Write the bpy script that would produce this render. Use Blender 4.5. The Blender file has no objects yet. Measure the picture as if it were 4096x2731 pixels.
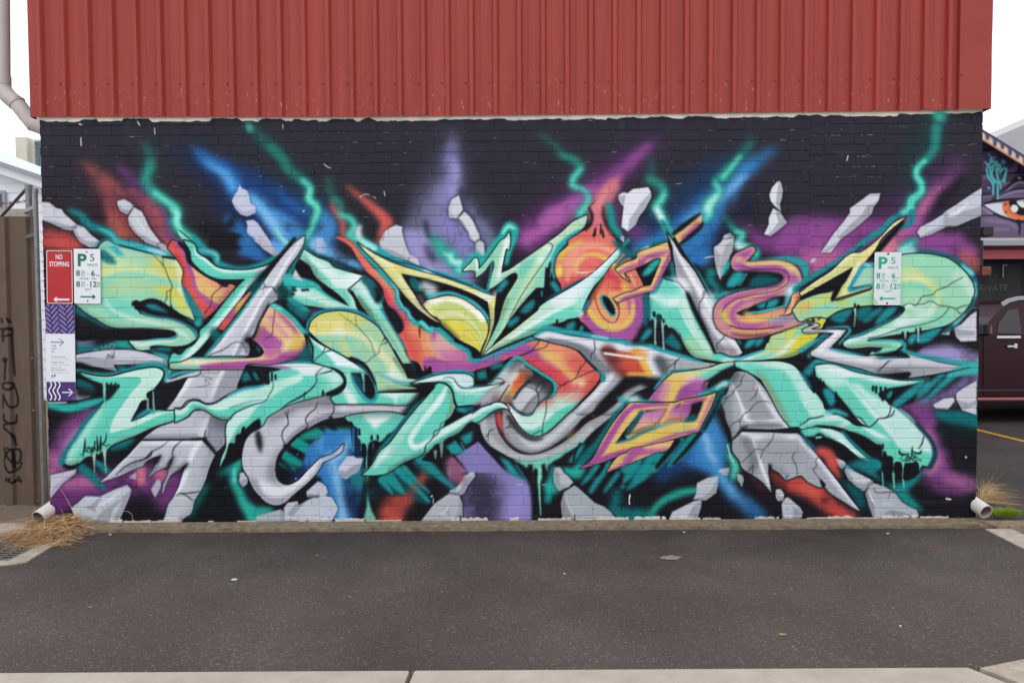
import bpy, bmesh, math, random
import numpy as np
from mathutils import Vector, Matrix
random.seed(7); RNG = np.random.default_rng(7)
SC = bpy.context.scene
COL = SC.collection
# ------------------------------------------------------------------ camera
CAM_X, CAM_Y, CAM_Z = -0.0172, -6.068, 1.700
PITCH, ROLL, YAW = 0.03663, 0.00503, 0.00209
FPX, IW, IH = 2958.0, 4096.0, 2731.0
def cam_axes():
    cp, sp = math.cos(PITCH), math.sin(PITCH); cy, sy = math.cos(YAW), math.sin(YAW)
    fwd = np.array([sy*cp, cy*cp, -sp]); right = np.array([cy, -sy, 0.0]); down = np.cross(fwd, right)
    cr, sr = math.cos(ROLL), math.sin(ROLL)
    return right*cr+down*sr, -right*sr+down*cr, fwd
AX_R, AX_D, AX_F = cam_axes()
cd = bpy.data.cameras.new('camera'); cam = bpy.data.objects.new('camera', cd); COL.objects.link(cam)
cd.sensor_width = 36.0; cd.sensor_fit = 'HORIZONTAL'; cd.lens = 36.0*FPX/IW; cd.clip_start = 0.05; cd.clip_end = 500
cam.matrix_world = Matrix(((AX_R[0], -AX_D[0], -AX_F[0], CAM_X), (AX_R[1], -AX_D[1], -AX_F[1], CAM_Y), (AX_R[2], -AX_D[2], -AX_F[2], CAM_Z), (0, 0, 0, 1)))
SC.camera = cam
def ray(px, py):
    return AX_F + AX_R*((px-IW/2)/FPX) + AX_D*((py-IH/2)/FPX)
def at(px, py, Y=0.0):
    """the place on the upright plane Y seen at a measured point of the photograph"""
    d = ray(px, py); t = (Y-CAM_Y)/d[1]
    return (CAM_X+d[0]*t, Y, CAM_Z+d[2]*t)
def gnd(px, py, z=0.0):
    d = ray(px, py); t = (z-CAM_Z)/d[2]
    return (CAM_X+d[0]*t, CAM_Y+d[1]*t, z)
# ------------------------------------------------------------------ overcast sky, one soft sun
world = bpy.data.worlds.new('World'); SC.world = world; world.use_nodes = True
wn, wl = world.node_tree.nodes, world.node_tree.links
wn.clear()
sky = wn.new('ShaderNodeTexSky'); sky.sky_type = 'NISHITA'; sky.sun_disc = False
SUN_EL, SUN_ROT = math.radians(58), math.radians(200)
sky.sun_elevation = SUN_EL; sky.sun_rotation = SUN_ROT
tc = wn.new('ShaderNodeTexCoord'); nz = wn.new('ShaderNodeTexNoise'); nz.inputs['Scale'].default_value = 2.2; nz.inputs['Detail'].default_value = 5
ramp = wn.new('ShaderNodeValToRGB'); ramp.color_ramp.elements[0].color = (10.6, 11.0, 11.6, 1); ramp.color_ramp.elements[1].color = (12.6, 12.7, 12.8, 1)
ramp.color_ramp.elements[0].position = 0.35; ramp.color_ramp.elements[1].position = 0.6
mixs = wn.new('ShaderNodeMix'); mixs.data_type = 'RGBA'; mixs.inputs[0].default_value = 0.9
bg = wn.new('ShaderNodeBackground'); bg.inputs['Strength'].default_value = 0.14; wo = wn.new('ShaderNodeOutputWorld')
wl.new(tc.outputs['Generated'], nz.inputs['Vector']); wl.new(nz.outputs['Fac'], ramp.inputs['Fac'])
wl.new(sky.outputs['Color'], mixs.inputs[6]); wl.new(ramp.outputs['Color'], mixs.inputs[7])
wl.new(mixs.outputs[2], bg.inputs['Color']); wl.new(bg.outputs['Background'], wo.inputs['Surface'])
sd = bpy.data.lights.new('sun', 'SUN'); sd.energy = 0.7; sd.angle = math.radians(25); sd.color = (1.0, 0.97, 0.93)
sun = bpy.data.objects.new('sun', sd); COL.objects.link(sun)
_az = SUN_ROT   # Nishita: rotation measured from +Y towards +X
_sv = Vector((math.sin(_az)*math.cos(SUN_EL), math.cos(_az)*math.cos(SUN_EL), math.sin(SUN_EL)))
sun.rotation_euler = _sv.to_track_quat('Z', 'Y').to_euler()
SC.view_settings.view_transform = 'Standard'; SC.view_settings.look = 'None'
SC.view_settings.exposure = -0.22; SC.view_settings.gamma = 1.0; SC.view_settings.use_curve_mapping = False
SC.render.engine = 'CYCLES'; SC.cycles.use_denoising = True; SC.cycles.max_bounces = 6

CROPS = {'A%d' % (i+1): (x, 440, 2.8) for i, x in enumerate((100, 800, 1500, 2200, 2900, 3296))}
for _r, _y in (('B', 960), ('C', 1400), ('D', 1700)):
    for _i, _x in enumerate((100, 700, 1300, 1900, 2500, 3200)):
        CROPS['%s%d' % (_r, _i+1)] = (_x, _y, 3.2)
CROPS['Z'] = (0, 0, 1.0)

class Painter:
    """A small spray-paint rasteriser: soft fills and tapering strokes on a float canvas (sRGB values)."""
    def __init__(s, W, H, tf, unit):
        s.W, s.H, s.tf, s.unit = W, H, tf, unit
        s.img = np.zeros((H, W, 3), np.float32)
        s.clip = None; s.crop = 'Z'
        r = np.random.default_rng(4); f = np.zeros((H, W), np.float32)
        for sc, a in ((70, 1.0), (34, .7), (14, .45)):     # drifting density of the sprayed clouds
            q = max(2, int(sc*unit)); g = r.random((H//q+3, W//q+3)).astype(np.float32)
            yy = np.arange(H)/q; xx = np.arange(W)/q; yi = yy.astype(int); xi = xx.astype(int)
            ty = (yy-yi)[:, None]; tx = (xx-xi)[None]; ty = ty*ty*(3-2*ty); tx = tx*tx*(3-2*tx)
            g0 = g[yi]; g1 = g[yi+1]
            f += a*((g0[:, xi]*(1-tx)+g0[:, xi+1]*tx)*(1-ty)+(g1[:, xi]*(1-tx)+g1[:, xi+1]*tx)*ty)
        f = (f-f.mean())/f.std(); s.cloud = np.clip(.88+.16*f, .4, 1.0).astype(np.float32)
        s.fine = (1+.03*r.standard_normal((H, W))).astype(np.float32)
    def pts(s, path):
        out = []; cr = s.crop; allc = False
        for t in path.split():
            if t == '!': allc = True; continue
            if t[0].isalpha(): cr = t.rstrip(':'); continue
            c = allc or t[-1] == '!'
            x, y = t.rstrip('!').split(',')
            x0, y0, k = CROPS[cr]
            px, py = s.tf(x0 + float(x)/k, y0 + float(y)/k)
            out.append((px, py, c))
        return out
    def curve(s, path, closed, ws=None):
        p = s.pts(path); n = len(p)
        xy = np.array([(a, b) for a, b, c in p]); cor = [c for a, b, c in p]
        if ws is not None:
            if np.isscalar(ws): ws = [ws]*n
            ws = np.interp(np.linspace(0, 1, n), np.linspace(0, 1, len(ws)), ws)
        res = []; wr = []
        m = n if closed else n-1
        for i in range(m):
            a, b = xy[i], xy[(i+1) % n]
            d = b-a; L = math.hypot(*d)
            if closed or i > 0: p0 = xy[i-1]
            else: p0 = a
            if closed or i+2 < n: p3 = xy[(i+2) % n]
            else: p3 = b
            def tan(q0, q1, q2):
                l1 = math.hypot(*(q1-q0)); l2 = math.hypot(*(q2-q1))
                if l1 < 1e-6 or l2 < 1e-6: return d
                v = (q1-q0)/l1 + (q2-q1)/l2
                return v*0.5*L
            m0 = d if cor[i] else tan(p0, a, b)
            m1 = d if cor[(i+1) % n] else tan(a, b, p3)
            k = max(2, int(L/3)); t = np.linspace(0, 1, k, endpoint=False)[:, None]
            res.append((2*t**3-3*t**2+1)*a + (t**3-2*t**2+t)*m0 + (-2*t**3+3*t**2)*b + (t**3-t**2)*m1)
            if ws is not None:
                w0, w1 = ws[i], ws[(i+1) % n]; wr.append(w0+(w1-w0)*t[:, 0])
        if not closed:
            res.append(xy[-1:])
            if ws is not None: wr.append(ws[-1:])
        r = np.concatenate(res)
        return (r, np.concatenate(wr)) if ws is not None else r
    def cover(s, polys, pad):
        """antialiased coverage of closed polylines (non-zero winding), returned with its box"""
        allp = np.concatenate(polys)
        x0 = int(max(0, math.floor(allp[:, 0].min())-pad)); x1 = int(min(s.W, math.ceil(allp[:, 0].max())+pad+1))
        y0 = int(max(0, math.floor(allp[:, 1].min())-pad)); y1 = int(min(s.H, math.ceil(allp[:, 1].max())+pad+1))
        if x1-x0 < 2 or y1-y0 < 2: return None
        w, h = x1-x0, y1-y0
        acc = np.zeros(h*(w+2))
        for P in polys:
            A = P; B = np.roll(P, -1, 0); D = B-A
            n = np.maximum(1, np.ceil(np.maximum(np.abs(D[:, 0]), np.abs(D[:, 1]))*3)).astype(int)
            idx = np.repeat(np.arange(len(A)), n)
            st = np.arange(len(idx)) - np.repeat(np.cumsum(n)-n, n)
            t = (st+0.5)/n[idx]; hd = 0.5/n[idx]
            X = np.clip(A[idx, 0]+D[idx, 0]*t - x0, 0, w-1e-3)
            Ya = np.clip(A[idx, 1]+D[idx, 1]*(t-hd) - y0, 0, h-1e-6); Yb = np.clip(A[idx, 1]+D[idx, 1]*(t+hd) - y0, 0, h-1e-6)
            ra = Ya.astype(int); rb = Yb.astype(int); cut = np.maximum(ra, rb)
            same = ra == rb
            d1 = np.where(same, Yb-Ya, cut-Ya); d2 = np.where(same, 0, Yb-cut)
            c = X.astype(int); f = X-c
            for r, dy in ((ra, d1), (rb, d2)):
                acc += np.bincount(r*(w+2)+c, dy*(1-f), minlength=h*(w+2))
                acc += np.bincount(r*(w+2)+c+1, dy*f, minlength=h*(w+2))
        m = np.minimum(np.abs(np.cumsum(acc.reshape(h, w+2), 1)[:, :w]), 1).astype(np.float32)
        return m, x0, y0, x1, y1
    @staticmethod
    def blur(m, sg):
        r = int(round(sg*1.0))
        if r < 1:
            if sg > 0.25:
                k = sg*0.5
                p = np.pad(m, 1, mode='edge')
                m = (1-k)*m + k*(p[:-2, 1:-1]+p[2:, 1:-1]+p[1:-1, :-2]+p[1:-1, 2:])/4
            return m
        for _ in range(3):
            for ax in (0, 1):
                pw = [(0, 0), (0, 0)]; pw[ax] = (r+1, r)
                c = np.cumsum(np.pad(m, pw, mode='edge'), ax, dtype=np.float64)
                m = (c[2*r+1:, :]-c[:-2*r-1, :] if ax == 0 else c[:, 2*r+1:]-c[:, :-2*r-1])/(2*r+1)
        return m.astype(np.float32)
    def put(s, cov, soft, col, a, g):
        if cov is None: return
        m, x0, y0, x1, y1 = cov
        sf = soft*s.unit
        m = s.blur(m, sf)
        if s.clip is not None: m = m*s.clip[y0:y1, x0:x1]
        if soft >= 10: m = m*np.minimum(1, s.cloud[y0:y1, x0:x1]*(.72+.5*m))
        if soft >= 5: m = np.clip(m*s.fine[y0:y1, x0:x1], 0, 1)
        m = (m*a)[..., None]
        if g is not None:
            q = s.pts(g); gx, gy = q[0][0], q[0][1]; dx, dy = q[1][0]-gx, q[1][1]-gy
            yy, xx = np.mgrid[y0:y1, x0:x1]
            t = np.clip(((xx-gx)*dx+(yy-gy)*dy)/(dx*dx+dy*dy), 0, 1)
            cs = np.array(col, float); st = np.linspace(0, 1, len(cs))
            c = np.stack([np.interp(t, st, cs[:, k]) for k in range(3)], -1).astype(np.float32)
        else: c = np.array(col, np.float32)
        V = s.img[y0:y1, x0:x1]
        V += (c-V)*m
    def F(s, path, col, soft=1.0, a=1.0, g=None):
        s.put(s.cover([s.curve(path, True)], 3+int(soft*s.unit*3.2)), soft, col, a, g)
    def S(s, path, w, col, soft=1.0, a=1.0, closed=False, g=None):
        c, ws = s.curve(path, closed, w)
        ws = ws*s.unit*0.5
        if closed:
            t = np.roll(c, -1, 0)-np.roll(c, 1, 0)
        else: t = np.gradient(c, axis=0)
        L = np.maximum(np.hypot(t[:, 0], t[:, 1]), 1e-6)
        nx, ny = -t[:, 1]/L*ws, t[:, 0]/L*ws
        l = c+np.stack([nx, ny], 1); r = c-np.stack([nx, ny], 1)
        # quads keep the winding positive whatever the stroke does; drawn as one ribbon with round caps
        if closed:
            n = len(c); polys = []
            m = np.zeros(0)
            outer, inner = l, r[::-1]
            cov1 = s.cover([np.concatenate([l, l[:1], r[:1], r[::-1]])], 3+int(soft*s.unit*3.2))
            s.put(cov1, soft, col, a, g); return
        def cap(p, tv, w, sgn):
            if w < 0.6: return np.zeros((0, 2))
            a0 = math.atan2(tv[1], tv[0]) + (math.pi/2 if sgn > 0 else -math.pi/2)
            an = a0 - np.linspace(0, math.pi, 7)[1:-1]
            return np.stack([p[0]+w*np.cos(an), p[1]+w*np.sin(an)], 1)
        e = cap(c[-1], t[-1], ws[-1], 1); b = cap(c[0], t[0], ws[0], -1)
        s.put(s.cover([np.concatenate([l, e, r[::-1], b])], 3+int(soft*s.unit*3.2)), soft, col, a, g)
    def K(s, path=None):
        if path is None: s.clip = None; return
        cov = s.cover([s.curve(path, True)], 3)
        s.clip = np.zeros((s.H, s.W), np.float32)
        if cov: m, x0, y0, x1, y1 = cov; s.clip[y0:y1, x0:x1] = m

BK=(27,27,34); BK2=(22,22,28); T1=(98,200,182); T2=(160,220,203); T3=(200,231,223); WH=(228,235,239)
DT=(22,92,100); TG=(62,188,172); TD=(34,140,140); MB=(30,78,92); MI=(150,206,174); SG=(172,207,165)
YE=(214,204,96); YP=(206,212,140); CR=(226,222,184); PU=(150,80,150); PD=(112,60,120); PK=(190,122,160)
RD=(206,84,84); SA=(212,108,96); OR=(220,150,112); PE=(224,176,142); GO=(220,188,98)
G1=(193,196,206); G2=(151,155,167); G3=(103,107,117); G0=(222,224,230); BL=(58,128,188); BB=(104,170,216); BD=(30,58,108)
LA=(146,142,196)
def light(P,pts,w,soft=7,core=True,a=.95,col=(48,168,152)):
 ws=w
 q=pts.split(); n=len(q); k=n*2//5
 P.S(pts,[x*1.9 for x in ws],[c*.5+10 for c in col],soft*2.4,a*.45)
 P.S(pts,[x*1.15 for x in ws],col,soft*1.5,a*.34)
 P.S(' '.join(q[k//2:]),[x*1.05 for x in ws[k//2:]],col,soft*1.2,a*.62)
 P.S(' '.join(q[k:]),[x*.8 for x in ws[k:]],(62,188,170),soft,.55)
 if core: P.S(' '.join(q[k:]),[x*.45 for x in ws[k:]],(112,220,202),soft*.8,.8)
def rock(P,base,shade=None,hi=None,c=G1,c2=G2,ol=True):
 if ol: P.S('! '+base,9,BK2,4,.6,closed=True)
 P.F('! '+base,c,1.5)
 for q in ([shade] if isinstance(shade,str) else (shade or [])): P.F('! '+q,c2,1.5,.9)
 for q in ([hi] if isinstance(hi,str) else (hi or [])): P.S(q,5,G0,2.5,.9)
def paint_back(P):
 F,S,K=P.F,P.S,P.K
 P.img[:]=BK
 F('! Z: 0,300 4096,300 4096,2200 0,2200',[(47,46,56),(43,42,51),(30,30,37),(25,25,31)],0,1,'2000,460 2000,1500')
 # ---- upper left ----
 P.crop='A1'
 S('180,1000 350,1080 500,1160',[40,60,40],(48,34,40),20,.8)
 S('640,590 820,740 960,900 1060,1080 1120,1300 1150,1480',[10,40,90,120,110,120],(206,104,94),15)
 S('1000,1200 1060,1350 1120,1450',[60,80,70],(216,112,92),12)
 S('1160,880 1330,1000 1420,1130 1490,1300 1560,1450 1720,1568',[20,60,72,74,70,70],(210,104,90),10)
 S('830,980 790,1120 880,1220',[30,50,30],(40,30,36),12,.85)
 S('1030,620 1200,780 1330,940',[20,46,30],(108,58,118),12,.85)
 S('1440,1020 1560,1160 1585,1300 1620,1420 1800,1568',[8,22,24,24,30],(132,72,140),6)
 S('1200,1130 1300,1190 1400,1330 1560,1500',[8,8,10,8],(60,34,46),6,.8)
 S('180,1360 420,1450 600,1540',[40,70,50],(196,78,76),16,.85)
 S('1200,1480 1100,1500 1300,1540',[20,30,20],(40,30,36),8,.8)
 P.crop='B1'
 S('240,30 420,60 620,100',[50,60,50],(196,80,74),14,.8)
 P.crop='Z'
 for q,w,c in (('330,640 420,760 520,900 600,1000',[30,90,140,150],(86,46,56)),('430,760 560,800 640,960',[50,90,60],(70,42,80)),('700,590 860,690 980,820 1120,950 1230,1000',[40,120,220,260,200],(26,44,86)),('1790,500 1800,650 1780,800 1820,950',[30,120,260,360],(74,74,98)),('2640,560 2480,680 2330,800 2150,940',[60,130,200,240],(74,42,82)),('2960,620 2800,780 2650,940',[70,180,240],(28,56,100)),('3800,680 3600,860 3400,960 3100,980',[80,180,220,140],(72,42,82)),('3700,460 3690,560 3640,680 3700,800',[70,60,50,60],(22,60,60))): P.S(q,w,c,36,.75)
 # teal smoke bolts
 P.crop='A1'
 light(P,'1320,370 1400,500 1400,620 1350,800 1450,930 1590,1030 1700,1130 1680,1250 1760,1370 1900,1470 1990,1568',[16,34,34,32,34,34,36,38,36,34,30],7)
 S('1640,1120 1710,1170 1700,1240 1740,1340',[12,22,22,10],(150,232,222),5,.8)
 F('1700,1330! 1780,1390 1860,1450 1920,1510 1940,1568! 1830,1568! 1800,1500 1740,1420',(150,222,200),2)
 S('1715,1340 1790,1400 1880,1480 1930,1568',[3,5,5,4],BK,1.5,.9)
 S('500,1120 640,1190 700,1280 830,1330 960,1390 1040,1480 1200,1510 1420,1568',[14,28,30,28,34,30,30,28],(28,128,132),7)
 S('820,1320 960,1390 1040,1480 1200,1510 1420,1568',[6,14,14,14,12],(88,200,200),4,.8)
 # ---- blue ----
 P.crop='A2'
 S('240,640 600,860 900,1080 1200,1200 1420,1330',[60,130,170,180,130],(30,62,116),30,.9)
 S('-60,420 60,550 250,680 370,810 380,930',[20,60,76,80,60],(44,100,168),13)
 S('60,580 300,740 370,860',[10,36,40],(82,162,222),9,.9)
 S('330,1250 430,1350 520,1480 500,1568',[60,70,50,60],(46,104,170),10,.9)
 S('560,950 700,1100 850,1250 980,1380 1080,1500',[40,60,90,120,140],(74,146,208),13)
 S('580,990 700,1130 820,1280 900,1400',[14,26,36,30],(140,192,232),9,.8)
 S('880,900 1000,1040 1200,1150',[20,40,40],(40,96,160),12,.8)
 S('1380,1180 1420,1280 1400,1400 1340,1500',[50,80,90,90],(70,140,200),13,.9)
 S('380,1200 330,1290 250,1330 60,1330',[30,40,50,60],BK,10,.9)
 F('! 360,1370 480,1400 500,1480 480,1568 100,1568 100,1380',BK,4)
 P.crop='B2'
 S('900,30 1000,150 1120,240',[60,60,40],(46,108,172),8,.9)
 S('1250,60 1350,150 1420,100',[40,50,60],(100,164,220),8)
 S('1750,60 1900,200 2100,330 2300,380',[80,110,100,70],(92,160,214),10)
 S('1780,40 1860,60 1920,160',[40,30,10],(160,190,220),6,.7)
 P.crop='A2'
 light(P,'550,150 640,280 800,420 930,560 1000,680 1150,790 1230,870 1220,1000 1310,1080 1290,1200 1250,1330 1180,1450 1120,1568',[30,36,36,34,32,30,32,34,26,26,24,20,16],8,True,.9,(36,140,128))
 S('1240,900 1215,1000 1290,1070 1320,1130 1280,1250',[14,20,18,18,10],(100,216,194),6,.8)
 S('540,170 560,220',[22,22],(74,196,178),8,.8)
 S('1470,1030 1510,1120 1600,1250 1610,1390 1700,1480 1770,1568',[12,26,26,26,24,22],(194,84,80),7)
 S('1640,850 1850,1020 2000,1150 2090,1260 2060,1400 2010,1520',[8,24,38,50,46,30],(204,92,86),9)
 light(P,'1440,750 1450,880 1490,980 1580,1080 1560,1170 1690,1220 1730,1310 1670,1400 1780,1450 1900,1530 1990,1568',[14,24,20,20,16,26,26,26,30,28,20],7,True,.85)
 S('1790,1300 1770,1380 1800,1440',[14,26,16],(224,232,238),6,.9)
 S('850,1320 900,1420 960,1480 1050,1568',[6,14,16,18],(130,214,196),3)
 # ---- lavender / grey ----
 P.crop='A3'
 S('860,300 850,560 870,800 780,1000 760,1300 900,1568',[26,60,70,120,180,220],(132,130,186),20,.95)
 S('700,700 600,1050 500,1400 560,1568',[20,80,140,150],(108,110,136),24,.8)
 S('900,560 900,800 880,930',[20,34,40],(160,158,206),12,.8)
 S('1050,1000 1110,1150 1250,1400 1300,1540',[16,34,60,50],(112,116,150),14,.9)
 S('1010,900 1080,1000 1200,1200',[14,20,24],(50,50,62),10,.6)
 P.crop='B3'
 S('1120,0 1400,200 1600,380 1850,520',[110,150,130,50],(150,144,198),18)
 S('1300,80 1350,200 1420,260',[20,30,26],(40,40,56),10,.8)
 P.crop='A3'
 S('560,1250 600,1400 640,1440',[16,16,10],(30,40,50),7,.9)
 light(P,'640,1430 700,1490 760,1568',[14,26,30],7)
 P.crop='B3'
 light(P,'1390,0 1480,90 1490,160 1620,180 1600,260 1720,300 1700,390 1800,380',[18,30,32,34,36,36,34,20],6)
 S('1520,170 1610,220 1650,290 1740,280',[8,12,14,16],(196,236,232),4,.8)
 # ---- purple centre ----
 P.crop='A4'
 S('1170,370 950,550 750,720 600,850 350,1000 150,1150 -80,1280 -250,1450',[25,44,60,70,96,90,100,100],(126,66,132),16,.95)
 S('1100,400 900,580',[24,40],(140,76,146),12,.7)
 S('-40,1180 250,1060',[50,40],(158,88,158),14,.7);S('-250,1450 -80,1300 100,1180 300,1080 500,900',[60,70,70,60,40],(170,96,164),14,.8)
 S('800,740 640,890 560,1020 500,1120 560,1260',[16,30,46,46,60],(196,112,140),10)
 S('900,1050 700,1100 780,1250 1000,1400',[30,40,60,80],(104,60,116),16,.8)
 light(P,'-130,270 50,390 130,500 300,580 345,660 265,760 250,840 370,890 430,960 400,1080 330,1170',[10,16,20,22,22,26,24,14,14,26,34],7,True,.9)
 # blue right of centre
 S('1000,1568 1300,1480 1500,1350 1600,1250 1750,1100 1930,960 2080,760 2240,620 2450,480 2520,420',[70,100,110,120,110,100,76,66,36,16],(52,120,184),16)
 S('1800,1200 1700,1400 1650,1568',[120,140,150],(46,112,176),14)
 S('1560,1250 1800,1060 2000,900 2180,740',[30,36,36,24],(126,184,224),10,.8)
 S('2240,1050 2100,1250 1900,1400 1850,1568',[60,60,60,60],(26,32,60),16,.7)
 light(P,'1130,530 1140,680 1110,780 1220,830 1280,930 1240,1020 1190,1080 1250,1180 1310,1320 1400,1460',[12,22,26,28,28,32,34,28,24,20],7)
 S('1190,1110 1240,1200 1280,1260',[20,24,10],(216,236,238),6,.9)
 light(P,'2260,340 2130,520 2010,640 1930,750 1850,810 1900,920 1830,1000 1760,1080 1790,1150 1730,1240',[16,18,26,30,24,24,32,36,34,18],7)
 S('1860,960 1790,1060 1760,1130',[16,26,26],(190,236,226),7,.8)
 # ---- purple right ----
 P.crop='A5'
 S('160,1250 300,1400 500,1480 900,1460 1300,1380 1560,1290',[20,50,70,120,110,70],(120,62,128),20)
 S('1000,1500 1400,1470 1700,1350 1900,1300',[60,90,80,50],(144,76,146),18,.8)
 light(P,'300,320 280,400 170,520 60,660 -30,760',[14,20,20,26,28],8,True,.8,(30,120,108))
 light(P,'-20,1190 60,1280 120,1360 200,1390 160,1480 240,1540',[10,16,20,22,24,24],6)
 P.crop='A6'
 S('1560,560 1300,880 1100,1150 900,1400 500,1520 200,1500',[30,90,100,120,110,80],(104,56,112),24,.95)
 S('1430,800 1200,960 1080,1150 900,1400 700,1560',[16,40,52,60,70],(184,104,146),14,.9)
 S('1100,1200 1000,1350 1300,1500 1500,1450',[50,60,100,60],(150,80,150),14,.8)
 S('1560,780 1350,980 1250,1130 1120,1250',[40,60,40,20],BK,12,.85)
 light(P,'1290,10 1310,100 1260,200 1250,330 1240,430 1130,570 1040,660 1040,740 1090,830 1080,930 980,1010 960,1100 870,1160',[54,36,34,30,28,26,26,26,28,28,34,36,26],6,True,.9,(40,158,146))
 S('1040,660 1030,740 1090,830 1090,930 990,1000 970,1090',[12,14,14,16,26,26],(84,206,190),5,.8)
 P.crop='B6'
 S('0,0 300,120 400,300 100,300',[200,260,260,160],(140,74,144),20,.8)
 S('0,250 200,300 400,200',[60,100,80],(186,104,150),20,.8)
 S('1100,100 1250,80',[70,60],(206,120,140),14)
 S('1500,80 1800,100 2150,150',[100,110,90],(134,70,138),14,.9)
 S('2100,200 2240,300',[60,80],(170,90,90),14,.8)
 S('2000,900 2150,850 2240,820',[40,60,60],(60,46,60),12,.9)
 light(P,'1480,0 1420,60 1330,110 1300,160',[24,34,36,26],6)
 # ---- lower left ----
 P.crop='C1'
 S('820,790 640,980 480,1230 420,1480',[60,90,100,110],(116,66,122),18)
 S('700,960 560,1200 500,1320',[16,34,30],(192,128,172),11,.9)
 S('330,1350 430,1480 360,1568',[30,60,60],(176,104,150),14,.9)
 S('300,700 560,740 800,690 1000,640',[26,30,26,14],(36,150,148),6)
 S('660,230 760,330 900,420',[50,60,30],(20,70,76),8,.8)
 P.crop='D1'
 S('330,900 600,850 900,800 1200,740 1500,700 1800,720 1900,820 1800,950',[110,140,120,120,120,130,130,100],(104,54,112),20)
 S('350,1060 500,960',[60,80],(96,48,106),14,.9)
 S('500,760 700,720 920,740',[40,60,40],(178,104,152),13,.9)
 S('1480,560 1490,720',[40,46],(206,116,140),11)
 S('1700,610 1780,640',[50,50],(186,104,138),12)
 S('700,520 850,650 1000,800',[34,36,20],(24,118,124),6)
 S('920,470 1020,560 1120,650',[26,28,12],(24,126,132),6)
 S('1100,290 1250,240 1380,180',[20,40,16],(22,110,112),6)
 # ---- lower mid-left ----
 P.crop='D2'
 F('! 620,240 560,540 430,600 370,720 300,900 180,1180 60,1260 900,1260 860,1000 800,700 860,500 900,300',(20,24,28),4)
 S('400,780 280,980 190,1150',[30,30,24],(18,84,84),9)
 S('600,620 700,560 800,500',[30,40,40],(24,110,108),10)
 S('830,420 780,560 750,700 820,850 880,1000 980,1120 1020,1230',[30,36,34,34,40,60,50],(44,172,156),9)
 S('760,560 760,720',[8,12],(120,226,210),5,.8)
 S('1000,1130 1120,1100 1230,1090',[30,40,20],(40,160,148),8)
 F('! 1300,700 1330,500 1430,310 1560,180 1760,40 1830,0 2240,0 2240,80 2000,110 1800,210 1700,330 1640,500 1560,640 1440,770',(20,24,30),4)
 S('1360,480 1520,560',[24,20],(22,128,120),5)
 S('1390,380 1600,500',[40,30],(24,140,130),5)
 S('1540,220 1680,300',[50,44],(24,150,138),5)
 S('1650,110 1950,60 2200,30',[50,60,44],(26,148,138),6)
 S('1840,-10 1960,140',[14,14],BK2,3);S('1970,-30 2080,110',[24,24],BK2,3)
 S('1480,310 1600,370 1720,450',[20,20,14],BK2,3);S('1340,440 1500,580',[16,10],BK2,4)
 F('1640,480! 1680,340 1730,250 1820,180 1960,110 2240,60! 2400,700 2300,1230! 2050,1230! 1900,700 1700,600',(54,120,184),5)
 S('1900,250 2100,200 2200,260',[70,90,80],(94,164,216),14,.9)
 S('1680,560 1580,640 1560,720',[40,50,40],(32,56,110),14,.8)
 P.crop='D3'
 F('-20,60! 200,80 335,60! 350,340 480,420 430,640 330,900 380,1210! -60,1220!',(52,124,188),6)
 S('320,150 250,330 120,430',[20,60,50],(96,166,218),10)
 S('330,330 400,400 470,420',[30,50,30],(26,40,80),10,.8)
 S('60,400 110,560 150,700 210,950 230,1200',[40,44,40,40,44],(140,196,232),10,.9)
 S('300,700 330,900 420,1150',[40,70,60],(22,30,56),14,.8)
 S('250,260 200,380 80,430',[14,18,16],(176,206,234),5,.6)
 S('500,640 400,720 330,760',[50,50,20],(30,120,116),12)
 S('720,800 560,880 420,900',[60,60,30],(18,50,56),14,.9)
 S('1290,600 1180,760 1050,930 880,1060 860,1180',[30,40,60,110,110],(176,74,66),14,.95)
 S('850,1120 900,1170',[40,40],(206,92,72),12,.8)
 F('! 1960,210 2240,530 2500,900 2500,1240 1770,1240 1760,950 1700,860 1620,780 1575,640 1580,520 1620,430 1700,380',(120,112,168),4)
 S('1640,480 1680,640 1720,740',[60,70,50],(150,84,104),12,.95)
 S('1840,820 1900,1100 2100,1150',[120,160,140],(52,48,66),26,.9)
 P.crop='D4'
 F('! 0,240 40,210 150,370 260,500 430,600 650,700 690,760 712,880 724,1010 724,1235 -150,1240 -150,700',(138,130,190),4)
 S('-100,760 60,860 100,1050 60,1200',[160,190,180,160],(52,50,68),30,.95)
 S('560,850 480,1050 460,1200',[60,90,80],(152,142,204),18,.7)
 S('1010,540 970,760 930,960',[24,34,26],(28,150,146),7)
 S('960,790 1020,800',[50,50],(40,176,164),9,.9)
 S('1150,570 1240,590 1320,620',[34,56,40],(40,172,160),9)
 S('1820,860 1800,1000 1760,1100',[40,50,44],(20,104,112),14)
 S('1600,1170 1900,1150 2240,1160',[40,60,60],(20,108,112),14)
 P.crop='D5'
 S('-60,1170 200,1190 330,1170',[60,50,20],(22,112,116),12)
 S('310,1200 370,1080 500,960 700,870 920,830',[16,24,30,32,26],(40,160,142),8)
 S('450,650 700,420 900,380',[60,120,120],(34,74,134),24,.9)
 F('! 1030,0 1180,-40 1260,100 1330,210 1320,420 1200,600 1000,600 700,480 940,150',(52,118,180),12)
 S('1100,-60 1060,150 1080,330 1150,520 1250,680 1400,880 1550,1020 1720,1170',[60,100,110,80,60,60,60,60],(58,132,192),13)
 S('1000,120 1050,200 1080,330 1160,500',[30,34,30,20],(140,188,226),10,.9)
 S('1200,600 1300,750 1420,900 1560,1040',[16,24,22,14],(112,172,220),9,.8)
 S('1480,960 1700,1150 1900,1170',[60,50,20],(24,52,104),20,.6)
 light(P,'1320,240 1340,380 1410,520 1400,650',[14,20,36,36],8,True,.9,(40,140,120))
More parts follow.
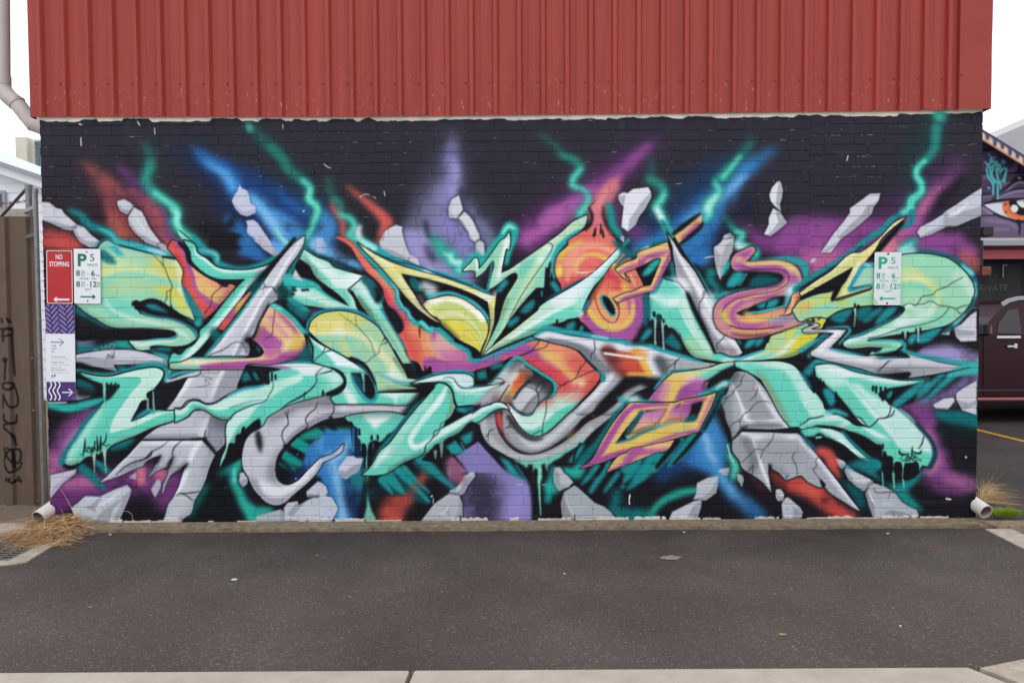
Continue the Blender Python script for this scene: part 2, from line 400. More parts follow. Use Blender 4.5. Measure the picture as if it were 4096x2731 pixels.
 S('1310,250 1350,400 1390,490',[5,4,3],(210,240,236),2,.9)
 S('1640,640 1750,740 1840,860',[40,50,20],(70,34,46),14,.9)
 S('1860,590 2000,720 2240,740',[26,50,60],(126,50,50),14)
 P.crop='D6'
 S('-100,740 150,830 300,940 450,1080 650,1180',[70,80,76,70,50],(190,74,66),14)
 S('60,780 200,860',[40,40],(214,96,80),12,.8)
 S('320,320 400,400 440,550 500,680',[30,44,34,12],(200,82,76),9)
 S('540,720 720,860 780,1000 840,1050',[14,60,40,16],(18,84,92),10)
 F('! 700,520 900,470 1000,510 930,600 1150,700 1400,560 1650,570 1600,620 1380,840 1300,980 1230,900 1120,760',(28,128,132),7)
 S('1230,820 1340,930 1460,1040 1560,1090',[36,46,36,10],(30,140,140),9)
 F('1060,250! 1030,700 1160,760 1360,700 1560,520 1500,440 1200,420 1100,320',BK2,9)
 S('1620,60 1720,280 1780,440 1760,640 1900,700 2100,740',[30,56,80,90,80,70],(132,74,142),16)
 S('1560,620 1700,720 2000,800',[20,50,80],(100,54,106),18,.9)
 S('1720,300 1750,470 1650,600',[16,34,30],(194,118,146),10,.9)
 S('1880,680 2080,720 2200,760',[40,60,60],(160,96,140),14,.8)
 S('1950,150 2080,330 2100,560',[30,60,50],(32,28,38),18,.8)
 P.crop='C6'
 S('1330,700 1550,800 1650,920 1720,1050',[50,90,80,60],(124,66,130),16)
 S('1600,1000 1700,1150 1720,1300',[16,30,24],(190,122,160),10,.7)
 S('1760,820 2000,880 2260,900',[30,70,80],(18,104,112),8)
 S('1800,1000 2000,1030 2240,1080',[50,60,60],(22,32,36),10,.9)
 S('1580,60 1900,70 2240,140',[60,90,70],(154,144,196),12)
 S('2240,380 2000,560 1700,660 1500,640',[90,80,60,30],(112,100,146),14)
 S('1450,600 1640,480',[14,20],(150,86,160),8,.8)

def paint_rocks(P):
 P.crop='A1'
 rock(P,'160,1030 270,1035 350,1100 410,1110 440,1160 520,1230 590,1290 530,1350 430,1330 280,1260 150,1220','150,1220 300,1240 430,1280 520,1300 590,1290 530,1350 430,1330 280,1260')
 rock(P,'590,1290 660,1310 740,1400 850,1480 800,1530 720,1535 620,1480 570,1410 540,1340','590,1290 570,1350 610,1420 690,1470 850,1480 800,1530 720,1535 620,1480 570,1410 540,1340')
 rock(P,'1030,1020 1110,1000 1170,1030 1220,1080 1150,1170 1070,1130 1040,1080','1040,1060 1080,1100 1170,1120 1220,1080 1150,1170 1070,1130')
 rock(P,'1220,1090 1310,1140 1340,1200 1400,1330 1500,1460 1550,1520 1500,1540 1350,1480 1240,1380 1170,1290 1150,1210','1155,1200 1200,1290 1260,1370 1400,1450 1550,1520 1500,1540 1350,1480 1240,1380 1170,1290','1230,1200 1300,1290 1380,1390')
 P.crop='B1'
 rock(P,'1700,60 1760,40 1860,110 1915,170 1920,210 1820,170 1740,120',None,c=(181,167,183))
 P.crop='A2'
 rock(P,'440,830 470,880 530,900 550,970 560,1040 620,1080 620,1150 530,1190 460,1170 400,1110 355,1020 380,960 420,910','355,1020 400,1060 440,1110 500,1140 620,1110 620,1150 530,1190 460,1170 400,1110',ol=False,c=(188,192,214),c2=(166,168,188))
 rock(P,'515,1240 600,1230 650,1270 690,1330 740,1400 790,1480 820,1568 720,1568 620,1450 560,1410 525,1370 530,1290','525,1370 600,1420 680,1500 760,1568 700,1550 620,1450 560,1410',ol=False,c=(186,190,214))
 rock(P,'1300,1430 1370,1430 1400,1490 1410,1600 1290,1600','1370,1430 1400,1490 1410,1600 1370,1600',ol=False,c=(160,182,216),c2=(140,166,206))
 P.crop='B2'
 rock(P,'1000,0 1140,-20 1210,50 1260,110 1340,190 1280,215 1150,130 1080,60','1260,110 1340,190 1280,215 1240,180',ol=False,c=(177,177,193))
 P.crop='A3'
 rock(P,'50,1470 110,1360 180,1310 235,1285 310,1310 300,1350 330,1480 370,1620 60,1620','50,1470 110,1360 100,1450 110,1600 60,1620',c=(195,199,209))
 P.crop='B3'
 rock(P,'700,20 760,0 1000,0 1040,100 1090,190 1050,260 900,220 760,150','760,100 880,140 1000,200 1050,260 900,220 760,150',ol=False,c=(191,195,205))
 rock(P,'1090,190 1180,230 1215,335 1080,270 1050,250','1050,240 1100,210 1080,270',ol=False)
 P.crop='A3'
 rock(P,'860,1000 940,955 970,1060 985,1120 920,1215 830,1200 820,1100','860,1000 850,1150 920,1215 830,1200 820,1100',c=(197,201,211),c2=(176,176,196))
 rock(P,'1000,1140 1050,1180 1100,1250 1140,1340 1170,1400 1170,1450 1120,1480 1060,1440 1050,1370 1010,1320 970,1240 930,1215','970,1240 1040,1340 1060,1400 1120,1480 1060,1440 1050,1370 1010,1320 930,1215',c=(201,205,213))
 rock(P,'1170,1460 1220,1490 1225,1580 1200,1640 1130,1600 1130,1490','1130,1490 1160,1500 1150,1600 1130,1600')
 P.crop='B3'
 rock(P,'1930,40 2000,10 2050,200 1990,225 1930,100','1930,40 1960,120 1990,225 1930,100',ol=False,c=(189,191,201))
 P.crop='A4'
 rock(P,'820,920 870,930 930,885 1100,865 1130,920 1130,980 1060,1110 990,1200 960,1280 870,1360 800,1310 810,1200 825,1070 800,1060 770,1000 770,950',['1130,920 1130,980 1060,1110 990,1200 960,1280 870,1360 890,1220 960,1130 1000,1060 1070,980','770,950 800,960 850,950 825,1070 800,1060 770,1000'],c=(216,217,228),c2=(163,167,179))
 rock(P,'790,1390 835,1420 835,1500 780,1440',None,c=(180,176,200))
 rock(P,'2010,1380 2060,1420 2040,1600 1850,1600 1840,1530 1920,1480 1950,1400','2010,1380 2060,1420 2040,1600 1980,1600 1970,1500')
 P.crop='B5'
 rock(P,'1250,0 1390,-20 1370,100 1340,200 1290,330 1220,520 1180,420 1150,250 1140,100 1200,60',['1290,60 1385,0 1370,150 1290,330 1220,520 1210,330 1250,180','1140,100 1220,190 1240,150 1215,300 1180,420 1150,250'],c=(195,197,207),c2=(159,161,171))
 P.crop='A5'
 rock(P,'590,800 620,800 645,900 635,980 610,1060 625,1140 560,1080 510,1020 497,950 525,870','600,800 620,800 645,900 635,980 610,1060 625,1140 570,1060 580,950',c=(212,214,224),c2=(157,161,173))
 rock(P,'540,1100 620,1150 690,1265 600,1340 510,1410 435,1395 490,1280 490,1210','560,1120 620,1150 690,1265 600,1340 510,1410 480,1400 600,1260',c=(212,214,224),c2=(157,161,173))
 rock(P,'1740,935 1720,1010 1660,1090 1640,1160 1500,1290 1300,1440 1180,1600 1080,1590 1220,1380 1330,1250 1400,1150 1395,1105 1430,1080 1540,1000 1620,940','1720,1010 1660,1090 1640,1160 1500,1290 1300,1440 1250,1440 1400,1290 1530,1170 1600,1060 1650,1060',c=(197,199,211))
 P.crop='B6'
 rock(P,'400,0 500,0 440,90 350,150 260,165 330,90','500,0 440,90 350,150 260,165 420,60',ol=False)
 rock(P,'120,290 160,230 220,240 180,290',None,ol=False,c=(180,170,190))
 P.crop='A6'
 rock(P,'1785,860 1785,1170 1640,1230 1480,1300 1380,1300 1200,1390 1080,1430 1040,1370 1080,1310 1200,1250 1330,1170 1370,1130 1480,1060 1640,950',['1785,1060 1785,1170 1640,1230 1480,1300 1380,1300 1200,1390 1080,1430 1160,1370 1330,1290 1360,1200 1420,1210 1560,1130 1700,1100','1370,1130 1420,1210 1380,1290 1330,1260 1340,1180'],c=(189,193,205))
 S=P.S;S('1400,1190 1500,1140 1620,1040',[3,12,6],(224,226,234),3,.9)
 P.crop='B6'
 rock(P,'2260,910 2260,1290 2060,1300 2000,1240 1970,1120 2060,1080 2180,960',['1970,1120 2080,1150 2240,1170 2240,1220 2000,1230'],c=(197,199,209))
 rock(P,'1795,1205 1920,1150 1910,1215',None)
 P.crop='C1'
 rock(P,'640,505 910,510 830,600 640,640','700,600 910,510 830,600 640,640',c=(197,199,211))
 rock(P,'290,660 550,655 520,685 290,690',None,c=(165,177,181))
 P.crop='B1'
 rock(P,'715,1010 800,1010 1000,1090 1150,1140 700,1140 690,1090','690,1090 800,1100 900,1140 700,1140',c=(214,216,224))
 rock(P,'600,1000 660,1010 680,1060 660,1110 600,1120',None)
 P.crop='D1'
 rock(P,'320,640 660,560 640,620 560,680 480,740 320,940','660,560 640,620 560,680 480,740 320,940 340,800 480,700 580,630',c=(189,191,207),c2=(172,160,186))
 rock(P,'590,1060 700,970 770,905 960,910 1150,820 1310,760 1360,820 1340,900 1290,1020 1230,1160 1160,1300 900,1310 730,1260 640,1160',['770,1060 870,1000 960,910 980,925 920,1040 880,1100','870,1250 960,1130 1080,1030 1200,950 1230,960 1130,1080 1040,1290','1360,820 1340,900 1290,1020 1230,1160 1160,1300 1080,1300 1230,1000 1230,930'],c=(189,195,207))
 S('900,1060 1080,950 1230,840',[3,10,4],(228,230,238),3,.9)
 P.crop='D2'
 rock(P,'830,610 880,600 930,680 920,750 870,790 820,720','820,720 870,690 930,680 920,750 870,790',c=(197,201,209))
 rock(P,'1680,850 1830,715 1930,780 1950,850 1930,910 1690,915','1690,915 1700,870 1800,890 1950,850 1930,910',c=(193,197,209))
 rock(P,'1690,960 1760,925 1930,920 2000,925 2080,1040 2070,1100 2000,1230 1400,1230 1390,1060 1440,990 1570,970 1580,1030',['1570,970 1580,1030 1690,960 1500,1170 1430,1140','2080,1040 2070,1100 2000,1230 1800,1230 1950,1120'],c=(189,195,207))
 rock(P,'1040,1160 1350,1075 1390,1110 1410,1240 1040,1240','1350,1075 1390,1110 1410,1240 1340,1240',c=(169,177,187),ol=False)
 rock(P,'2100,560 2200,420 2290,400 2340,420 2330,540 2200,680 2120,640','2190,590 2240,540 2330,540 2200,680 2120,640',ol=False,c=(186,194,216))
 P.crop='D3'
 rock(P,'280,400 370,395 420,420 490,420 450,530 420,590 260,690 170,620 180,530','180,580 270,590 340,530 470,480 420,590 260,690 170,620',c=(196,200,216),ol=False)
 rock(P,'-60,720 0,780 30,850 0,900 90,930 160,1060 130,1140 70,1230 -100,1230',None,c=(190,196,212),ol=False)
 rock(P,'1850,590 1910,590 1920,650 1830,760 1780,870 1720,900 1590,860 1590,840 1690,790 1750,700 1770,650 1840,620',['1850,640 1920,650 1830,760 1780,870 1720,900 1590,860 1700,850 1770,760'],c=(195,197,205))
 rock(P,'1720,900 1755,1000 1755,1235 1220,1235 1400,1000 1590,870',['1710,920 1755,1000 1755,1235 1650,1235 1710,1080'],'1480,1150 1560,1080 1580,1030',c=(175,179,189))
 P.crop='D4'
 rock(P,'1020,540 1090,530 1130,600 1190,650 1260,730 1200,790 1070,840 1010,740 1000,640','1200,780 1070,840 1010,740 1000,640 1020,540 1080,640 1090,760',c=(185,189,197),c2=(145,159,165))
 rock(P,'1270,770 1310,790 1400,870 1530,990 1650,1040 1740,1110 1810,1235 1130,1235 1110,1100 1100,1000 1140,850','1140,850 1170,860 1170,950 1210,1060 1280,1200 1130,1235 1110,1100 1100,1000',['1165,880 1170,960 1215,1080 1290,1210'],c=(163,169,177),c2=(135,139,149))
 P.crop='D5'
 rock(P,'920,740 1060,670 1190,650 1190,750 1160,870 1030,960 870,950 910,880','1190,690 1190,750 1160,870 1030,960 960,940 1080,860',c=(185,189,199),ol=False)
 rock(P,'980,955 970,1050 920,1170 920,1230 560,1230 600,1110 740,1040 880,970','980,955 970,1050 920,1230 770,1230 860,1060',c=(189,191,203))
 rock(P,'1190,590 1220,560 1335,545 1320,630 1280,640','1335,545 1320,630 1280,640 1270,600',ol=False,c=(180,186,206))
 rock(P,'1430,615 1500,640 1518,690 1498,790 1440,700','1500,640 1518,690 1498,790 1470,700',c=(161,173,177))
 rock(P,'1930,820 1990,815 2040,880 2030,960 1960,970 1930,920','1930,860 1970,900 2030,930 1960,970',c=(193,195,203))
 rock(P,'2050,930 2090,920 2240,1050 2275,1110 2240,1230 2020,1230 2005,1000','2150,1040 2275,1110 2240,1230 2150,1200',c=(185,189,197))
 P.crop='D6'
 rock(P,'445,405 570,460 600,510 540,560 480,500','470,480 540,500 590,510 540,560 480,500',c=(189,193,199))
 rock(P,'600,510 700,590 900,690 930,740 820,840 730,780 620,690 570,580','570,580 620,600 700,720 820,750 930,700 940,750 820,850 730,790 620,690',c=(195,199,207),c2=(149,155,165))
 rock(P,'950,740 1100,790 1220,870 1300,980 1400,1040 1490,1080 1520,1150 1500,1235 960,1235 890,1050 840,870 900,760',['870,820 900,900 950,1000 960,1235 890,1050 840,870','1000,1200 1150,1080 1320,1110 1500,1180 1500,1235 960,1235'],c=(171,177,187),c2=(135,139,151))
 S('880,840 910,930 960,1010',[3,8,4],(222,224,232),2,.9);S('980,1030 1080,1000 1180,1010',[3,6,3],(212,214,224),3,.8)
 P.crop='C6'
 rock(P,'1700,700 1840,620 1970,600 1980,650 1900,755 1740,745',None,c=(197,199,207))
 rock(P,'2260,390 2260,830 2080,770 2030,680 2000,620 2000,550 2100,480',['2020,640 2160,680 2260,640 2260,700 2120,760 2080,770'],c=(195,197,205))

def body(P,path,col,ow=12,oc=(20,22,28),g=None,glow=None,soft=1.2):
 if glow: P.S(path,glow[1],glow[0],glow[2],.95,closed=True)
 if ow: P.S(path,ow,oc,1.5,1,closed=True)
 P.F(path,col,soft,1,g); P.K(path)
def paint_left(P):
 F,S,K=P.F,P.S,P.K
 # dark pockets behind the letters
 F('! B1: 600,780 960,40 1400,120 1950,200 B2: 300,420 900,300 1500,200 1900,200 B3: 500,400 900,700 1300,1400 1900,1500 C3: 1900,1000 C2: 1800,1000 600,1500 400,1000 C1: 1700,800 900,600 660,600',BK,6)
 P.crop='B1'
 S('620,850 760,900 900,1000',[40,60,20],(26,92,100),8)
 S('1000,130 1120,250 1160,290',[40,24,14],(30,110,118),6)
 F('700,1290 900,1350 1300,1290 1380,1390 1050,1400 660,1480',(26,110,114),6)
 S('1180,1320 1340,1350',[20,44],(34,150,146),6)
 S('680,1300 850,1300',[40,30],(120,112,150),9,.7)
 # ---- grey pillar under the left letter ----
 P.crop='D1'
 body(P,'D1: 1490,200! 2240,195! D2: 340,190! 520,350! 430,560 390,690 330,830 250,960 200,1130 100,1200 60,1290! D1: 1750,1275! 1800,1130 1830,1020 1900,920 1970,780 2020,620 2080,480! 2000,560 1880,640 1850,700 1800,800 1750,895! 1770,760 1830,620 1840,560! 1880,480 1900,390! 1830,520 1740,560 1640,620 1560,685! 1600,580 1680,480 1740,380! 1620,420 1540,470 1510,520! 1400,560 1230,640 1060,700 940,745! 1060,640 1200,500 1330,380! 1400,300',(187,191,202),6)
 S('D2: 430,230 500,420 420,640 310,840 220,1060 130,1200',[40,80,90,80,60,60],(155,159,171),10)
 S('D2: 335,200 240,330 170,520 80,760 0,900',[14,20,22,20,10],(232,233,242),4)
 S('D1: 1500,225 1800,222 2240,225',[10,16,14],(230,230,238),4)
 S('D1: 1450,240 1280,440 1080,640',[14,16,8],(222,218,232),5,.8)
 S('D1: 1900,400 1830,560 1650,600',[20,26,14],(110,112,124),9,.9);S('D1: 1740,390 1640,560 1570,670',[14,20,6],(100,102,114),7,.9)
 S('D1: 2080,500 1950,590 1860,700 1790,830',[26,24,20,6],(105,109,121),7,.9);S('D1: 1520,460 1420,500 1250,600',[22,24,14],(125,127,141),8,.8)
 S('D1: 2240,600 2100,900 2000,1100 1900,1260',[40,60,60,50],(195,198,205),12,.6)
 K()
 for q in ('1840,200 1720,290 1620,340 1530,430 1400,470 1280,530 1160,640','2020,185 1900,300 1885,390','1930,900 2000,872 2150,962','2000,875 2110,865 2240,850','1735,380 1650,520 1575,660','1900,400 1850,520 1790,570','2080,490 1950,590 1870,650 1780,820'):
  S('D1: '+q,[2,5,3],(20,20,26),1.5,.95)
 F('D1: 1640,320 1590,380 1520,440 1560,430 1610,390',BK,2)
 F('D1: 1740,380 1690,430 1660,500 1700,480',BK,3);F('D1: 1900,390 1850,450 1810,520 1850,500',BK,3);F('D1: 2085,490 2020,530 1990,580 2040,560',BK,3)
 # small shards
 F('! D1: 1430,600 1415,690 1320,670',(181,175,191),2);F('! D1: 1690,695 1735,700 1740,780 1665,930 1610,820',(175,173,187),2)
 # slab
 P.crop='C2'
 body(P,'C1: 1500,1140! 1700,990 1900,910! 1810,760! 1900,650 2000,500 2110,330 C2: 300,262! 600,250 875,255 800,500 650,640 690,900 650,1080 640,1180 520,1310! 380,1140! C1: 2240,1140',(189,192,202),7)
 S('870,260 800,520 640,660',[60,90,60],(145,149,161),8);S('720,560 600,640',[40,40],(110,112,122),12,.8)
 F('650,255 600,330 560,420 480,540 450,640 800,520 870,255',(151,155,167),3)
 F('470,850 700,880 640,1190 520,1315 380,1140 400,1040',(143,147,159),4)
 S('500,880 660,960',[60,50],(84,86,98),16,.8);S('250,760 400,760',[20,20],(110,110,122),14,.7)
 F('! C1: 1500,1142 1600,1075 2240,1068 C2: 270,1068 370,1135',(157,161,173),2)
 S('620,260 540,420 460,620',[10,14,10],(230,230,238),4);S('240,300 150,440 20,640',[14,20,10],(232,232,240),5)
 S('430,880 340,1060',[30,30],(214,215,224),6,.8)
 K()
 S('C1: 1510,1142 2240,1138 C2: 200,1138 380,1132',[5,6,8],(24,24,30),1.5);S('380,1140 440,1220 520,1320',[14,16,12],(24,24,30),3)
 S('400,1020 380,1090 400,1140',[3,4,4],BK,1.5);S('470,860 420,1000',[8,4],(60,60,70),5)
 for q in ('560,250 560,285 400,290 340,320 430,350 480,370 380,380 400,400 450,430 380,460 280,470',): S(q,3,(96,92,102),1,.8)
 # ---- mint leaf letter, far left ----
 P.crop='B1'
 body(P,'960,60! 1050,20 1150,60 1300,105 1450,135 1600,175 1930,238! 2000,330 2030,450 2020,600 2090,780 2172,1030! 2050,970 1880,890 1780,800 1650,750 1480,790 1420,870 1500,950 1650,980 1850,1010 2040,1080 2140,1160 2190,1230 2170,1300 2050,1350 1900,1362 1650,1352 1590,1372 1610,1402! 1430,1400 1370,1340 1330,1285! 1600,1270 1850,1240 1930,1215 1920,1180 1850,1150 1700,1142 1250,1135 1050,1090 900,1000 780,930 640,815! 800,400!',(150,206,178),12,glow=((30,120,128),24,6))
 F('960,100 1300,120 1500,180 1400,400 960,330',(166,210,176),14);F('1600,200 1950,250 2020,400 2010,600 1900,560 1700,500 1600,360',(206,204,112),16)
 S('960,400 1250,390 1600,460 1800,520',[60,60,60,40],(206,216,154),14,.9)
 S('1960,300 2000,450 1990,640',[30,40,20],(222,220,176),8,.9)
 S('1000,640 1060,550 1200,480 1400,470 1650,520 1900,590 2030,680',[20,34,40,40,40,40,20],(136,206,188),5)
 S('1060,700 1200,600 1400,570 1650,600',[60,90,70,40],(168,206,160),12,.9)
 S('1700,620 1900,680 2050,830 2140,980',[30,60,70,20],(206,204,98),12)
 S('1030,760 1120,850 1300,900 1460,960',[40,80,90,30],(120,206,188),14)
 S('1030,740 1060,830 1200,940 1400,1010 1650,1060 1900,1130 2100,1250',[6,10,12,14,14,20,10],(206,232,218),4,.9)
 S('1980,620 2060,760 2150,1000',[16,14,6],(234,234,214),4)
 S('700,880 900,1010 1100,1110 1250,1140 1900,1150',[12,14,20,24,14],(96,144,114),9,.9)
 S('1340,1300 1500,1340 1640,1300 1900,1290',[10,14,16,10],(220,236,232),5,.9)
 K()
 F('1370,800! 1400,775 1480,785 1600,752 1700,780 1880,870 2040,985 2195,1115! 2060,1080 1850,1010 1660,985 1540,940 1490,915 1440,890',BK2,2)
 for x,y,a,b in ((1380,820,14,26),(1425,830,26,60),(1480,910,16,36)): S('%d,%d %d,%d'%(x,y-b*.6,x,y+b*.6),[a/1.6,a/1.3,a/1.6],BK2,2)
 F('1540,835 1650,822 1750,870 1830,930 1720,905 1600,880',(36,140,148),5)
 S('1480,910 1550,950 1680,985 1870,1010 2050,1080 2160,1160 2210,1240',[5,9,9,9,9,11,16],(58,134,152),3)
 F('650,1165 800,1152 1860,1160 1930,1185 1948,1225 1900,1262 1750,1270 1500,1285 900,1278 650,1272',BK2,2)
 S('1500,1290 1700,1270 1890,1250 1945,1215 1930,1190',[3,8,8,6,3],(60,178,180),2)
 F('1590,1370! 1660,1352 1900,1365 2080,1335 2195,1260! 2150,1370 1960,1420 1930,1470 1860,1440 1750,1405 1630,1385',BK2,2);S('1700,1390 1850,1400',[14,16],(26,110,116),5)
 for q in ('1630,180 1770,330 1830,470 1880,590 1860,680 1870,840','1760,215 1775,330','1870,640 1815,660 1815,740 1790,800'): S(q,[2,3.5,3],(24,30,34),1,.9)
 F('! 1850,860 1870,820 1895,885',BK,1)
 # drips at the top of the leaf
 S('960,90 1050,60 1120,110 1180,150 1230,185',[10,34,30,16,14],(130,196,186),3);S('1130,100 1200,160 1235,180',[20,20,16],(60,176,190),4);S('990,180 1080,250 1150,290',[40,36,14],(34,116,124),5)
 S('1150,20 1400,85 1640,140 1780,180 1910,225',[18,24,26,26,10],(62,174,186),4);S('1560,120 1720,155 1800,190',[6,16,8],(206,232,240),5,.8)
 S('1200,60 1450,130 1630,175',[3,6,3],(20,30,36),1.5);S('1760,215 1850,225 1930,240',[8,10,8],BK,2)
 # ---- grey blade ----
 P.crop='C1'
 body(P,'650,60! 900,15 1150,-5 1400,5 1650,60 1800,110 1880,160 1880,260 1830,342! 1840,368 2000,325 2240,255! 2240,295 2050,350 1870,402 1805,412 1785,350 1830,250 1820,200 1700,178 1500,182 1140,190! 1190,282! 950,222 650,150',(197,199,213),8)
 F('650,120 1100,118 1500,128 1760,150 1840,200 1700,182 1500,190 1140,190 1185,282 950,222 650,155',(157,159,171),2)
 S('1820,140 1870,200 1860,270',[30,20,14],(70,120,128),6,.8)
 K()
 F('1130,188! 1500,180 1700,178 1760,185 1600,195 1400,240 1250,270 1190,285!',BK2,2);S('1200,225 1270,240',[16,20],(28,120,124),4)
 F('660,160 900,220 1180,280 1100,310 900,300 660,250',BK2,3)
 S('1650,40 1790,70 1880,120 1920,190 1900,270 1840,350',[8,18,24,20,16,8],(30,120,126),4);S('1640,30 1800,90 1870,140',[4,8,6],(70,190,188),3)
 S('1850,350 1950,300 2100,275 2240,262',[10,14,12,6],(58,176,178),3);
 # ---- turquoise Z and ribbon ----
 S('660,260 900,320 1100,325 1300,270 1500,210 1680,190 1790,230 1810,300 1790,400',[14,24,24,22,24,24,24,22,10],(40,146,152),4)
 body(P,'690,285! 900,335 1100,338 1300,285 1500,243 1680,232 1765,275 1755,345 1640,505! 1600,520 1555,560 1570,640 1500,645 1430,760 1355,912! 1500,862 1620,790 1680,770 1850,780 2000,757 2080,672 2160,643 2240,650! 2240,755! 2150,762 2080,840 1900,900 1650,980 1400,1095 1250,1152 1100,1222 1030,1292 900,1355 780,1385 700,1442 560,1472 508,1432 530,1330 650,1130 800,920 960,730 1020,650 1185,500! 1100,452 1000,440 940,415 800,365',(98,203,184),12)
 S('520,1460 560,1300 700,1110 870,860 960,740',[60,60,50,50,40],(172,226,208),12,.9)
 F('720,290 900,330 1100,340 1300,290 1500,245 1700,232 1765,285 1740,370 1640,500 1560,560 1560,640 1430,760 1360,915 1600,820 1820,785 2000,770 2090,690 2180,660 2240,670 2240,695 2160,700 2080,760 2020,820 1850,800 1640,870 1400,980 1200,1035 1095,1062! 1085,1030 1290,640 1490,400! 1470,355 1350,342 1000,362 850,340',(200,231,223),2)
 F('1600,240 1765,280 1640,500 1560,570 1430,760 1430,650 1540,420',(182,226,206),10,.8)
 S('560,1460 700,1440 850,1370 1030,1290 1250,1150 1400,1095 1650,985 1900,905 2090,840',[24,22,14,14,14,12,12,12,12],(116,158,130),4,.8)
 S('1690,480 1640,510 1570,640 1480,760 1380,890',[8,10,18,14,6],(110,160,140),4,.8)
 K()
 F('1355,912! 1430,770 1500,650 1540,635 1565,680 1560,790 1480,840',BK2,2);S('1390,890 1480,830 1550,790',[4,16,20],(40,140,150),3)
 F('1570,640! 1560,555 1600,530 1640,520 1660,560 1650,760 1590,790',BK2,2);S('1575,620 1570,760',[5,8],(150,190,180),1.5);S('1638,530 1650,780',[5,8],(140,186,178),1.5);S('1590,770 1640,790',[16,14],(40,160,160),3)
 # black drips into the Z
 F('870,420! 960,425 1000,440 1005,500 990,590 900,595 860,520',BK2,3);F('1020,450 1060,435 1100,445 1160,440 1175,500 1060,640 1030,650',(20,34,38),3);S('1015,430 1018,640',[14,7],(126,196,182),1.5)
 for x,y,h in ((1045,450,30),(1100,460,40),(1158,450,30),(1185,465,24),(1200,462,14)): S('%d,%d %d,%d'%(x,y-h,x,y+h),[6,9,6],BK2,1.5)
 S('690,400 800,440 860,500',[50,40,20],(24,92,98),7,.9);S('670,330 760,370 900,430',[20,14,10],BK2,3)
 S('320,710 560,740 800,690 1010,620',[16,24,24,10],(52,172,166),5)
 S('470,1440 520,1300 650,1110 800,890 960,710',[30,20,18,18,10],(34,124,136),4);S('500,1480 560,1500 700,1460',[14,16,8],BK2,3)
 F('700,1445! 760,1385 840,1355 880,1370 870,1420 780,1440',BK2,2);F('890,1400! 895,1340 930,1320 945,1350 960,1310 1000,1295 1020,1340 1030,1420',BK2,2)
 S('882,1350 885,1420 888,1568',[16,6,3],(170,196,180),1.5);S('1018,1290 1022,1400 1035,1568',[16,7,3],(160,196,180),1.5)
 # right half of the ribbon
 P.crop='C2'
 body(P,'0,745! 80,745 160,660 270,643 400,690 500,680 680,580 850,500 1060,465 1170,425! 1180,300 1300,265 1380,240! 1200,212 900,188! 1350,172 1650,160 1900,190 2050,260 2150,340 2195,420 2150,490 1950,560! 1920,600 1780,622 1600,662 1400,770 1200,880 1150,960 1130,1080 1102,1235! 1080,1000 1085,875! 1040,890 900,1010! 860,990 840,1060 780,1090 765,1190! 700,1185 660,1330 570,1515! 600,1370 650,1250 660,960 700,880! 600,882 500,840 380,765 260,752 150,850 0,925!',(100,204,186),10)
 F('0,745 80,745 160,660 270,645 400,690 500,680 680,580 850,500 1060,465 1250,420 1640,320 1620,380 1400,480 1250,580 1150,650 900,690 700,740 550,770 400,740 300,690 220,690 120,810 0,820',(198,232,222),3)
 F('900,560 1200,420 1560,340 1350,500 1150,620 850,660',(170,224,208),14,.8)
 F('940,190! 1350,175 1650,162 1900,190 2060,262 2150,345 2100,420 1900,330 1640,320 1560,260 1300,215',(218,230,232),4)
 S('1950,300 2120,420 2080,500 1920,560',[60,70,60,40],(166,224,208),10,.9);S('2040,350 2060,380',[30,30],(226,236,238),10,.8)
 F('700,880 780,800 900,740 1150,640 1040,740 940,870 800,980 740,1100 690,1250 600,1420 570,1515 600,1370 650,1250 660,960',(196,230,222),3)
 F('980,190 1400,210 1500,240 1380,245 1200,215',(176,92,164),3,.95)
 S('700,740 950,660 1170,630',[6,4,3],(70,130,120),2,.7);S('260,752 400,775 520,850 700,880',[14,14,16,14],(90,140,120),4,.8)
 S('1950,560 1780,625 1600,665 1400,775 1200,885 1130,1080',[10,12,12,14,12,6],(84,140,122),4,.85)
 S('1080,890 900,1020 780,1100 710,1190 640,1360',[10,14,12,12,8],(96,150,134),4,.85)
 K()
 S('700,880 760,810 830,770 900,740 1000,700 1170,640 1200,580 1250,490 1255,400',[6,5,5,4,4,3,3,3,2],(24,34,38),1.2)
 S('1950,560 2100,500 2180,440 2190,390 2150,320 2050,250 1900,190 1650,155 1350,168',[14,20,24,22,18,10,7,5,3],BK,1.5);S('1950,200 1700,150 1450,150 1300,175',[4,10,10,4],(56,166,182),2.5)
 S('1300,810 1450,680 1600,600 1750,490 1810,400 1805,310 1900,215',[3,5,7,5,3,3,2],(24,34,38),1.2);S('1805,318 1920,290 2010,262',[2,4,5],(24,34,38),1.2);S('1660,540 1650,640',[5,2],(24,34,38),1.2)
 F('870,265! 960,255 1170,280 1175,420 1150,445 1060,460 900,490 800,505',BK2,2);F('880,290 960,280 1150,330 1140,370 980,380 860,400',(26,112,118),5);S('950,260 1010,400',[14,14],BK2,2);S('1060,270 1110,390',[16,14],BK2,2);S('1110,300 1180,420',[10,16],BK2,2)
 for x,y,h in ((1195,330,50),(1240,340,50),(1200,400,20),(1285,345,26)): S('%d,%d %d,%d'%(x,y-h,x,y+h),[8,11,8],BK2,1.5)
 S('640,620 800,525 900,490 1060,470 1170,430',[4,12,14,12,4],(60,160,178),3);S('660,590 500,680 400,692 300,650 200,650 120,720 60,755 0,748',[4,6,7,6,6,6,6,4],(30,40,60),1.5)
 F('570,1518! 640,1370 700,1220 780,1190 790,1090 870,1060 900,1015 1000,960 1080,890 1085,1010 960,1080 900,1180 840,1340 760,1420 640,1480',BK2,2)
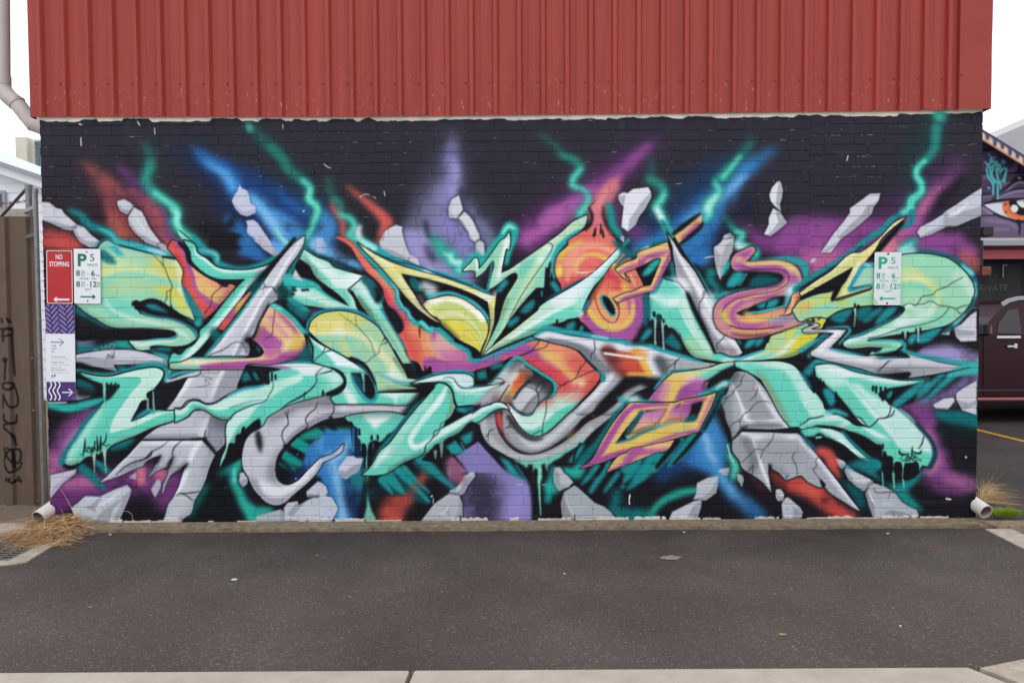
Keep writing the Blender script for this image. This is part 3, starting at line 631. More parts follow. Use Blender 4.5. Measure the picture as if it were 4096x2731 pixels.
 S('1070,890 1060,1020 1080,1230 1100,1340',[6,30,18,4],BK2,5);S('880,990 870,1060',[10,14],BK2,2);S('1895,520 1895,580',[8,10],BK2,2);S('1910,600 1925,680',[14,3],(90,150,136),1.5)
 # ---- red and purple panel ----
 P.crop='B2'
 body(P,'-40,0! 60,40 140,140 180,270 260,350 400,440 540,505 770,590! 700,690 575,820 480,930 380,1010! 310,950 230,800 150,650 95,560 110,400 60,290 -20,190 -100,100!',(212,86,84),8)
 S('20,20 110,110 150,220 200,340 260,470 290,600 420,730 590,850',[26,24,22,26,34,34,40,50],(158,82,158),3)
 F('170,270 260,350 400,440 540,505 780,590 700,690 575,820 430,735 300,630 270,540 230,400',(222,172,130),2);S('300,560 420,640 560,740',[30,50,40],(214,184,110),10,.9);S('480,500 680,600',[50,60],(220,146,118),12,.9)
 S('720,640 560,840 400,1000',[30,30,26],(130,60,80),12,.7);S('20,200 90,330 120,480 110,580',[14,14,10,14],(150,56,60),6,.7)
 K()
 S('590,530 580,600 470,720 470,780 440,860 380,940',[4,3,3,3,3,3],(40,30,34),1.2);S('640,550 580,620',[4,2],(40,30,34),1.2)
 S('100,600 180,760 260,900 320,1000 290,1080',[10,30,34,30,14],(34,128,134),4);S('280,1050 300,1090 330,1060',[20,16,10],(44,160,160),4)
 S('60,40 150,130 190,270 270,350 400,445 540,510 640,540',[16,22,22,18,16,20,40],BK,2)
 # ---- turquoise stroke of the angular letter ----
 S('250,0 330,130 440,160 520,200 540,290 640,345 800,375 1050,335 1270,230',[30,34,30,30,30,30,26,22,18],(34,142,146),5);S('330,130 440,150 530,190 545,280',[6,10,12,8],(150,206,214),4,.8)
 body(P,'110,0! 250,60 280,160 400,240 540,350 750,385 1000,375 1250,305! 1100,470 900,700 700,930 480,1190 330,1380 180,1500! C2: 180,112! 70,165! 0,240! -70,235! -80,160 -20,40 B2: 60,1470 150,1390 250,1330 310,1240 320,1160 420,1070 600,840 780,620 905,497! 700,502 530,490 400,435 290,350 210,250 200,160',(100,204,184),11)
 F('250,60 280,160 400,240 540,350 750,385 1000,375 1250,305 1100,470 1080,400! 800,420 600,410 480,350 350,250 260,190',(212,234,232),3)
 S('1110,400 900,640 650,950 400,1220 180,1470 60,1600',[16,22,22,22,24,26],(206,234,228),3);S('1080,380 1180,350',[30,20],(224,228,236),6)
 S('900,500 700,720 450,1010 330,1160',[6,10,10,8],(70,150,140),4,.7)
 K()
 # ---- purple wedge and bar ----
 bar='B2: 1215,825! 1330,890 1500,1010 1620,1150 1668,1290 1660,1420 C2: 1570,90 1400,145 1200,180 900,190 880,240! 0,240! -65,235! -65,172! 60,163! 190,112! 700,107 980,97 1100,72 1138,20 B2: 1120,1400 1060,1330 985,1260! 1060,1100 1130,970'
 body(P,bar,(222,178,142),10)
 F('C2: -100,100 200,100 460,170 380,250 -100,250',(110,204,186),10);F('C2: -80,160 60,150 350,115 420,170 100,175',(236,234,226),4);S('C2: 100,160 400,140 700,140 1000,130',[12,16,16,10],(232,212,170),5,.9)
 S('C2: 330,212 600,205 850,195 1100,170 1300,140 1450,70 B2: 1600,1440',[14,30,34,24,26,50,50],(160,82,152),3)
 S('C2: -50,225 200,225 320,220',[10,12,8],(150,190,180),6,.7)
 F('B2: 1055,1100 1200,1170 1350,1290 1425,1370 1330,1450 1150,1470 1150,1400 1060,1330 985,1260',(166,88,158),5);S('B2: 990,1270 1080,1130',[30,50],(150,100,70),10,.8)
 S('B2: 1150,1420 1250,1420 1380,1380 C2: 1180,100',[12,40,30,20],(196,120,156),8,.8)
 S('B2: 1310,890 1450,1000 1600,1180',[16,46,30],(172,98,150),7);S('B2: 1230,990 1400,1160 1560,1330',[30,30,26],(206,152,160),5);S('B2: 1290,1000 1460,1180 1580,1300',[10,18,16],(226,190,146),4)
 S('B2: 1470,1360 1580,1310 1640,1300',[40,60,40],(216,184,92),9);S('B2: 1460,1300 1400,1390',[30,26],(232,206,160),7)
 S('B2: 1330,910 1480,1040 1600,1190 1645,1300 1620,1430',[3,6,7,6,4],(226,204,124),2,.9);S('B2: 1130,960 1080,1080',[30,30],(226,190,140),10,.8)
 S('B2: 1660,1300 1655,1430 C2: 1540,110 1400,150',[12,20,20,8],(70,40,76),6,.8)
 K()
 S('B2: 1280,830 1270,980 1250,1100 1245,1200 1180,1250 1130,1290',[3,3,3,3,3,2],(60,40,50),1.2)
 S('B2: 1240,830 1360,890 1500,990 1640,1160 1700,1200',[22,20,18,18,10],(52,180,178),3);S('B2: 1250,840 1350,880',[10,14],(170,220,220),5,.7)
 F('C2: 220,100! 700,90 950,85! B2: 930,1470! 940,1300 1000,1285 1100,1370 1135,1440 1070,1490 C2: 960,98 700,107',BK2,2);S('C2: 200,102 600,98 900,92',[6,9,4],(70,196,190),2);S('B2: 1050,1370 1080,1420',[10,10],(24,90,92),3)
 # interior black with red sliver
 F('B2: 230,1490! 500,1180 800,800 1080,500 1150,520! 1000,740 700,1120 380,1490!',BK2,2);S('1130,480 1000,660',[60,50],(20,70,78),8,.9);S('500,1180 530,1240',[40,40],(24,96,98),8)
 F('950,665! 985,665! 860,840 720,1030 620,1155! 540,1125! 700,935 850,760',(212,96,86),2,g='950,680 580,1130') if 0 else F('950,665! 985,665! 860,840 720,1030 620,1155! 540,1125! 700,935 850,760',[(196,110,92),(220,150,110),(206,170,90),(170,84,130),(206,84,84),(200,80,80)],2,1,'970,670 580,1140')
 # ---- grey spike ----
 S('1530,-20 1380,170 1200,370 1060,520',[14,18,24,10],BK2,3);S('1700,0 1600,200 1490,400 1390,620 1320,760',[10,18,28,30,14],(30,118,118),4)
 body(P,'1660,-60! 1530,40 1400,180 1290,320 1180,470 1080,620 960,770 830,960 700,1120 560,1310 395,1482! 935,1478! 955,1400 915,1270! 980,1250 1060,1080 1195,830! 1310,760! 1345,590 1450,350 1560,200 1650,40!',(197,200,211),8)
 F('1660,0 1500,260 1400,500 1320,780 1210,800 1060,1080 915,1280 800,1482 735,1482 880,1230 1000,1000 1120,760 1250,600 1380,400 1540,180',(149,153,163),3)
 S('1600,20 1420,310 1260,580 1120,760 1000,980 860,1230 740,1470',[4,10,12,12,12,12,10],(236,236,244),2.5);S('1200,480 1030,740 800,1040 620,1290 480,1470',[4,8,10,12,8],(232,232,240),4,.8)
 S('930,1280 970,1330 960,1420',[60,60,40],(90,92,104),12,.8)
 K()
 for q in ('1135,560 1165,600 1250,605 1310,720 1330,780','1250,605 1290,660 1340,680','1160,600 1080,640','440,1470 640,1390 720,1330 840,1308 890,1370 920,1450','1190,840 1200,800 1225,790'): S(q,[4,3,2],(40,40,48),1.2,.9)
 S('1190,830 1090,1020 990,1250 930,1280',[8,7,10,24],BK2,3)
 S('1130,540 950,790 780,1010 600,1230 390,1480',[4,9,9,9,10],(52,172,176),3)
 # ---- mint letter to its right ----
 upper='B2: 1650,120! 1800,215 2000,315 B3: 80,320 250,395 490,460! 560,600 640,740! 420,925! 300,885 0,872 B2: 1900,868 1650,830! 1520,770 1500,700 1500,640! 1560,600 1500,500! 1540,380'
 S('B2: 1670,90 1850,230 2050,320 B3: 50,270 200,350 350,400',[10,22,24,24,22,10],(24,72,84),4)
 body(P,upper,(168,222,206),8)
 F('B2: 1640,140 1760,280 1900,430 2060,600 2230,640 B3: 100,540 250,640 320,760 330,860! 200,830 100,700 B2: 2150,760 1950,560 1800,430 1700,320',(108,204,184),4)
 S('B2: 1690,200 1850,330 2050,480 B3: 150,520 300,540',[10,26,40,50,60],(214,234,232),6);S('B3: 380,470 470,520',[60,60],(230,238,240),12,.9)
 S('B2: 1640,230 1750,370 1850,530 2000,680',[14,26,26,14],(106,150,136),6,.85);S('B2: 1650,820 1900,850 B3: 0,860 200,880',[14,16,14,8],(84,150,130),5,.8)
 S('B2: 1560,680 1800,760 2050,850 B3: 300,880',[30,30,20,16],(206,232,226),7,.9);S('B2: 1500,740 1700,790 1900,830',[16,24,10],(110,204,186),5)
 K()
 F('B2: 1600,240! 1720,330 1800,470 1950,590 2100,700 2235,850! 2080,780 1950,710 1840,620 1790,575 1640,540 1560,420 1540,330',BK2,2)
 S('B2: 1440,500 1550,540 1650,560 1800,590 1900,680 2060,780',[44,40,44,24,10,6],(58,178,174),3);F('! B2: 1540,390 1580,440 1640,530 1500,480',(201,203,209),3)
 F('B2: 1420,640! 1500,620 1540,640 1520,670 1480,720 1520,770 1640,830 1750,930 1700,990 1600,960 1480,820 1430,760',(24,98,102),4);S('B2: 1440,600 1440,700 1500,790 1620,900 1690,950',[34,20,24,40,30],(50,172,172),4);S('B2: 1350,640 1420,680 1390,740',[40,40,30],(20,60,64),6)
 for x,y in ((1530,640),(1640,640),(1690,635),(1505,690)): S('B2: %d,%d %d,%d'%(x-14,y,x+14,y+4),[10,12,10],(40,40,50),2)
 F('B2: 1330,760! 1450,780 1600,900 1750,920 2000,880! 1850,930 1700,1060 1690,1140! 1550,1000 1400,860',BK2,3);S('B2: 1500,830 1650,960',[44,40],(30,120,126),6,.8);S('B2: 1780,960 1820,930',[30,26],(130,130,150),9,.6)
 # second leg
 body(P,'B3: 300,640! 400,560 500,470! 560,600 620,740 735,850 780,960 880,1120 1000,1340 1115,1575! 965,1575! 880,1430 800,1300 720,1180 600,1020 480,860 390,740',(154,212,190),10)
 S('B3: 430,560 560,720 700,900 830,1130 980,1400 1060,1568',[30,40,36,26,20,14],(120,208,190),7);S('B3: 420,540 540,700 680,900',[40,30,12],(216,234,232),8,.9)
 S('B3: 420,730 540,900 700,1120 850,1340 980,1568',[14,26,30,26,24],(84,136,110),5);S('B3: 640,980 800,1230 930,1440 1010,1568',[6,10,12,12],(150,216,192),3);S('B3: 800,1060 950,1320 1080,1568',[14,20,16],(190,208,160),6,.8)
 K()
 F('B3: 300,638! 345,645 400,730 480,860 580,990 700,1150 600,1020 440,925! 410,880 370,760',BK2,2)
 S('B3: 540,520 640,620 700,680 730,740 720,820 740,900',[10,22,20,16,14,12],(90,186,188),3);S('B3: 500,500 600,590 650,700 680,780',[30,40,40,20],(34,96,104),5);S('B3: 640,600 690,720 660,780',[8,26,14],BK2,4);S('B3: 730,880 840,1060 950,1240 1080,1480',[12,14,14,12],(40,126,146),3)
 # ---- yellow dome ----
 dome='B2: 1715,1160! 1740,1060 1850,960 2050,915 B3: 250,918 400,950 560,1030 680,1120 740,1210 800,1300 880,1430 970,1568 C3: 1060,365! 1190,392 1200,450! 1000,440 860,425! 1190,490! 660,540! 650,420 600,300 540,200 480,150 340,110! 200,60 0,-30! B2: 2100,1460 2000,1390 1850,1290'
 S('B2: 1690,1200 1720,1060 1850,940 2050,895 B3: 230,895 400,925 560,1000 700,1110',[8,20,22,20,20,20,18,10],(44,140,160),3)
 body(P,dome,(164,206,168),9)
 S('B3: -200,1080 -100,1000 100,960 300,970 500,1040',[60,90,80,70,40],(206,206,120),12);S('B3: -200,1160 0,1130 200,1110 350,1150',[50,60,50,30],(212,198,96),10)
 S('B3: -180,1180 0,1190 200,1180 400,1210 560,1300 700,1450 800,1568 C3: 860,300',[20,30,30,26,30,36,44,50],(224,224,178),9,.95)
 S('B3: -100,1050 100,1060 250,1070',[10,14,10],(232,230,200),8,.8);S('B3: 150,1200 220,1200',[40,40],(238,236,220),10,.9)
 F('B3: -170,1240 0,1225 200,1215 350,1250 500,1350 620,1470 760,1568 C3: 820,350 700,300 560,200 500,160 300,90 100,20 0,-20',(138,202,178),6);S('B3: 200,1280 300,1480 C3: 300,100',[26,30,24],(204,206,130),8,.8);S('B3: 60,1300 0,1400',[30,40],(192,204,120),12,.7)
 S('B3: 400,1330 560,1450 C3: 600,180',[40,60,60],(168,206,170),12,.8)
 S('C3: 880,100 980,250 1060,360',[10,14,12],(100,150,110),3);S('C3: 940,100 1040,280 1090,370',[10,16,16],(196,214,166),4);S('C3: 860,330 940,380 1050,390',[60,60,30],(216,232,222),12,.9)
 S('C3: 680,520 900,470 1150,480',[10,20,14],(136,176,130),6,.8)
 K()
 for q in ('B3: 390,960 405,1090 420,1110 580,1300 640,1480','B3: 740,1290 715,1340 690,1400 695,1430 600,1500 530,1568 C3: 480,170','B3: 180,940 400,1100'): S(q,[2,3,2.5],(50,70,60),1.1,.85)
 F('B3: 740,1215! 760,1245 735,1290 800,1255 790,1300 720,1335 800,1310 780,1260',BK,1)
 S('C3: 880,0 960,150 1040,300 1060,370',[8,9,6,2],BK,1.5);S('C3: 1040,0 1120,150 1200,330',[14,18,14],(30,60,84),3)
 S('C3: 660,540 900,515 1200,505',[3,3,4],BK,1);S('C3: 660,530 900,500 1200,515',[2,2,2],BK,1)
 # ---- grey arch ----
 arch='C3: 1175,665! 1110,770 1040,835! 900,802 700,790 400,820 100,870 C2: 1970,870 1700,1000 1500,1150 1380,1290 1310,1450 1285,1560 D2: 1285,640 1330,720 1430,768 1560,720 1700,580 1850,430! 1950,390 2050,340 2160,230! 2140,330 2050,400 1890,475! 1820,600 1700,730 1500,900 1400,990 1300,1022 1180,990 1080,900 1000,800 930,650 870,540 865,350 920,170 1000,90 1080,50! C2: 1140,960 1180,880 1300,800 1450,720 1800,620 2000,595 2035,690! C3: 700,692'
 body(P,arch,(193,195,205),8)
 S('C3: 1030,830 700,795 400,825 100,870 C2: 1900,900 1650,1040 1480,1180 1350,1350',[40,46,46,46,46,50,44,30],(145,147,159),3)
 S('C2: 1330,1290 1270,1450 D2: 1240,640',[30,40,50],(153,155,167),10,.9)
 F('D2: 1060,700 1160,820 1300,905 1400,890 1560,800 1750,640 1850,470 1890,470 1820,600 1700,730 1500,900 1400,990 1300,1022 1180,990 1080,900 1000,800 930,650',(157,160,173),4)
 S('D2: 1100,740 1200,830 1350,850 1560,740 1720,590 1860,430',[20,50,40,30,30,14],(224,225,234),6);S('D2: 960,300 940,480 1000,620',[60,70,50],(195,197,207),12,.8);S('D2: 1250,560 1300,690',[40,40],(135,137,151),12,.8)
 S('C2: 1200,900 1400,800 1600,690 1800,660 2000,650',[30,30,40,50,60],(110,110,122),13,.8);S('C3: 300,700 700,715 1100,690',[14,14,10],(120,112,122),7,.8);S('C3: 200,760 700,745 1050,790',[14,20,12],(222,220,228),6,.8)
 S('D2: 1900,430 2000,400 2130,290',[20,20,8],(150,180,220),6,.9)
 K()
 S('D2: 1060,100 1080,230 1095,340',[20,26,8],BK2,6)
 for q in ('C2: 1450,760 1440,870 1450,940 1380,1030 1370,1120 1410,1210 1420,1250','C2: 1820,670 1800,740 1700,830 1670,900 1700,960 1680,1000','C2: 2030,690 2030,780 1980,860','C2: 1410,790 1440,870'): S(q,[3,4,4,3],(30,30,36),1.2)
 F('C2: 1390,1200 1420,1215 1440,1260 1400,1260',BK,2);F('C2: 1960,860 1990,840 2030,880',BK,2)
 S('D2: 1290,580 1330,410 1430,270 1540,155 1690,35',[8,14,14,12,6],BK2,2)
 F('C3: 0,580! 80,600 110,690! C2: 2040,690 1990,620',BK2,4)
 # ---- turquoise ring ----
 ring='B2: 1680,1200! 1800,1300 2000,1410 2240,1540 C3: 100,5 300,130 500,255 560,330 640,440 665,560 690,548! 1208,546! 1195,655! 1100,690 700,690 350,688 130,690! 80,610 180,560 260,480 272,380 230,290 100,220 C2: 1980,215 1770,150!'
 body(P,ring,(104,205,187),9)
 F('B2: 1690,1215 1850,1330 2050,1440 C3: 60,0 340,145 470,250 490,265! 330,225 150,200! 60,90 B2: 2060,1560 1850,1380',(224,237,239),3)
 S('C3: 240,470 300,560 340,640 370,690',[16,34,40,30],(212,234,230),5);S('C3: 290,280 330,420 420,580',[30,30,20],(168,222,206),8,.8)
 F('C3: 700,565 1205,548 920,630 930,690 890,690 890,640',(216,236,232),4);S('C3: 1000,620 1190,580',[30,40],(170,226,208),7,.8)
 K()
 body(P,'C3: 330,290! 400,295 490,285! 560,330 620,430 645,540 640,620 590,640 520,600 440,500 370,400',BK2,0)
 K();F('C3: 345,300 400,310 500,470 510,560 440,480 370,390',(26,70,86),4);S('C3: 340,320 380,430 460,560 540,640 610,650 660,580 650,480 600,330 520,230 420,160',[8,12,14,16,16,14,8,12,12,10],(40,150,162),3)
 S('C3: 480,280 495,400 500,530',[16,5,4],(120,190,178),1.5);S('C3: 330,110 420,140 520,210 600,330 640,440',[18,16,14,10,6],BK,2)
 S('B2: 1690,1230 1760,1380 1760,1500 C2: 1760,150',[12,10,8,6],BK,2);F('B2: 1670,1380! 1720,1300 1760,1560 C2: 1760,145 1560,130',(24,92,98),4)
 S('B2: 1920,1370 1900,1430 1820,1510 C2: 1770,150',[3,3,3,3],(24,34,38),1.2);S('B2: 1990,1410 1900,1440',[5,2],(24,34,38),1.2)

def paint_mid(P):
 F,S,K=P.F,P.S,P.K
 # dark behind
 F('! B3: 420,60 900,300 2200,700 B4: 1000,700 1500,1000 1900,1300 2240,1300 C4: 2200,900 1500,1560 700,1400 0,1300 C3: 1200,1500 900,900 1300,400',BK,7)
 F('D3: 1960,208! 2240,525! 2240,610! 1850,600! 1800,590! 1575,640 1580,520 1620,430 1700,380',(132,124,182),2);S('D3: 1640,470 1680,600 1740,690',[50,60,40],(146,84,110),9,.9)
 P.crop='B3'
 # red strip and pink floor of the S letter
 body(P,'120,-40! 330,90 420,240 530,400 640,500 730,620 770,740 830,870 950,1000 1000,1120 940,1200! 1010,1320 1110,1540 C3: 1130,130 1210,180 1260,270 1400,315! 1650,290 1880,270! 2240,160 C4: 560,20! 700,-60! B3: 1900,1560! 1840,1510 1820,1430 1740,1360 1620,1290 1500,1185 1380,1150 1280,1160 1180,1070 1060,980 1000,890 950,830 920,680 850,580 760,470 600,330 480,180 340,40 200,-40',(212,96,88),0)
 S('300,40 480,260 620,420 780,600 880,780',[10,14,24,26,20],(230,130,110),7,.7);S('600,360 700,470 850,640',[14,24,16],(206,150,110),6,.8);S('620,500 760,680 850,900 960,1040',[14,24,24,20],(196,66,80),8,.9)
 S('860,820 920,960 1000,1080 1020,1160',[20,40,40,20],(178,84,140),9,.9);S('1000,960 1080,1060 1200,1150',[30,40,30],(208,84,90),8)
 S('1000,1180 1100,1350 1200,1540',[60,90,90],(214,96,80),10);S('1150,1100 1250,1260 1350,1450 C3: 1300,200',[60,90,90,60],(226,142,104),12);S('1330,1180 1340,1300',[40,50],(222,180,120),10,.9)
 for x in (1020,1060,1100,1140): S('%d,1200 %d,1360 %d,1540'%(x,x+70,x+150),[5,8,5],(196,80,76),2.5,.6)
 F('1390,1150 1500,1190 1620,1295 1760,1375 1820,1440 1845,1520 1930,1560! C3: 2240,60! 2000,205 1800,212 1600,190 1450,100 1360,-60',(206,152,160),5);S('1370,1190 1350,1320 1400,1450 C3: 1480,120 1620,200 1800,215 2100,130',[16,12,10,12,14,14,12],(214,170,130),4,.9);S('1400,1170 1380,1250',[24,20],(172,86,160),6)
 S('1560,1450 1700,1500 C3: 1850,120',[60,80,50],(186,104,154),14,.9);S('1500,1300 1600,1350',[70,60],(212,176,166),12,.8)
 S('C3: 1350,200 1560,240 1760,255 1950,220 2240,110',[70,60,56,50,40],(162,84,154),5)
 K()
 F('C3: 1130,170! 1160,170 1200,190 1215,240 1250,270 1290,260 1330,210 1360,210 1370,290 1420,320 1250,420 1180,340',BK2,2);S('C3: 1190,195 1195,240',[12,12],BK2,1.5);S('C3: 1280,210 1282,260',[7,8],BK2,1.5)
 for p,w in (('1205,1020 1210,1120 1210,1250',[10,7,3]),): S(p,w,(40,26,34),2,.9)
 F('640,500! 690,560 740,640 740,760 800,830 900,900 990,1030 1000,1150 940,1200 880,1120 760,900 720,760',BK,3)
 # black gap and teal edge between strip and yellow frame
 F('400,60! 560,180 700,330 900,560 1050,740 1200,890 1350,990 1480,1050 1500,1090 1700,1280 1800,1330 1950,1400 1985,1450 1970,1530! 1880,1520 1820,1440 1740,1370 1620,1290 1500,1190 1400,1150 1330,1150 1180,1070 1060,980 1000,890 940,800 900,660 760,480 600,330 470,170',BK2,2)
 S('380,40 520,200 650,330 780,480 880,590 920,660 925,760 990,870 1050,910 1080,980 1180,1070 1230,1060 1330,1160 1390,1120 1500,1180 1620,1290 1760,1380 1840,1440 1850,1510 1920,1550 2050,1540 2240,1480',[6,18,18,22,20,18,20,22,20,20,22,22,22,20,22,18,18,18,18,16,14],(44,160,166),2.5)
 S('860,560 920,640 940,740 1000,860 1060,920 1080,970 1150,1040',[3,6,5,5,4,6,4],(150,206,220),1.5,.9)
 S('1230,1050 1300,1110 1340,1150 1380,1140',[14,12,10,8],(110,210,200),2.5)
 for x,y in ((1400,1080),(1700,1290),(1800,1330),(1930,1420)): S('%d,%d %d,%d'%(x-20,y-10,x+30,y+10),[20,28,20],BK2,2)
 # ---- yellow dome ----
 S('1270,700 1320,730 1450,690 1600,670 1750,720 1950,850 2070,1000 2085,1120',[10,20,18,18,20,22,20,14],(58,170,186),3)
 body(P,'1240,840! 1300,780 1420,745 1570,715 1720,740 1900,845 2020,960 2085,1100 2070,1240 2010,1360 1985,1440! 1940,1390 1860,1345 1720,1275 1600,1170 1500,1080 1430,1000 1330,930',(208,206,112),7)
 S('1380,790 1560,760 1720,790 1850,870 1910,930',[24,20,22,26,26],(238,240,236),4);S('1970,950 2010,990',[34,38],(244,246,242),3)
 S('1330,920 1480,860 1600,860 1750,920 1880,1010 1980,1150 2000,1300',[16,36,40,40,36,26,10],(190,204,124),5);S('1450,1010 1600,950 1740,990 1860,1080 1960,1200',[20,40,40,30,10],(214,218,166),6,.9)
 S('1480,1050 1600,1040 1720,1060 1850,1150 1950,1260 1980,1370',[10,30,40,40,30,12],(182,194,84),6);S('1520,1100 1650,1110 1780,1180 1900,1290 1960,1380',[24,50,50,40,16],(222,208,84),6);S('1700,1200 1850,1230 1950,1330',[20,40,24],(204,192,76),7,.8)
 for p in ('1560,930 1750,960 1900,1080 1980,1200 2010,1330','1600,1030 1800,1080 1940,1230 2000,1360','1700,1190 1830,1210 1950,1330'): S(p,[3,4,3],(234,234,196),1.5,.8)
 S('1300,800 1420,770 1500,760',[40,40,20],(236,234,226),10,.8);S('1280,850 1380,960 1480,1060',[30,30,20],(226,224,170),8,.8);S('1400,1000 1520,1090 1700,1260',[14,20,16],(80,76,54),5,.7)
 K();S('1210,780 1300,900 1370,985 1430,995 1480,1055',[5,4,4,4,3],BK,1.2)
 # ---- yellow frame ----
 F('970,425! 1400,520 1700,610 B4: 0,700 170,790! 190,900 170,960 130,900 50,820 0,780 B3: 1750,700 1600,655 1400,680 1330,720 1260,800! 1130,670',BK2,3)
 F('1100,480! 1180,530 1230,600 1290,650 1400,660 1330,730 1290,720 1270,640 1180,640 1120,590',(54,176,172),5);S('1120,510 1160,580 1170,630',[24,30,14],(24,90,92),5);S('1270,580 1380,640',[34,40],(206,220,226),9,.9);S('1210,740 1250,790',[26,24],(90,88,96),9)
 fr='410,30! 600,160 860,290 1100,370 1500,480 1900,620 B4: 120,680 305,735! 285,900 240,1100 180,1260 75,1505! 95,1420 150,1290 190,1150 195,1000 165,790! 0,700 B3: 1700,610 1400,520 970,425! 1030,530 1130,680 1230,850 1320,940 1390,1000 1480,1060! 1420,1040 1350,1000 1270,940 1200,890! 1050,740 900,560 700,330 540,170'
 S('540,60 700,150 850,230 1050,310 1300,400 1500,450 1700,520 1900,600 2100,690',[34,30,22,18,24,24,24,22,14],(46,154,168),3);S('480,20 620,110',[20,30],(180,232,232),5,.9);S('1280,390 1360,410',[20,20],(216,234,240),6)
 S('540,100 700,190 870,260 1200,340 1500,450 1900,590',[4,5,6,5,7,4],(20,60,76),2)
 body(P,fr,(208,210,140),7)
 S('480,100 640,210 800,310 900,400 1000,560 1120,720 1230,880 1330,980',[8,14,18,14,12,14,14,8],(230,230,190),4);S('700,250 900,350 1200,420 1600,540 1950,690 2150,750',[16,18,12,14,18,14],(230,228,176),5,.8)
 S('560,190 800,460 1000,700 1180,880',[6,12,12,8],(150,160,100),4,.8);S('900,390 1000,400',[30,30],(214,204,110),8,.8);S('B4: 60,700 200,770',[30,40],(224,232,224),8,.9);S('B4: 240,780 230,1000 180,1200 90,1440',[24,22,18,18],(226,220,130),5);S('B4: 185,820 215,1000 190,1180',[6,10,8],(150,150,96),3,.8)
 S('1150,770 1250,900 1350,990',[8,8,6],(170,140,120),3,.7)
 K();S('B4: 310,700 300,800 270,950 240,1100 200,1230',[10,10,8,6,4],(40,120,140),2);S('B4: 270,700 320,740',[30,34],(210,216,232),8,.8)
 # ---- mint crown and rays ----
 P.crop='B4'
 S('-130,380 -60,260 10,190 60,230 70,310 200,120 300,0 A3: 1420,1420 1500,1300 1560,1320 1550,1450 B4: 440,120 400,300',[18,26,26,26,20,22,26,30,36,32,28,24,16],(40,168,160),5);S('A3: 1430,1380 1500,1300 1560,1330',[8,12,8],(150,232,220),3)
 body(P,'-165,400! -60,300 5,232 30,250 42,385! 150,260 250,120 340,0 A3: 1455,1440 1500,1370 1515,1440 1490,1568 B4: 410,100 350,320 335,425! 450,375 600,265 900,55 1100,-90 A4: 250,1260 415,1175! 415,1210 380,1310 240,1400 150,1480 B4: 1110,80 1030,180 1010,300 960,480 970,560 900,620! 800,610 700,700 600,820 450,1000! 330,1200 220,1345! 75,1505! 200,1260 300,1040 400,720 500,560 545,450 520,420 470,430 300,560 160,650! 200,480 245,290 230,262 200,290 120,400 10,485! 0,400',(160,210,182),8)
 S('410,0 380,160 330,330 300,480',[22,22,16,18],(228,234,240),4);S('-130,380 10,225 40,390 60,360',[6,9,9,6],(224,240,238),2);S('300,100 320,60 250,200 120,330 30,450',[20,26,20,20,10],(130,206,176),6,.8)
 S('330,440 460,370 640,250 880,90 1080,-60',[8,16,14,14,14],(196,226,204),5);F('600,290 760,220 830,210 800,290 650,470 560,700 450,900 420,860 520,650 600,480 500,430 560,380',(118,204,182),6)
 S('900,140 800,350 640,620 500,900 330,1180 120,1430',[40,40,40,36,22,12],(186,220,180),7);S('920,70 970,160 900,240 840,260',[30,40,40,30],(226,238,232),9,.9)
 S('960,200 900,400 820,580 700,720',[40,50,40,20],(120,206,188),10,.9);S('A4: 60,1440 200,1330 360,1230',[30,40,26],(196,222,190),9,.8)
 S('420,760 370,900 280,1100',[14,16,8],(120,150,110),4,.8);S('460,1000 560,860 700,700',[6,10,8],(100,150,130),4,.8);S('350,1020 260,1200 160,1380',[12,12,8],(120,206,180),3)
 K()
 S('440,1000 480,920 600,700 800,400 940,200 990,100 990,60 930,40 830,100 560,290 520,310',[3,3,3,3,3,4,4,4,4,3,1],(44,60,70),1.2)
 F('250,870! 290,650 390,520 480,435 525,428 540,460 470,600 400,720 330,900 300,1020 170,1265! 240,1080',BK2,2);S('310,640 390,540',[20,24],(40,140,150),4);S('190,500 160,640',[8,9],(50,150,166),2);S('220,280 200,420 160,600',[8,8,6],(40,130,150),2)
 F('220,1345! 350,1170 460,1000 600,820 720,700 800,610 815,900! 700,960 550,1090 380,1230',BK2,2);F('580,920 760,760 745,870 640,940',(36,128,134),4);S('450,1070 540,1010',[26,20],(34,130,136),5)
 F('900,360! 930,350 965,380 960,480 1000,480 1060,540 1100,600 1110,660! 1000,700 920,760 890,700 890,500',BK2,2);S('965,290 960,350',[10,16],BK2,2);S('1000,560 1060,640',[24,24],(34,140,144),4);S('835,640 840,840',[12,16],BK2,2);S('870,630 850,840',[14,12],BK2,2);S('855,660 855,720',[8,6],(30,130,140),2)
 # ---- red ring letter ----
 ring='B4: 1115,665! 1095,560 1045,480 1020,380 1060,200 1200,40 A4: 200,1480 330,1380 450,1300 480,1200 440,1110 480,1060 560,980 660,920 600,1090 620,1240 700,1380 B4: 1800,0 1880,140 1990,225 2060,370 2155,590! 2185,740! 2195,900 2170,1100 2080,1260 1950,1302 1650,1275 1500,1180 1380,1060 1335,1010! 1360,900 1500,600 1400,500'
 S('1020,480 1000,300 1060,120 1180,-10 A4: 200,1440 330,1350',[14,20,22,20,20,10],(40,164,168),3)
 body(P,ring,(214,108,100),8)
 S('A4: 560,1000 530,1150 560,1300',[30,40,60],(206,112,140),10,.9);S('A4: 620,1050 580,1250 600,1400',[16,20,30],(220,124,110),8,.8)
 S('1090,250 1130,140 1300,60 A4: 350,1480',[30,30,20,16],(216,190,84),7,.95);S('1080,380 1080,440',[24,24],(226,212,84),4);S('1090,300 1120,420',[50,60],(214,130,110),12,.7);S('1080,340 1082,430',[18,22],(228,214,90),4)
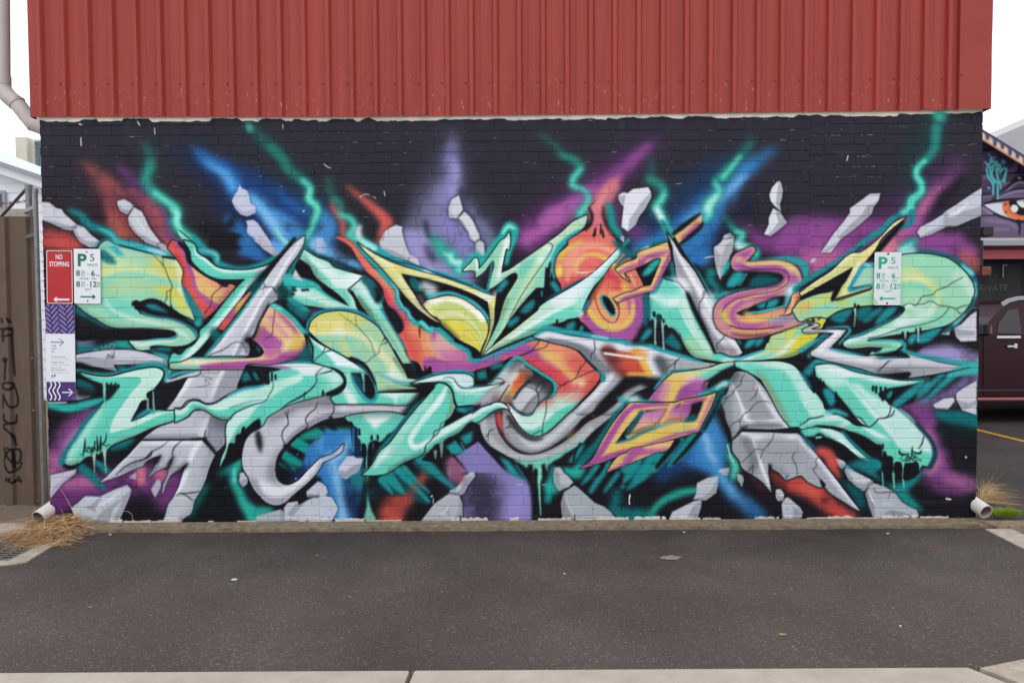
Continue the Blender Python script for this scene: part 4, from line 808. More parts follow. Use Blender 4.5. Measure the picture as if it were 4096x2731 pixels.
 S('1180,340 1230,200 1350,100 1520,70 1700,120 1860,240',[30,30,26,20,20,20],(232,180,150),9,.85);S('1220,420 1280,250 1420,150 1600,160',[30,40,36,20],(222,110,100),9,.9)
 S('1300,480 1320,320 1400,230 1520,200 1660,230 1780,330 1900,500 1960,680',[20,26,26,24,20,18,22,20],(226,200,96),5);S('1250,420 1300,280 1400,200',[16,24,20],(228,190,150),7,.8)
 F('1335,560 1335,380 1380,280 1500,230 1620,260 1720,360 1840,520 1940,660 1800,780 1550,760 1450,560',(206,84,92),5);S('1380,450 1450,330 1560,310',[70,80,60],(226,120,110),13,.9);S('1700,450 1850,600 1930,700',[40,50,30],(202,60,84),9,.9);S('1600,640 1700,600',[100,80],(220,120,96),14,.8)
 S('1150,560 1250,620 1300,500',[60,60,40],(206,80,84),10,.8)
 F('1430,880! 1560,700 1700,660 1960,680 2020,800 2020,950 1960,1090 1800,1150 1640,1110 1520,1020',(224,158,112),4);S('1440,890 1540,1020 1660,1110 1800,1140 1930,1090 2000,980',[20,28,28,26,24,20],(220,186,84),5);S('1700,1120 1800,1130',[24,24],(234,214,190),7,.8);S('1640,660 1620,800',[50,60],(226,140,106),12,.8)
 S('1400,940 1480,1080 1600,1180 1780,1220 1950,1200 2080,1080 2130,900 2110,780',[20,50,60,60,66,60,50,40],(164,84,154),5);S('1350,980 1430,1060',[50,40],(226,110,96),10,.9);S('1420,930 1500,1050',[20,16],(212,72,80),5)
 S('2010,790 2040,900 2010,1040',[14,12,10],(224,176,130),3,.9);S('2100,780 2150,830',[50,40],(214,170,130),12,.8);S('1960,760 2000,860 1990,960',[20,26,10],(162,84,156),5,.8);S('1720,1190 1800,1180',[30,30],(206,170,190),9,.8);S('2070,1220 1900,1260 1700,1250',[40,30,16],(150,74,140),9,.7)
 S('1420,1000 1520,1110 1700,1210 1900,1210 2050,1090 2120,900 2110,740',[30,46,52,52,56,56,40],(160,84,154),3,.9);S('1440,880 1520,1000 1650,1110 1800,1135 1930,1090 2010,980 2020,830',[16,22,22,20,20,20,16],(222,190,96),3,.9);S('1180,500 1210,330 1320,160 1500,80 1680,110 1840,220',[22,22,20,18,16,14],(230,160,136),5,.8)
 K()
 F('1600,740 1620,705 1660,700 1720,750 1780,850 1802,950 1780,980 1740,975 1680,900 1620,820',(40,150,160),1.5);F('1640,720 1690,730 1750,800 1790,900 1785,950 1740,940 1680,860 1640,780',BK2,2)
 S('1535,660 1540,760 1600,930 1700,1040 1790,1050 1840,960 1840,880 1780,770',[2,3,3,3,3,4,4,4],(46,40,52),1.2)
 S('A4: 700,860 610,990 560,1090 540,1190',[60,70,60,70],(204,116,128),9,.9);S('A4: 640,900 560,1020 520,1120',[14,18,14],(224,150,150),6,.7);S('A4: 600,1080 600,1180 640,1300 720,1420',[8,12,14,8],BK2,4);S('A4: 650,1050 680,1150 700,1280 780,1400',[20,30,30,26],(34,140,136),6);S('A4: 440,1090 470,1180 460,1260 400,1340',[6,12,12,12],BK,3)
 for p in ('A4: 510,1320 495,1400 490,1410','A4: 570,1280 570,1380','A4: 590,1340 598,1420'): S(p,[5,12,10],BK,2)
 S('1300,412 1380,418 1440,412',[3,5,3],(236,230,220),1)
 # ray3, light turquoise
 ray='80,1505! 200,1385 500,1150 805,905! 830,855 920,785! 1050,715 1400,505 1560,380 1720,230 1850,95 1950,10! 1890,120 1850,210 1740,320 1640,460 1500,620 1385,860 1370,960! 1310,990 1100,1055 900,1120 700,1230 300,1440'
 S('950,760 1200,610 1400,490',[16,18,10],(30,80,110),4);S('1640,480 1520,620 1420,800 1390,940',[8,18,24,14],BK2,4);S('1660,500 1560,640 1460,820 1410,900',[6,14,14,6],(150,70,50),5,.7)
 body(P,ray,(112,208,190),7)
 F('200,1380 500,1150 830,850 930,780 1400,500 1560,390 1480,600 1290,790 900,980 600,1160 300,1380',(190,224,208),6);F('940,790 1400,510 1530,440 1480,600 1290,780 1000,830',(222,234,238),7,.95);S('1300,790 1000,920 850,1010 600,1160 420,1290',[6,12,16,16,8],(222,240,236),3)
 S('1400,530 1600,360 1800,170',[30,34,20],(206,228,236),8,.9);S('1560,420 1700,270 1900,70',[16,16,8],(226,236,242),4);S('1480,620 1330,850',[30,40],(168,224,212),8,.9)
 S('130,1440 400,1210 700,980',[20,30,30],(206,222,180),7,.9);S('200,1400 500,1290 800,1150 1100,1040',[10,16,16,10],(110,150,110),4,.8);S('100,1470 180,1390',[16,24],(234,234,200),5)
 K()
 S('1960,0 1870,130 1850,220 1780,280',[16,10,4,2],(30,140,140),2.5);S('1330,980 1370,950 1380,880',[8,12,8],(206,226,240),2.5);S('1390,900 1450,800',[14,20],(50,110,140),3)
 F('930,1110! 1000,1070 1100,1060 1200,1010 1310,1000! 1330,1070 1300,1150 1100,1150',BK2,2);S('1050,1030 1050,1060',[8,10],BK2,1.5);F('1160,1100 1280,1040 1260,1150 1180,1160',(34,128,132),4);F('1330,1060! 1380,1060 1430,1110 1500,1180 1600,1260 1400,1240 1310,1170',BK2,3);F('1330,1170 1370,1090 1390,1120 1360,1180',(40,150,160),3);S('1400,1220 1500,1240',[26,26],(110,110,120),9,.7)
 # ---- S letter upper band: gold, purple, red ----
 P.crop='C4'
 sc='B4: -20,1570! 300,1445 740,1285! 960,1305 1280,1400! 1430,1545 C4: 1545,245! 1605,290 1575,400 1350,650 1180,830 880,1085! 790,1112 720,1102! 600,1010 520,890 430,750 400,700 500,500 540,100! 350,70 0,245! C3: 1900,280 1800,230'
 body(P,sc,(216,112,98),0)
 S('B4: 60,1545 300,1470 560,1400 700,1385 850,1460 960,1560 C4: 1100,200 1250,350 1310,440',[14,18,20,20,18,18,18,16,16],(222,186,100),4);S('-60,200 200,120 420,40 600,10 720,40 850,110 1000,220 1100,310',[50,50,50,56,60,56,44,20],(160,82,152),4)
 S('560,90 700,190 850,290 1000,380 1100,500',[30,40,50,70,80],(204,82,86),6);S('720,160 1000,330 1220,400 1280,470',[50,80,70,30],(206,74,88),8);S('600,120 760,240 980,400 1040,470',[20,26,26,26],(150,60,60),5,.85)
 F('B4: 780,1300 1000,1320 1280,1410 1400,1520 C4: 1540,260 1400,330 1290,420 1200,320 1000,160 800,30',(226,150,112),8);S('1350,420 1300,430',[50,60],(244,222,190),10,.95);S('900,60 1100,160 1260,330',[40,50,40],(224,182,110),11,.9);S('1250,120 1400,230 1520,280',[80,90,40],(206,96,92),13,.9);S('1560,300 1530,400 1400,560',[24,40,40],(206,86,80),7,.9);S('1310,440 1300,510',[10,8],(206,60,60),4,.8)
 S('1050,500 1150,520 1300,540',[70,80,60],(204,90,86),11,.9);S('1050,620 1200,600 1330,570',[50,40,40],(200,170,160),11,.9)
 F('430,700! 600,830 700,830 780,740 900,640 1000,610 1200,640 1370,640! 1180,830 880,1085 720,1102 600,1010 500,860',(180,224,210),10);S('980,640 900,650 820,720',[30,40,20],(206,120,110),11,.8)
 F('1350,650! 1180,830 880,1085 790,1112 720,1102 600,1010 520,890 560,900 640,980 720,1000 860,930 1000,810 1180,720',(92,200,178),3);S('430,740 560,890 640,970 720,985 850,920 1000,800',[20,26,24,20,14,8],(222,236,236),4);S('640,860 750,900 900,800',[50,50,30],(196,230,220),10,.9);S('900,1085 1180,835 1340,670',[12,12,8],(60,130,110),3,.8);S('1250,550 950,760',[5,3],(224,210,190),2,.7)
 K()
 for q in ('B4: 830,1290 760,1370 735,1410 620,1470 560,1490','B4: 950,1310 900,1370 800,1400 735,1415','C4: 540,80 700,20 740,0','C4: 1420,150 1350,230 1280,360 1150,430 1060,490 1030,560 960,610 900,640','C4: 1550,250 1400,310 1280,370','C4: 1060,430 1120,445 1160,430','C4: 910,640 910,780 880,900 860,1040','C4: 720,1100 780,1060 860,1030 860,1100'): S(q,[3,3,2.5],(40,26,34),1.2)
 S('B4: 0,1555 200,1470 480,1370 740,1255 950,1285',[14,14,14,18,10],(44,160,176),2.5);S('B4: 60,1510 300,1400 560,1290 760,1210',[6,10,10,5],BK2,2)
 # ---- inner tubes ----
 hole='C4: 550,95! 700,200 980,385 1022,440 1015,550 980,590 880,640 780,740 720,820 620,828 540,780 450,700 400,675! 250,668 60,725! 180,450! 380,230'
 body(P,hole,BK2,0);
 F('60,725! 180,450! 300,300 400,200 560,130 640,200 480,400 330,600 260,680',(189,193,195),5);S('560,130 450,240',[60,30],(90,90,96),10,.8);S('120,700 260,600',[50,50],(135,139,145),10,.8)
 F('290,670! 340,540 440,390 560,250 660,230 740,300 640,400 520,540 460,650 400,680',(216,206,190),4);F('430,530! 500,400 600,290 720,310 640,400 560,520 460,600 340,620',[(224,196,110),(206,104,66),(196,90,60)],4,1,'400,600 640,300');S('560,270 620,260 720,290',[14,20,14],(80,50,50),6,.8);S('300,660 420,640',[50,60],(110,80,80),10,.8)
 F('470,660! 560,520 680,420 800,380 870,430 820,540 700,660 600,790! 520,760',(195,199,205),4);F('600,800! 720,640 840,520 930,430 960,480 950,560 820,680 740,800 660,825',(141,145,151),4);S('700,380 850,400 950,440',[40,60,40],(50,50,58),9,.9);S('940,480 960,560',[40,40],(60,60,68),9,.8)
 S('440,440 360,560 290,680',[4,4,4],BK,1.5);S('500,620 580,500 700,400',[8,10,6],BK,2.5)
 K()
 for q in ('620,460 740,490 800,540 815,640 800,720','870,390 820,430 790,480 790,530','250,370 320,360 380,400'): S(q,[2.5,4,2.5],(36,36,44),1.1)
 S('170,440 280,320 400,200 550,95 680,190 850,300 990,390 1025,440 1015,550 960,600',[9,10,12,14,12,11,12,13,12,8],(44,166,172),2);S('960,600 860,650 780,740 720,825 620,830 540,780 450,700',[4,4,4,6,7,7,6],(26,70,110),1.5)
 # ---- grey bracket with stripes ----
 br='B4: 740,1235! 880,1160 1200,1220 1600,1275 1900,1305 C5: 20,-88 230,-77 480,2 750,85 1000,155 1210,180! 1100,230 850,255 600,265 540,300! 510,330 330,450 100,560 0,640 C4: 1900,720 1800,810! 1560,1000 1300,1230 1000,1360 800,1410 560,1410 300,1290 160,1190 70,1010 60,950! 0,930 260,780 380,740 440,800 540,960 720,1105 860,1100 1180,840 1380,660 1600,400 1610,290 C4: 1540,240! 1430,130 B4: 1320,1410 960,1300'
 body(P,br,(155,159,165),10)
 F('B4: 760,1235 880,1170 1200,1225 1700,1290 C5: 20,-80 230,-65 480,15 800,100 1180,175 700,130 400,100 480,310 340,330 C4: 1930,330! 1640,10 B4: 1480,1380 1200,1300 900,1260',(222,224,234),4)
 F('C4: 1330,0! 1420,90 1540,240 1620,290! 1720,330 1910,335! 1640,10 1480,-40',(189,193,203),4);F('C4: 1340,20 1460,150 1620,300 1760,280 1620,140 1480,0',(125,129,137),4);F('B4: 900,1260 1200,1300 1400,1360 1480,1440 1420,1560 1320,1410 960,1300',(115,119,129),5)
 F('C4: 1760,330! 1910,338 1700,520 1480,700 1300,810! 1320,760 1400,640 1600,480',(161,165,173),3);S('C4: 1740,340 1560,540 1420,680 1330,770',[24,30,24,10],(218,219,228),4)
 F('C5: 400,110! 650,120 800,150 1200,178! 1000,235 640,262 540,290 480,240',(161,167,171),4);S('C5: 430,120 480,200 500,300',[40,50,30],(76,78,86),9,.9)
 # orange windows
 w_='! B4: 1620,1395 B5: 170,1440 C5: 335,325 C4: 1915,332 1660,40'
 F(w_,(198,102,66),1.5);S('C4: 1700,20 1800,170 1930,330',[60,60,40],(104,48,46),9,.9);S('B4: 1640,1400 1800,1415',[14,8],(80,40,42),5,.8);S('C4: 1900,180 2100,260',[50,70],(196,78,68),9,.8);S('C5: 150,10 230,160 320,320',[22,26,24],(228,186,84),5,.95);S('C4: 1960,315 2230,322',[14,20],(226,180,88),4);S('C4: 2020,10 2180,60',[26,30],(222,150,84),7,.8)
 S('C4: 1660,42 1900,75 C5: 215,105',[10,10,11],(226,222,226),1.5)
 # dark channel
 F('C4: 1915,340! C5: 300,345! 180,430 0,560 C4: 1760,720 1600,830 1440,890! 1600,660 1760,500',(24,24,30),4)
 S('C4: 2240,400 2100,450 1900,555 1700,705 1620,775 1420,890 1240,1050 1060,1180 900,1260 740,1310 620,1300 480,1220 380,1090 330,980 310,880 300,780',[28,30,30,27,27,26,25,22,22,22,24,28,32,32,30],(32,26,32),1.6)
 S('C4: 300,790 310,900 350,1020',[20,26,18],(196,76,74),4);S('C4: 350,1020 400,1120 470,1200',[18,20,16],(90,44,56),7,.9);S('C4: 1180,1110 1260,1040',[20,18],(150,130,80),9,.7)
 S('C4: 110,900 130,1040 240,1190 410,1310 640,1370 900,1350 1180,1230 1480,1010',[20,26,24,20,20,20,20,26],(186,188,194),3,.8);S('C4: 420,870 440,1060 560,1200 720,1260 880,1220 1100,1080 1300,900',[44,44,40,36,34,34,24],(158,161,168),3,.9);S('C4: 560,1080 660,1180 780,1210 900,1170 1100,1010 1260,850 1320,800',[10,26,34,30,24,26,20],(199,202,211),5)
 S('C4: 430,850 510,970 630,1090 740,1140 860,1130',[20,20,18,16,10],BK2,5,.8);S('C4: 380,740 280,770 160,850',[30,26,20],(60,60,66),8,.8)
 S('C5: 400,350 200,480 0,600 C4: 1860,730',[20,26,28,26],(166,170,176),5,.9);S('C5: 330,440 100,570 C4: 1900,740',[8,12,10],(120,124,132),4,.8);S('C4: 2000,600 2060,560',[20,20],(100,160,162),7,.6)
 K()
 for q in ('C4: 130,1110 170,1080 180,1040 250,1005','C4: 170,1085 165,1170','C4: 390,1000 430,980 470,985 500,990','C4: 430,970 470,920','C4: 1300,820 1400,825 1560,815 1750,820 1860,750','C5: 710,95 650,150 630,250','C5: 650,150 530,240','B4: 1525,1290 1530,1420 C4: 1490,50 1485,120'): S(q,[3,4,2.5],(34,32,38),1.2)
 S('B4: 760,1230 900,1130 1100,1160 1400,1210 1700,1275 1900,1300 C5: 20,-88 230,-77 480,2 750,85 980,150',[8,26,22,20,18,18,18,18,18,16,10],(44,156,166),2.5);S('B4: 1500,1225 1700,1260',[8,8],(190,226,232),3,.8)
 S('C5: 1220,180 1100,215 1050,235 850,250 600,265',[6,8,6,5,5],BK,1.5)
 S('C4: 1540,250 1610,290 1640,330 1640,380 1620,400',[8,12,16,18,8],(30,128,132),2.5);S('C4: 1330,10 1440,130 1560,250',[5,6,8],BK,2);S('C4: 1600,400 1480,540 1380,640',[8,8,6],BK,3)
 # drips and stripes below the bracket
 F('D4: 480,440! 700,455 900,420 1100,350 1300,240 1420,130! 1400,200 1250,300 1130,380 1080,420 1000,460 960,500 935,510 930,600! 905,540 890,490 860,500 850,700 830,720 850,1210! 815,900 800,700 800,560 770,550 750,580 755,830! 740,600 735,510 690,500 665,540 600,500',(118,202,178),3);S('D4: 830,560 822,720 840,1150',[14,9,4],(128,208,184),2)
 F('! D4: 310,400 440,460 690,800 600,690 430,600',(38,150,156),4);F('! D4: 500,490 530,500 680,720 640,700',(36,140,146),3);F('! D4: 1320,280 1420,230 1320,420 1300,430 1240,480 1190,470',(34,140,148),4);S('D4: 1350,230 1290,330 1260,450',[8,8,8],BK2,2)
 P.crop='D3'
 # V piece under the arch and its drips
 P.crop='C3'
 body(P,'250,855! 400,822 700,795 900,803 1030,845! 860,1050 800,1090 780,1130 700,1175 640,1150 570,1190 560,1215 545,1290 540,1560! 525,1500 515,1210 490,1190 465,1300 455,1280 440,1150 420,1120 410,1000 360,960 350,920 290,905',(100,203,184),9)
 F('490,830 700,800 870,830 700,950 640,985 560,920',(226,236,238),5);S('300,850 700,820 1000,850',[20,26,20],(100,140,130),9,.7);S('640,960 640,1010',[20,10],(214,236,232),6,.7)
 K()
 F('D3: 640,640! 640,500 560,610 545,680 550,900 600,1100 650,1210 490,1215! 530,1050 540,800 530,640 500,560',(120,200,180),3,.9);S('D3: 612,250 620,360 630,500',[10,7,5],(110,196,180),1.5)
 F('380,990! 400,980 412,1010 415,1120 445,1140 455,1290 400,1380 360,1290 350,950',(22,40,70),2);S('362,1000 362,1290',[5,9],(60,130,170),2);F('470,1300! 480,1190 510,1200 520,1310 500,1380',BK2,2);F('545,1300! 560,1220 575,1175 600,1180 610,1300 640,1170 665,1160 680,1200 720,1170 840,1060 860,1100 700,1290 600,1420',BK2,3)
 S('436,1010 440,1080',[9,10],BK2,1.5);S('597,1100 597,1140',[9,10],BK2,1.5);S('673,1095 677,1140',[9,9],BK2,1.5);S('835,1140 720,1290 650,1400',[14,24,16],(40,150,164),4)
 # teal slabs in the shadow
 P.crop='D3'
 F('760,640! 900,565 960,530 1100,600 1350,960 1330,1000 1000,900 850,870 700,720',(20,70,76),6)
 for p,w in (('800,640 930,790 1020,880',[50,30,10]),('930,570 1100,740 1330,980',[34,26,10]),('1010,540 1180,720 1340,860',[22,16,6]),('720,700 860,870',[30,10])): S(p,w,(34,148,150),3.5,.9)
 S('1230,430 1430,620 1660,820',[54,34,10],(34,146,150),5,.9);S('1140,470 1280,600 1360,680',[14,20,10],(24,100,104),6,.8)
 F('! 1550,275 1680,190 1800,330 1640,390',(36,146,148),3);F('! 1730,150 1890,70 1880,200 1800,260',(34,138,140),4);S('1690,190 1770,310',[10,8],BK2,2);S('1740,230 1880,480',[8,3],(90,150,170),3,.8);S('1640,380 1800,570',[10,4],BK2,3)
 S('D3: 1290,620 1180,760 1050,930 920,1080',[16,30,46,60],(150,64,60),11,.75)
 # ---- turquoise 7 ----
 leg='C3: 1420,440! 1490,408 1580,460 1632,530 1650,640 1668,735! 1600,850 1540,905! 1560,965! 1800,835 2000,735 2140,690 C4: 290,668 370,690 440,760! 370,738 250,768 0,925 C3: 1880,910 1700,1060 1540,1140 1500,1190! 1420,1200 1340,1290 1200,1355 1000,1440 850,1540 760,1585! D3: 660,640 470,640! 560,560 620,480 700,340 C3: 820,1200 1000,960 1170,750 1330,570'
 S('C3: 1400,470 1300,600 1120,790 960,990 800,1190 700,1330',[16,24,24,22,22,14],(30,110,124),4)
 P.crop='C3'
 body(P,leg,(104,205,186),9)
 S('1560,470 1480,620 1350,780 1200,980 1090,1160 1140,1240 1250,1210 1400,1110 1600,1000 1900,830 2130,710 C4: 300,690 420,740',[10,26,26,24,22,24,20,24,26,22,20,16,10],(218,238,234),3)
 S('1380,560 1200,780 1000,1030 850,1240 760,1380',[16,40,50,50,30],(178,226,212),10,.9);S('D3: 830,290 700,440 640,520',[14,24,16],(224,236,236),6,.9);S('D3: 1000,340 900,420',[60,40],(140,216,200),12,.7)
 S('1600,520 1640,700 1560,880',[14,26,14],(120,160,136),5,.85);S('1640,560 1660,720',[8,14],(150,180,160),3,.8);S('1880,905 1700,1050 1500,1170 1330,1290 1000,1430 820,1540',[12,16,14,14,18,14],(84,130,116),4,.85)
 S('1300,1040 1420,920',[70,60],(104,208,188),12,.8)
 K()
 for q in ('1540,905 1480,950 1465,1010 1400,1040 1390,1090 1350,1160 1290,1220 1280,1290 1240,1330','1480,1000 1430,1080 1380,1120','1280,1230 1275,1310'): S(q,[2.5,4,2.5],(30,36,44),1.2)
 F('1330,1320! 1350,1270 1380,1270 1400,1320 1410,1400 1420,1260 1450,1235 1480,1270 1490,1360 1480,1420 1300,1420 1240,1400',BK2,2);S('1412,1300 1412,1390',[14,4],(110,150,136),2);S('1490,1200 1492,1370',[16,4],(110,150,136),2)
 F('1660,740! 1620,860 1540,910! 1520,960 1480,1000 1800,830 1980,740 1960,700 1700,720',BK2,2);S('1720,750 1790,770',[24,24],(34,140,146),4);S('1830,760 1880,750',[16,16],(28,110,116),5);S('1880,820 1990,730 2130,690',[3,7,6],(50,60,110),2)
 # flag
 S('1180,395 1350,340 1550,290 1750,275 1880,310 1930,370',[10,18,18,16,16,8],(44,150,166),3);S('640,290 760,340 900,400 1050,430 1200,410',[4,10,14,16,8],(90,170,180),4)
 body(P,'1090,428! 1300,362 1500,312 1700,302 1850,322 1908,380 1895,450 1860,478! 2000,472 2240,432 C4: 380,412! 300,452 220,495 100,600 0,695! C3: 1800,712 1695,720! 1662,620 1640,530 1590,450 1480,408 1350,408',(104,204,188),8)
 F('1300,365 1500,315 1720,305 1850,325 1905,390 1880,460 1780,480 1720,460 1670,370 1600,350 1400,385',(216,228,234),4);S('1150,420 1400,370 1580,360 1660,410 1720,510 1850,530 2000,500 2200,450',[8,14,14,20,30,24,18,10],(230,238,240),3);S('1780,400 1850,420',[40,40],(190,222,222),9,.8);S('1700,560 1850,600',[40,40],(110,206,190),10,.6);S('1940,560 2060,540',[20,14],(160,222,208),5,.8)
 K();S('1510,355 1600,350 1650,370 1680,420 1750,480 1860,485',[2,3,3,4,5,3],(30,40,60),1.2);S('1860,478 1950,460 2080,455',[10,8,4],(60,120,140),3)
 S('1440,405 1540,430 1610,490 1640,560 1660,680 1695,720 1800,712 1920,700',[5,6,6,6,7,6,5,4],BK,1.5)
 F('1060,430! 1200,440 1350,440 1410,470 1390,500 1300,580 1195,665! 1208,546! 1205,500',BK2,2)
 # shadow gap right of the flag
 F('C4: 0,270! 200,210 380,150 200,400 100,440 0,430',BK2,4);F('! C4: 20,290 140,240 160,360 40,380',(30,120,124),4);S('C4: 230,220 330,190',[20,20],(28,112,116),4);S('C4: 160,240 175,340',[10,10],BK2,2)
 F('C4: -60,700! 60,620 180,500 320,430 200,600 100,680',(165,169,175),5)

def paint_right(P):
 F,S,K=P.F,P.S,P.K
 F('! B5: 300,700 480,420 900,300 1150,560 1500,320 2000,360 2100,600 2000,800 1900,1250 1450,1560 1000,1500 700,1400 320,1300',BK,6)
 F('! B4: 1900,300 2150,200 2240,200 2240,1330 2000,1330 2180,1000 2150,650',BK,6)
 F('! B6: 200,450 900,350 940,860 1280,840 1320,1000 1900,1060 1700,1300 1500,1420 1400,1480 900,1568 100,1400 0,1560 0,1250 300,1050',BK,5)
 F('! C5: 0,340 1100,380 1230,620 1000,1000 900,1160 C4: 1900,1500 1500,1560 1300,1480 1500,1100 2240,500',BK,6)
 F('! C6: 150,100 900,330 1500,380 2000,260 1500,640 1240,720 1000,900 600,1400 200,1300 0,1080 0,400',BK,5)
 # teal slabs
 P.crop='B5'
 for p,w in (('1430,430 1320,600',[34,20]),('1560,440 1470,570',[8,6])): S(p,w,(40,158,164),3)
 F('1400,420 1520,430 1400,600 1300,605',(38,152,160),4);F('1640,470 1950,480 2000,520 1900,560 1580,590',(22,88,96),6);F('1700,830 1980,760 1920,840 1740,890',(34,140,148),4);S('1820,800 1790,860',[8,8],BK2,2)
 F('1610,1250 1700,1240 1600,1370 1530,1380',(38,152,160),4);F('1720,1240 1780,1235 1730,1340 1660,1360',(36,144,152),4);S('1300,560 1240,640',[20,10],(24,90,96),6)
 F('280,1130! 350,1140 240,1290 190,1300',(38,140,148),5);F('600,1190! 720,1380 700,1410 540,1330 500,1300',(24,110,118),5);S('600,300 640,460',[20,26],(30,120,122),6);S('1100,420 1090,520 1170,600 1180,700',[40,26,24,14],(28,120,122),7)
 P.crop='B6'
 F('380,980 520,900 670,880 540,1060 420,1030',(28,118,126),5);F('760,870 930,850 780,1030 720,990',(24,104,112),5);F('1010,860 1070,860 830,1060 800,1050',(28,116,124),5);F('1130,860 1250,850 1100,1020 960,1080',(36,140,148),5)
 F('1480,1270 1560,1200 1820,1110 1660,1290 1500,1310',(34,140,148),5);F('1380,1300 1430,1210 1500,1200 1420,1340',(38,150,158),4);S('380,1230 250,1340 120,1480',[14,16,18],(50,160,172),4)
 # ---- turquoise X: left limb ----
 xl='B5: 310,700! 400,650 490,500! 690,565 770,650 860,860 970,1050 1070,1260 1165,1435! 1300,1490 1450,1515! 1600,1470 1780,1410! 1855,1220! 2040,1145 2068,1082! 2240,1030 B6: 60,965 250,890 500,850! 700,840 560,880 350,980 340,1000! 240,1190 110,1370 0,1440 C5: 2230,40 2100,90 1850,112 1600,140 1420,155! 1250,150 1050,120 880,80 800,0! B5: 780,1380 660,1170 600,1120! 560,1120 530,1080 500,1090 480,1000 450,950 410,960 395,1030 350,1010 320,1040!'
 S('B5: 480,500 600,500 760,600 820,720',[8,24,26,14],(44,150,160),4)
 body(P,xl,(100,203,184),9)
 S('B5: 330,700 500,760 600,790 700,720 760,640',[14,60,50,40,20],(170,226,214),8,.95);S('B5: 350,710 560,760 620,770',[20,20,30],(222,238,240),5,.9);S('B5: 560,800 640,780',[40,50],(232,240,242),11,.9);S('B5: 640,520 720,570 780,640',[20,34,26],(226,234,240),6,.9)
 F('B5: 330,700 480,510 690,570 740,660 600,770 360,710',(120,212,192),7,.5)
 F('B5: 680,760! 760,720 880,1000 1000,1240 1150,1430 1080,1470 1000,1420 900,1240 780,1030',(196,226,214),6);S('B5: 650,760 760,1010 900,1240 1050,1450',[3,6,8,5],(214,240,236),2.5)
 S('B5: 840,1340 920,1440 C5: 1100,110',[70,70,30],(156,210,170),11,.9);S('B5: 680,1240 800,1400 C5: 880,70 1080,115',[14,20,20,10],(110,146,120),4,.85);S('B5: 320,760 330,950',[12,12],(100,140,130),4,.8);S('B5: 590,1120 660,1180 720,1300',[10,14,14],(92,120,104),4,.9)
 F('B5: 2240,1030 2040,1150 1860,1230 1790,1410 1600,1480 C5: 1500,120 1900,110 2240,20 2240,-100 B6: 200,1300 340,1000',(196,208,140),6);S('B5: 2240,1100 2050,1250 1900,1370',[70,70,40],(206,206,104),11,.9);S('B5: 2200,1300 2230,1360',[60,60],(222,208,60),9,.95);S('B5: 1820,1300 1950,1330 2020,1240',[40,60,40],(168,210,170),11,.9)
 S('B5: 2240,1180 2100,1340 1950,1480 C5: 1800,70 1500,125',[10,16,24,16,10],(220,228,214),5);S('B5: 2160,1250 2240,1130 B6: 60,1050',[10,18,14],(110,206,190),5,.9);S('C5: 1560,140 1750,100 1920,40',[10,20,8],(104,204,186),5,.95)
 F('B6: 0,1180 120,1050 300,1010 340,1000 250,1180 100,1380 0,1440',(216,204,66),6);S('B6: 20,1180 200,1080',[20,30],(180,206,120),8,.8);S('B6: 0,1000 120,940 300,890 500,850',[30,30,30,24],(140,212,190),6);S('B6: 30,1010 60,1100 10,1200',[10,20,16],(110,204,190),6,.9);S('B6: 240,980 400,900',[10,14],(214,208,100),5,.8)
 S('C5: 1250,140 1420,125 1600,110',[14,26,16],(222,236,236),6);S('C5: 1900,110 2100,70 2230,20 B6: 60,1420',[10,16,16,10],(110,130,60),4,.8)
 K()
 S('B5: 2068,1082 2040,1145 1900,1195 1850,1215 1820,1300',[4,5,8,16,14],BK,2);S('B6: 230,1020 290,980 420,940 560,880',[6,5,4,4],BK,1.5)
 # drips
 for p,w in (('B5: 390,1020 385,1150 385,1260 388,1330',[12,6,6,9]),('B5: 478,1030 485,1200 495,1400',[12,6,7])): S(p,w,(150,196,190),1.5)
 S('B5: 372,930 375,970',[12,12],BK2,1.5);S('B5: 494,1025 496,1050',[9,9],BK2,1.5);S('B5: 425,970 440,1030',[16,20],(24,60,64),3)
 S('B5: 1170,1440 1300,1480 1430,1510 1500,1505 1640,1455 1780,1405',[5,10,12,12,10,6],(54,176,184),2);S('B5: 700,1200 720,1290 780,1390',[4,4,3],BK,1.2)
 S('B5: 270,700 290,850 300,1000',[16,18,14],(26,116,124),4)
 # ---- gold and purple limb, lower left of the X ----
 ll='C5: 1420,150! 1250,170 1100,222 850,265 610,295! 520,370 400,510 290,650! 500,672 640,668! 660,660 700,645 850,610 1000,560 1050,540! 1040,470 1080,390! 1250,290 1410,213! 1460,200'
 S('C5: 380,500 450,410 540,320 640,275 850,250',[8,14,14,12,8],(58,170,180),2.5)
 body(P,ll,(222,186,112),8)
 S('C5: 1400,180 1200,210 1000,270 850,300',[24,40,36,20],(176,220,196),7);S('C5: 1400,190 1250,260 1050,350 950,370',[16,34,36,20],(100,200,182),6);S('C5: 900,300 760,290 650,310',[30,40,30],(206,206,150),9,.9)
 S('C5: 460,440 400,560 380,660',[36,60,60],(166,90,150),8);S('C5: 560,440 480,600',[24,40],(196,140,160),8,.9);S('C5: 740,370 660,500 600,660',[40,44,40],(222,186,104),7,.9);S('C5: 800,340 830,370',[30,30],(232,206,170),9,.8)
 F('C5: 1050,380! 850,390 740,460 640,660 700,645 880,600 1050,540! 1035,470',(152,76,146),5);S('C5: 760,440 850,390 1000,380',[8,16,14],(216,176,206),4,.9);S('C5: 880,480 980,440',[40,40],(168,98,160),12,.8);S('C5: 1050,480 1040,540',[26,20],(60,50,60),6,.8)
 K()
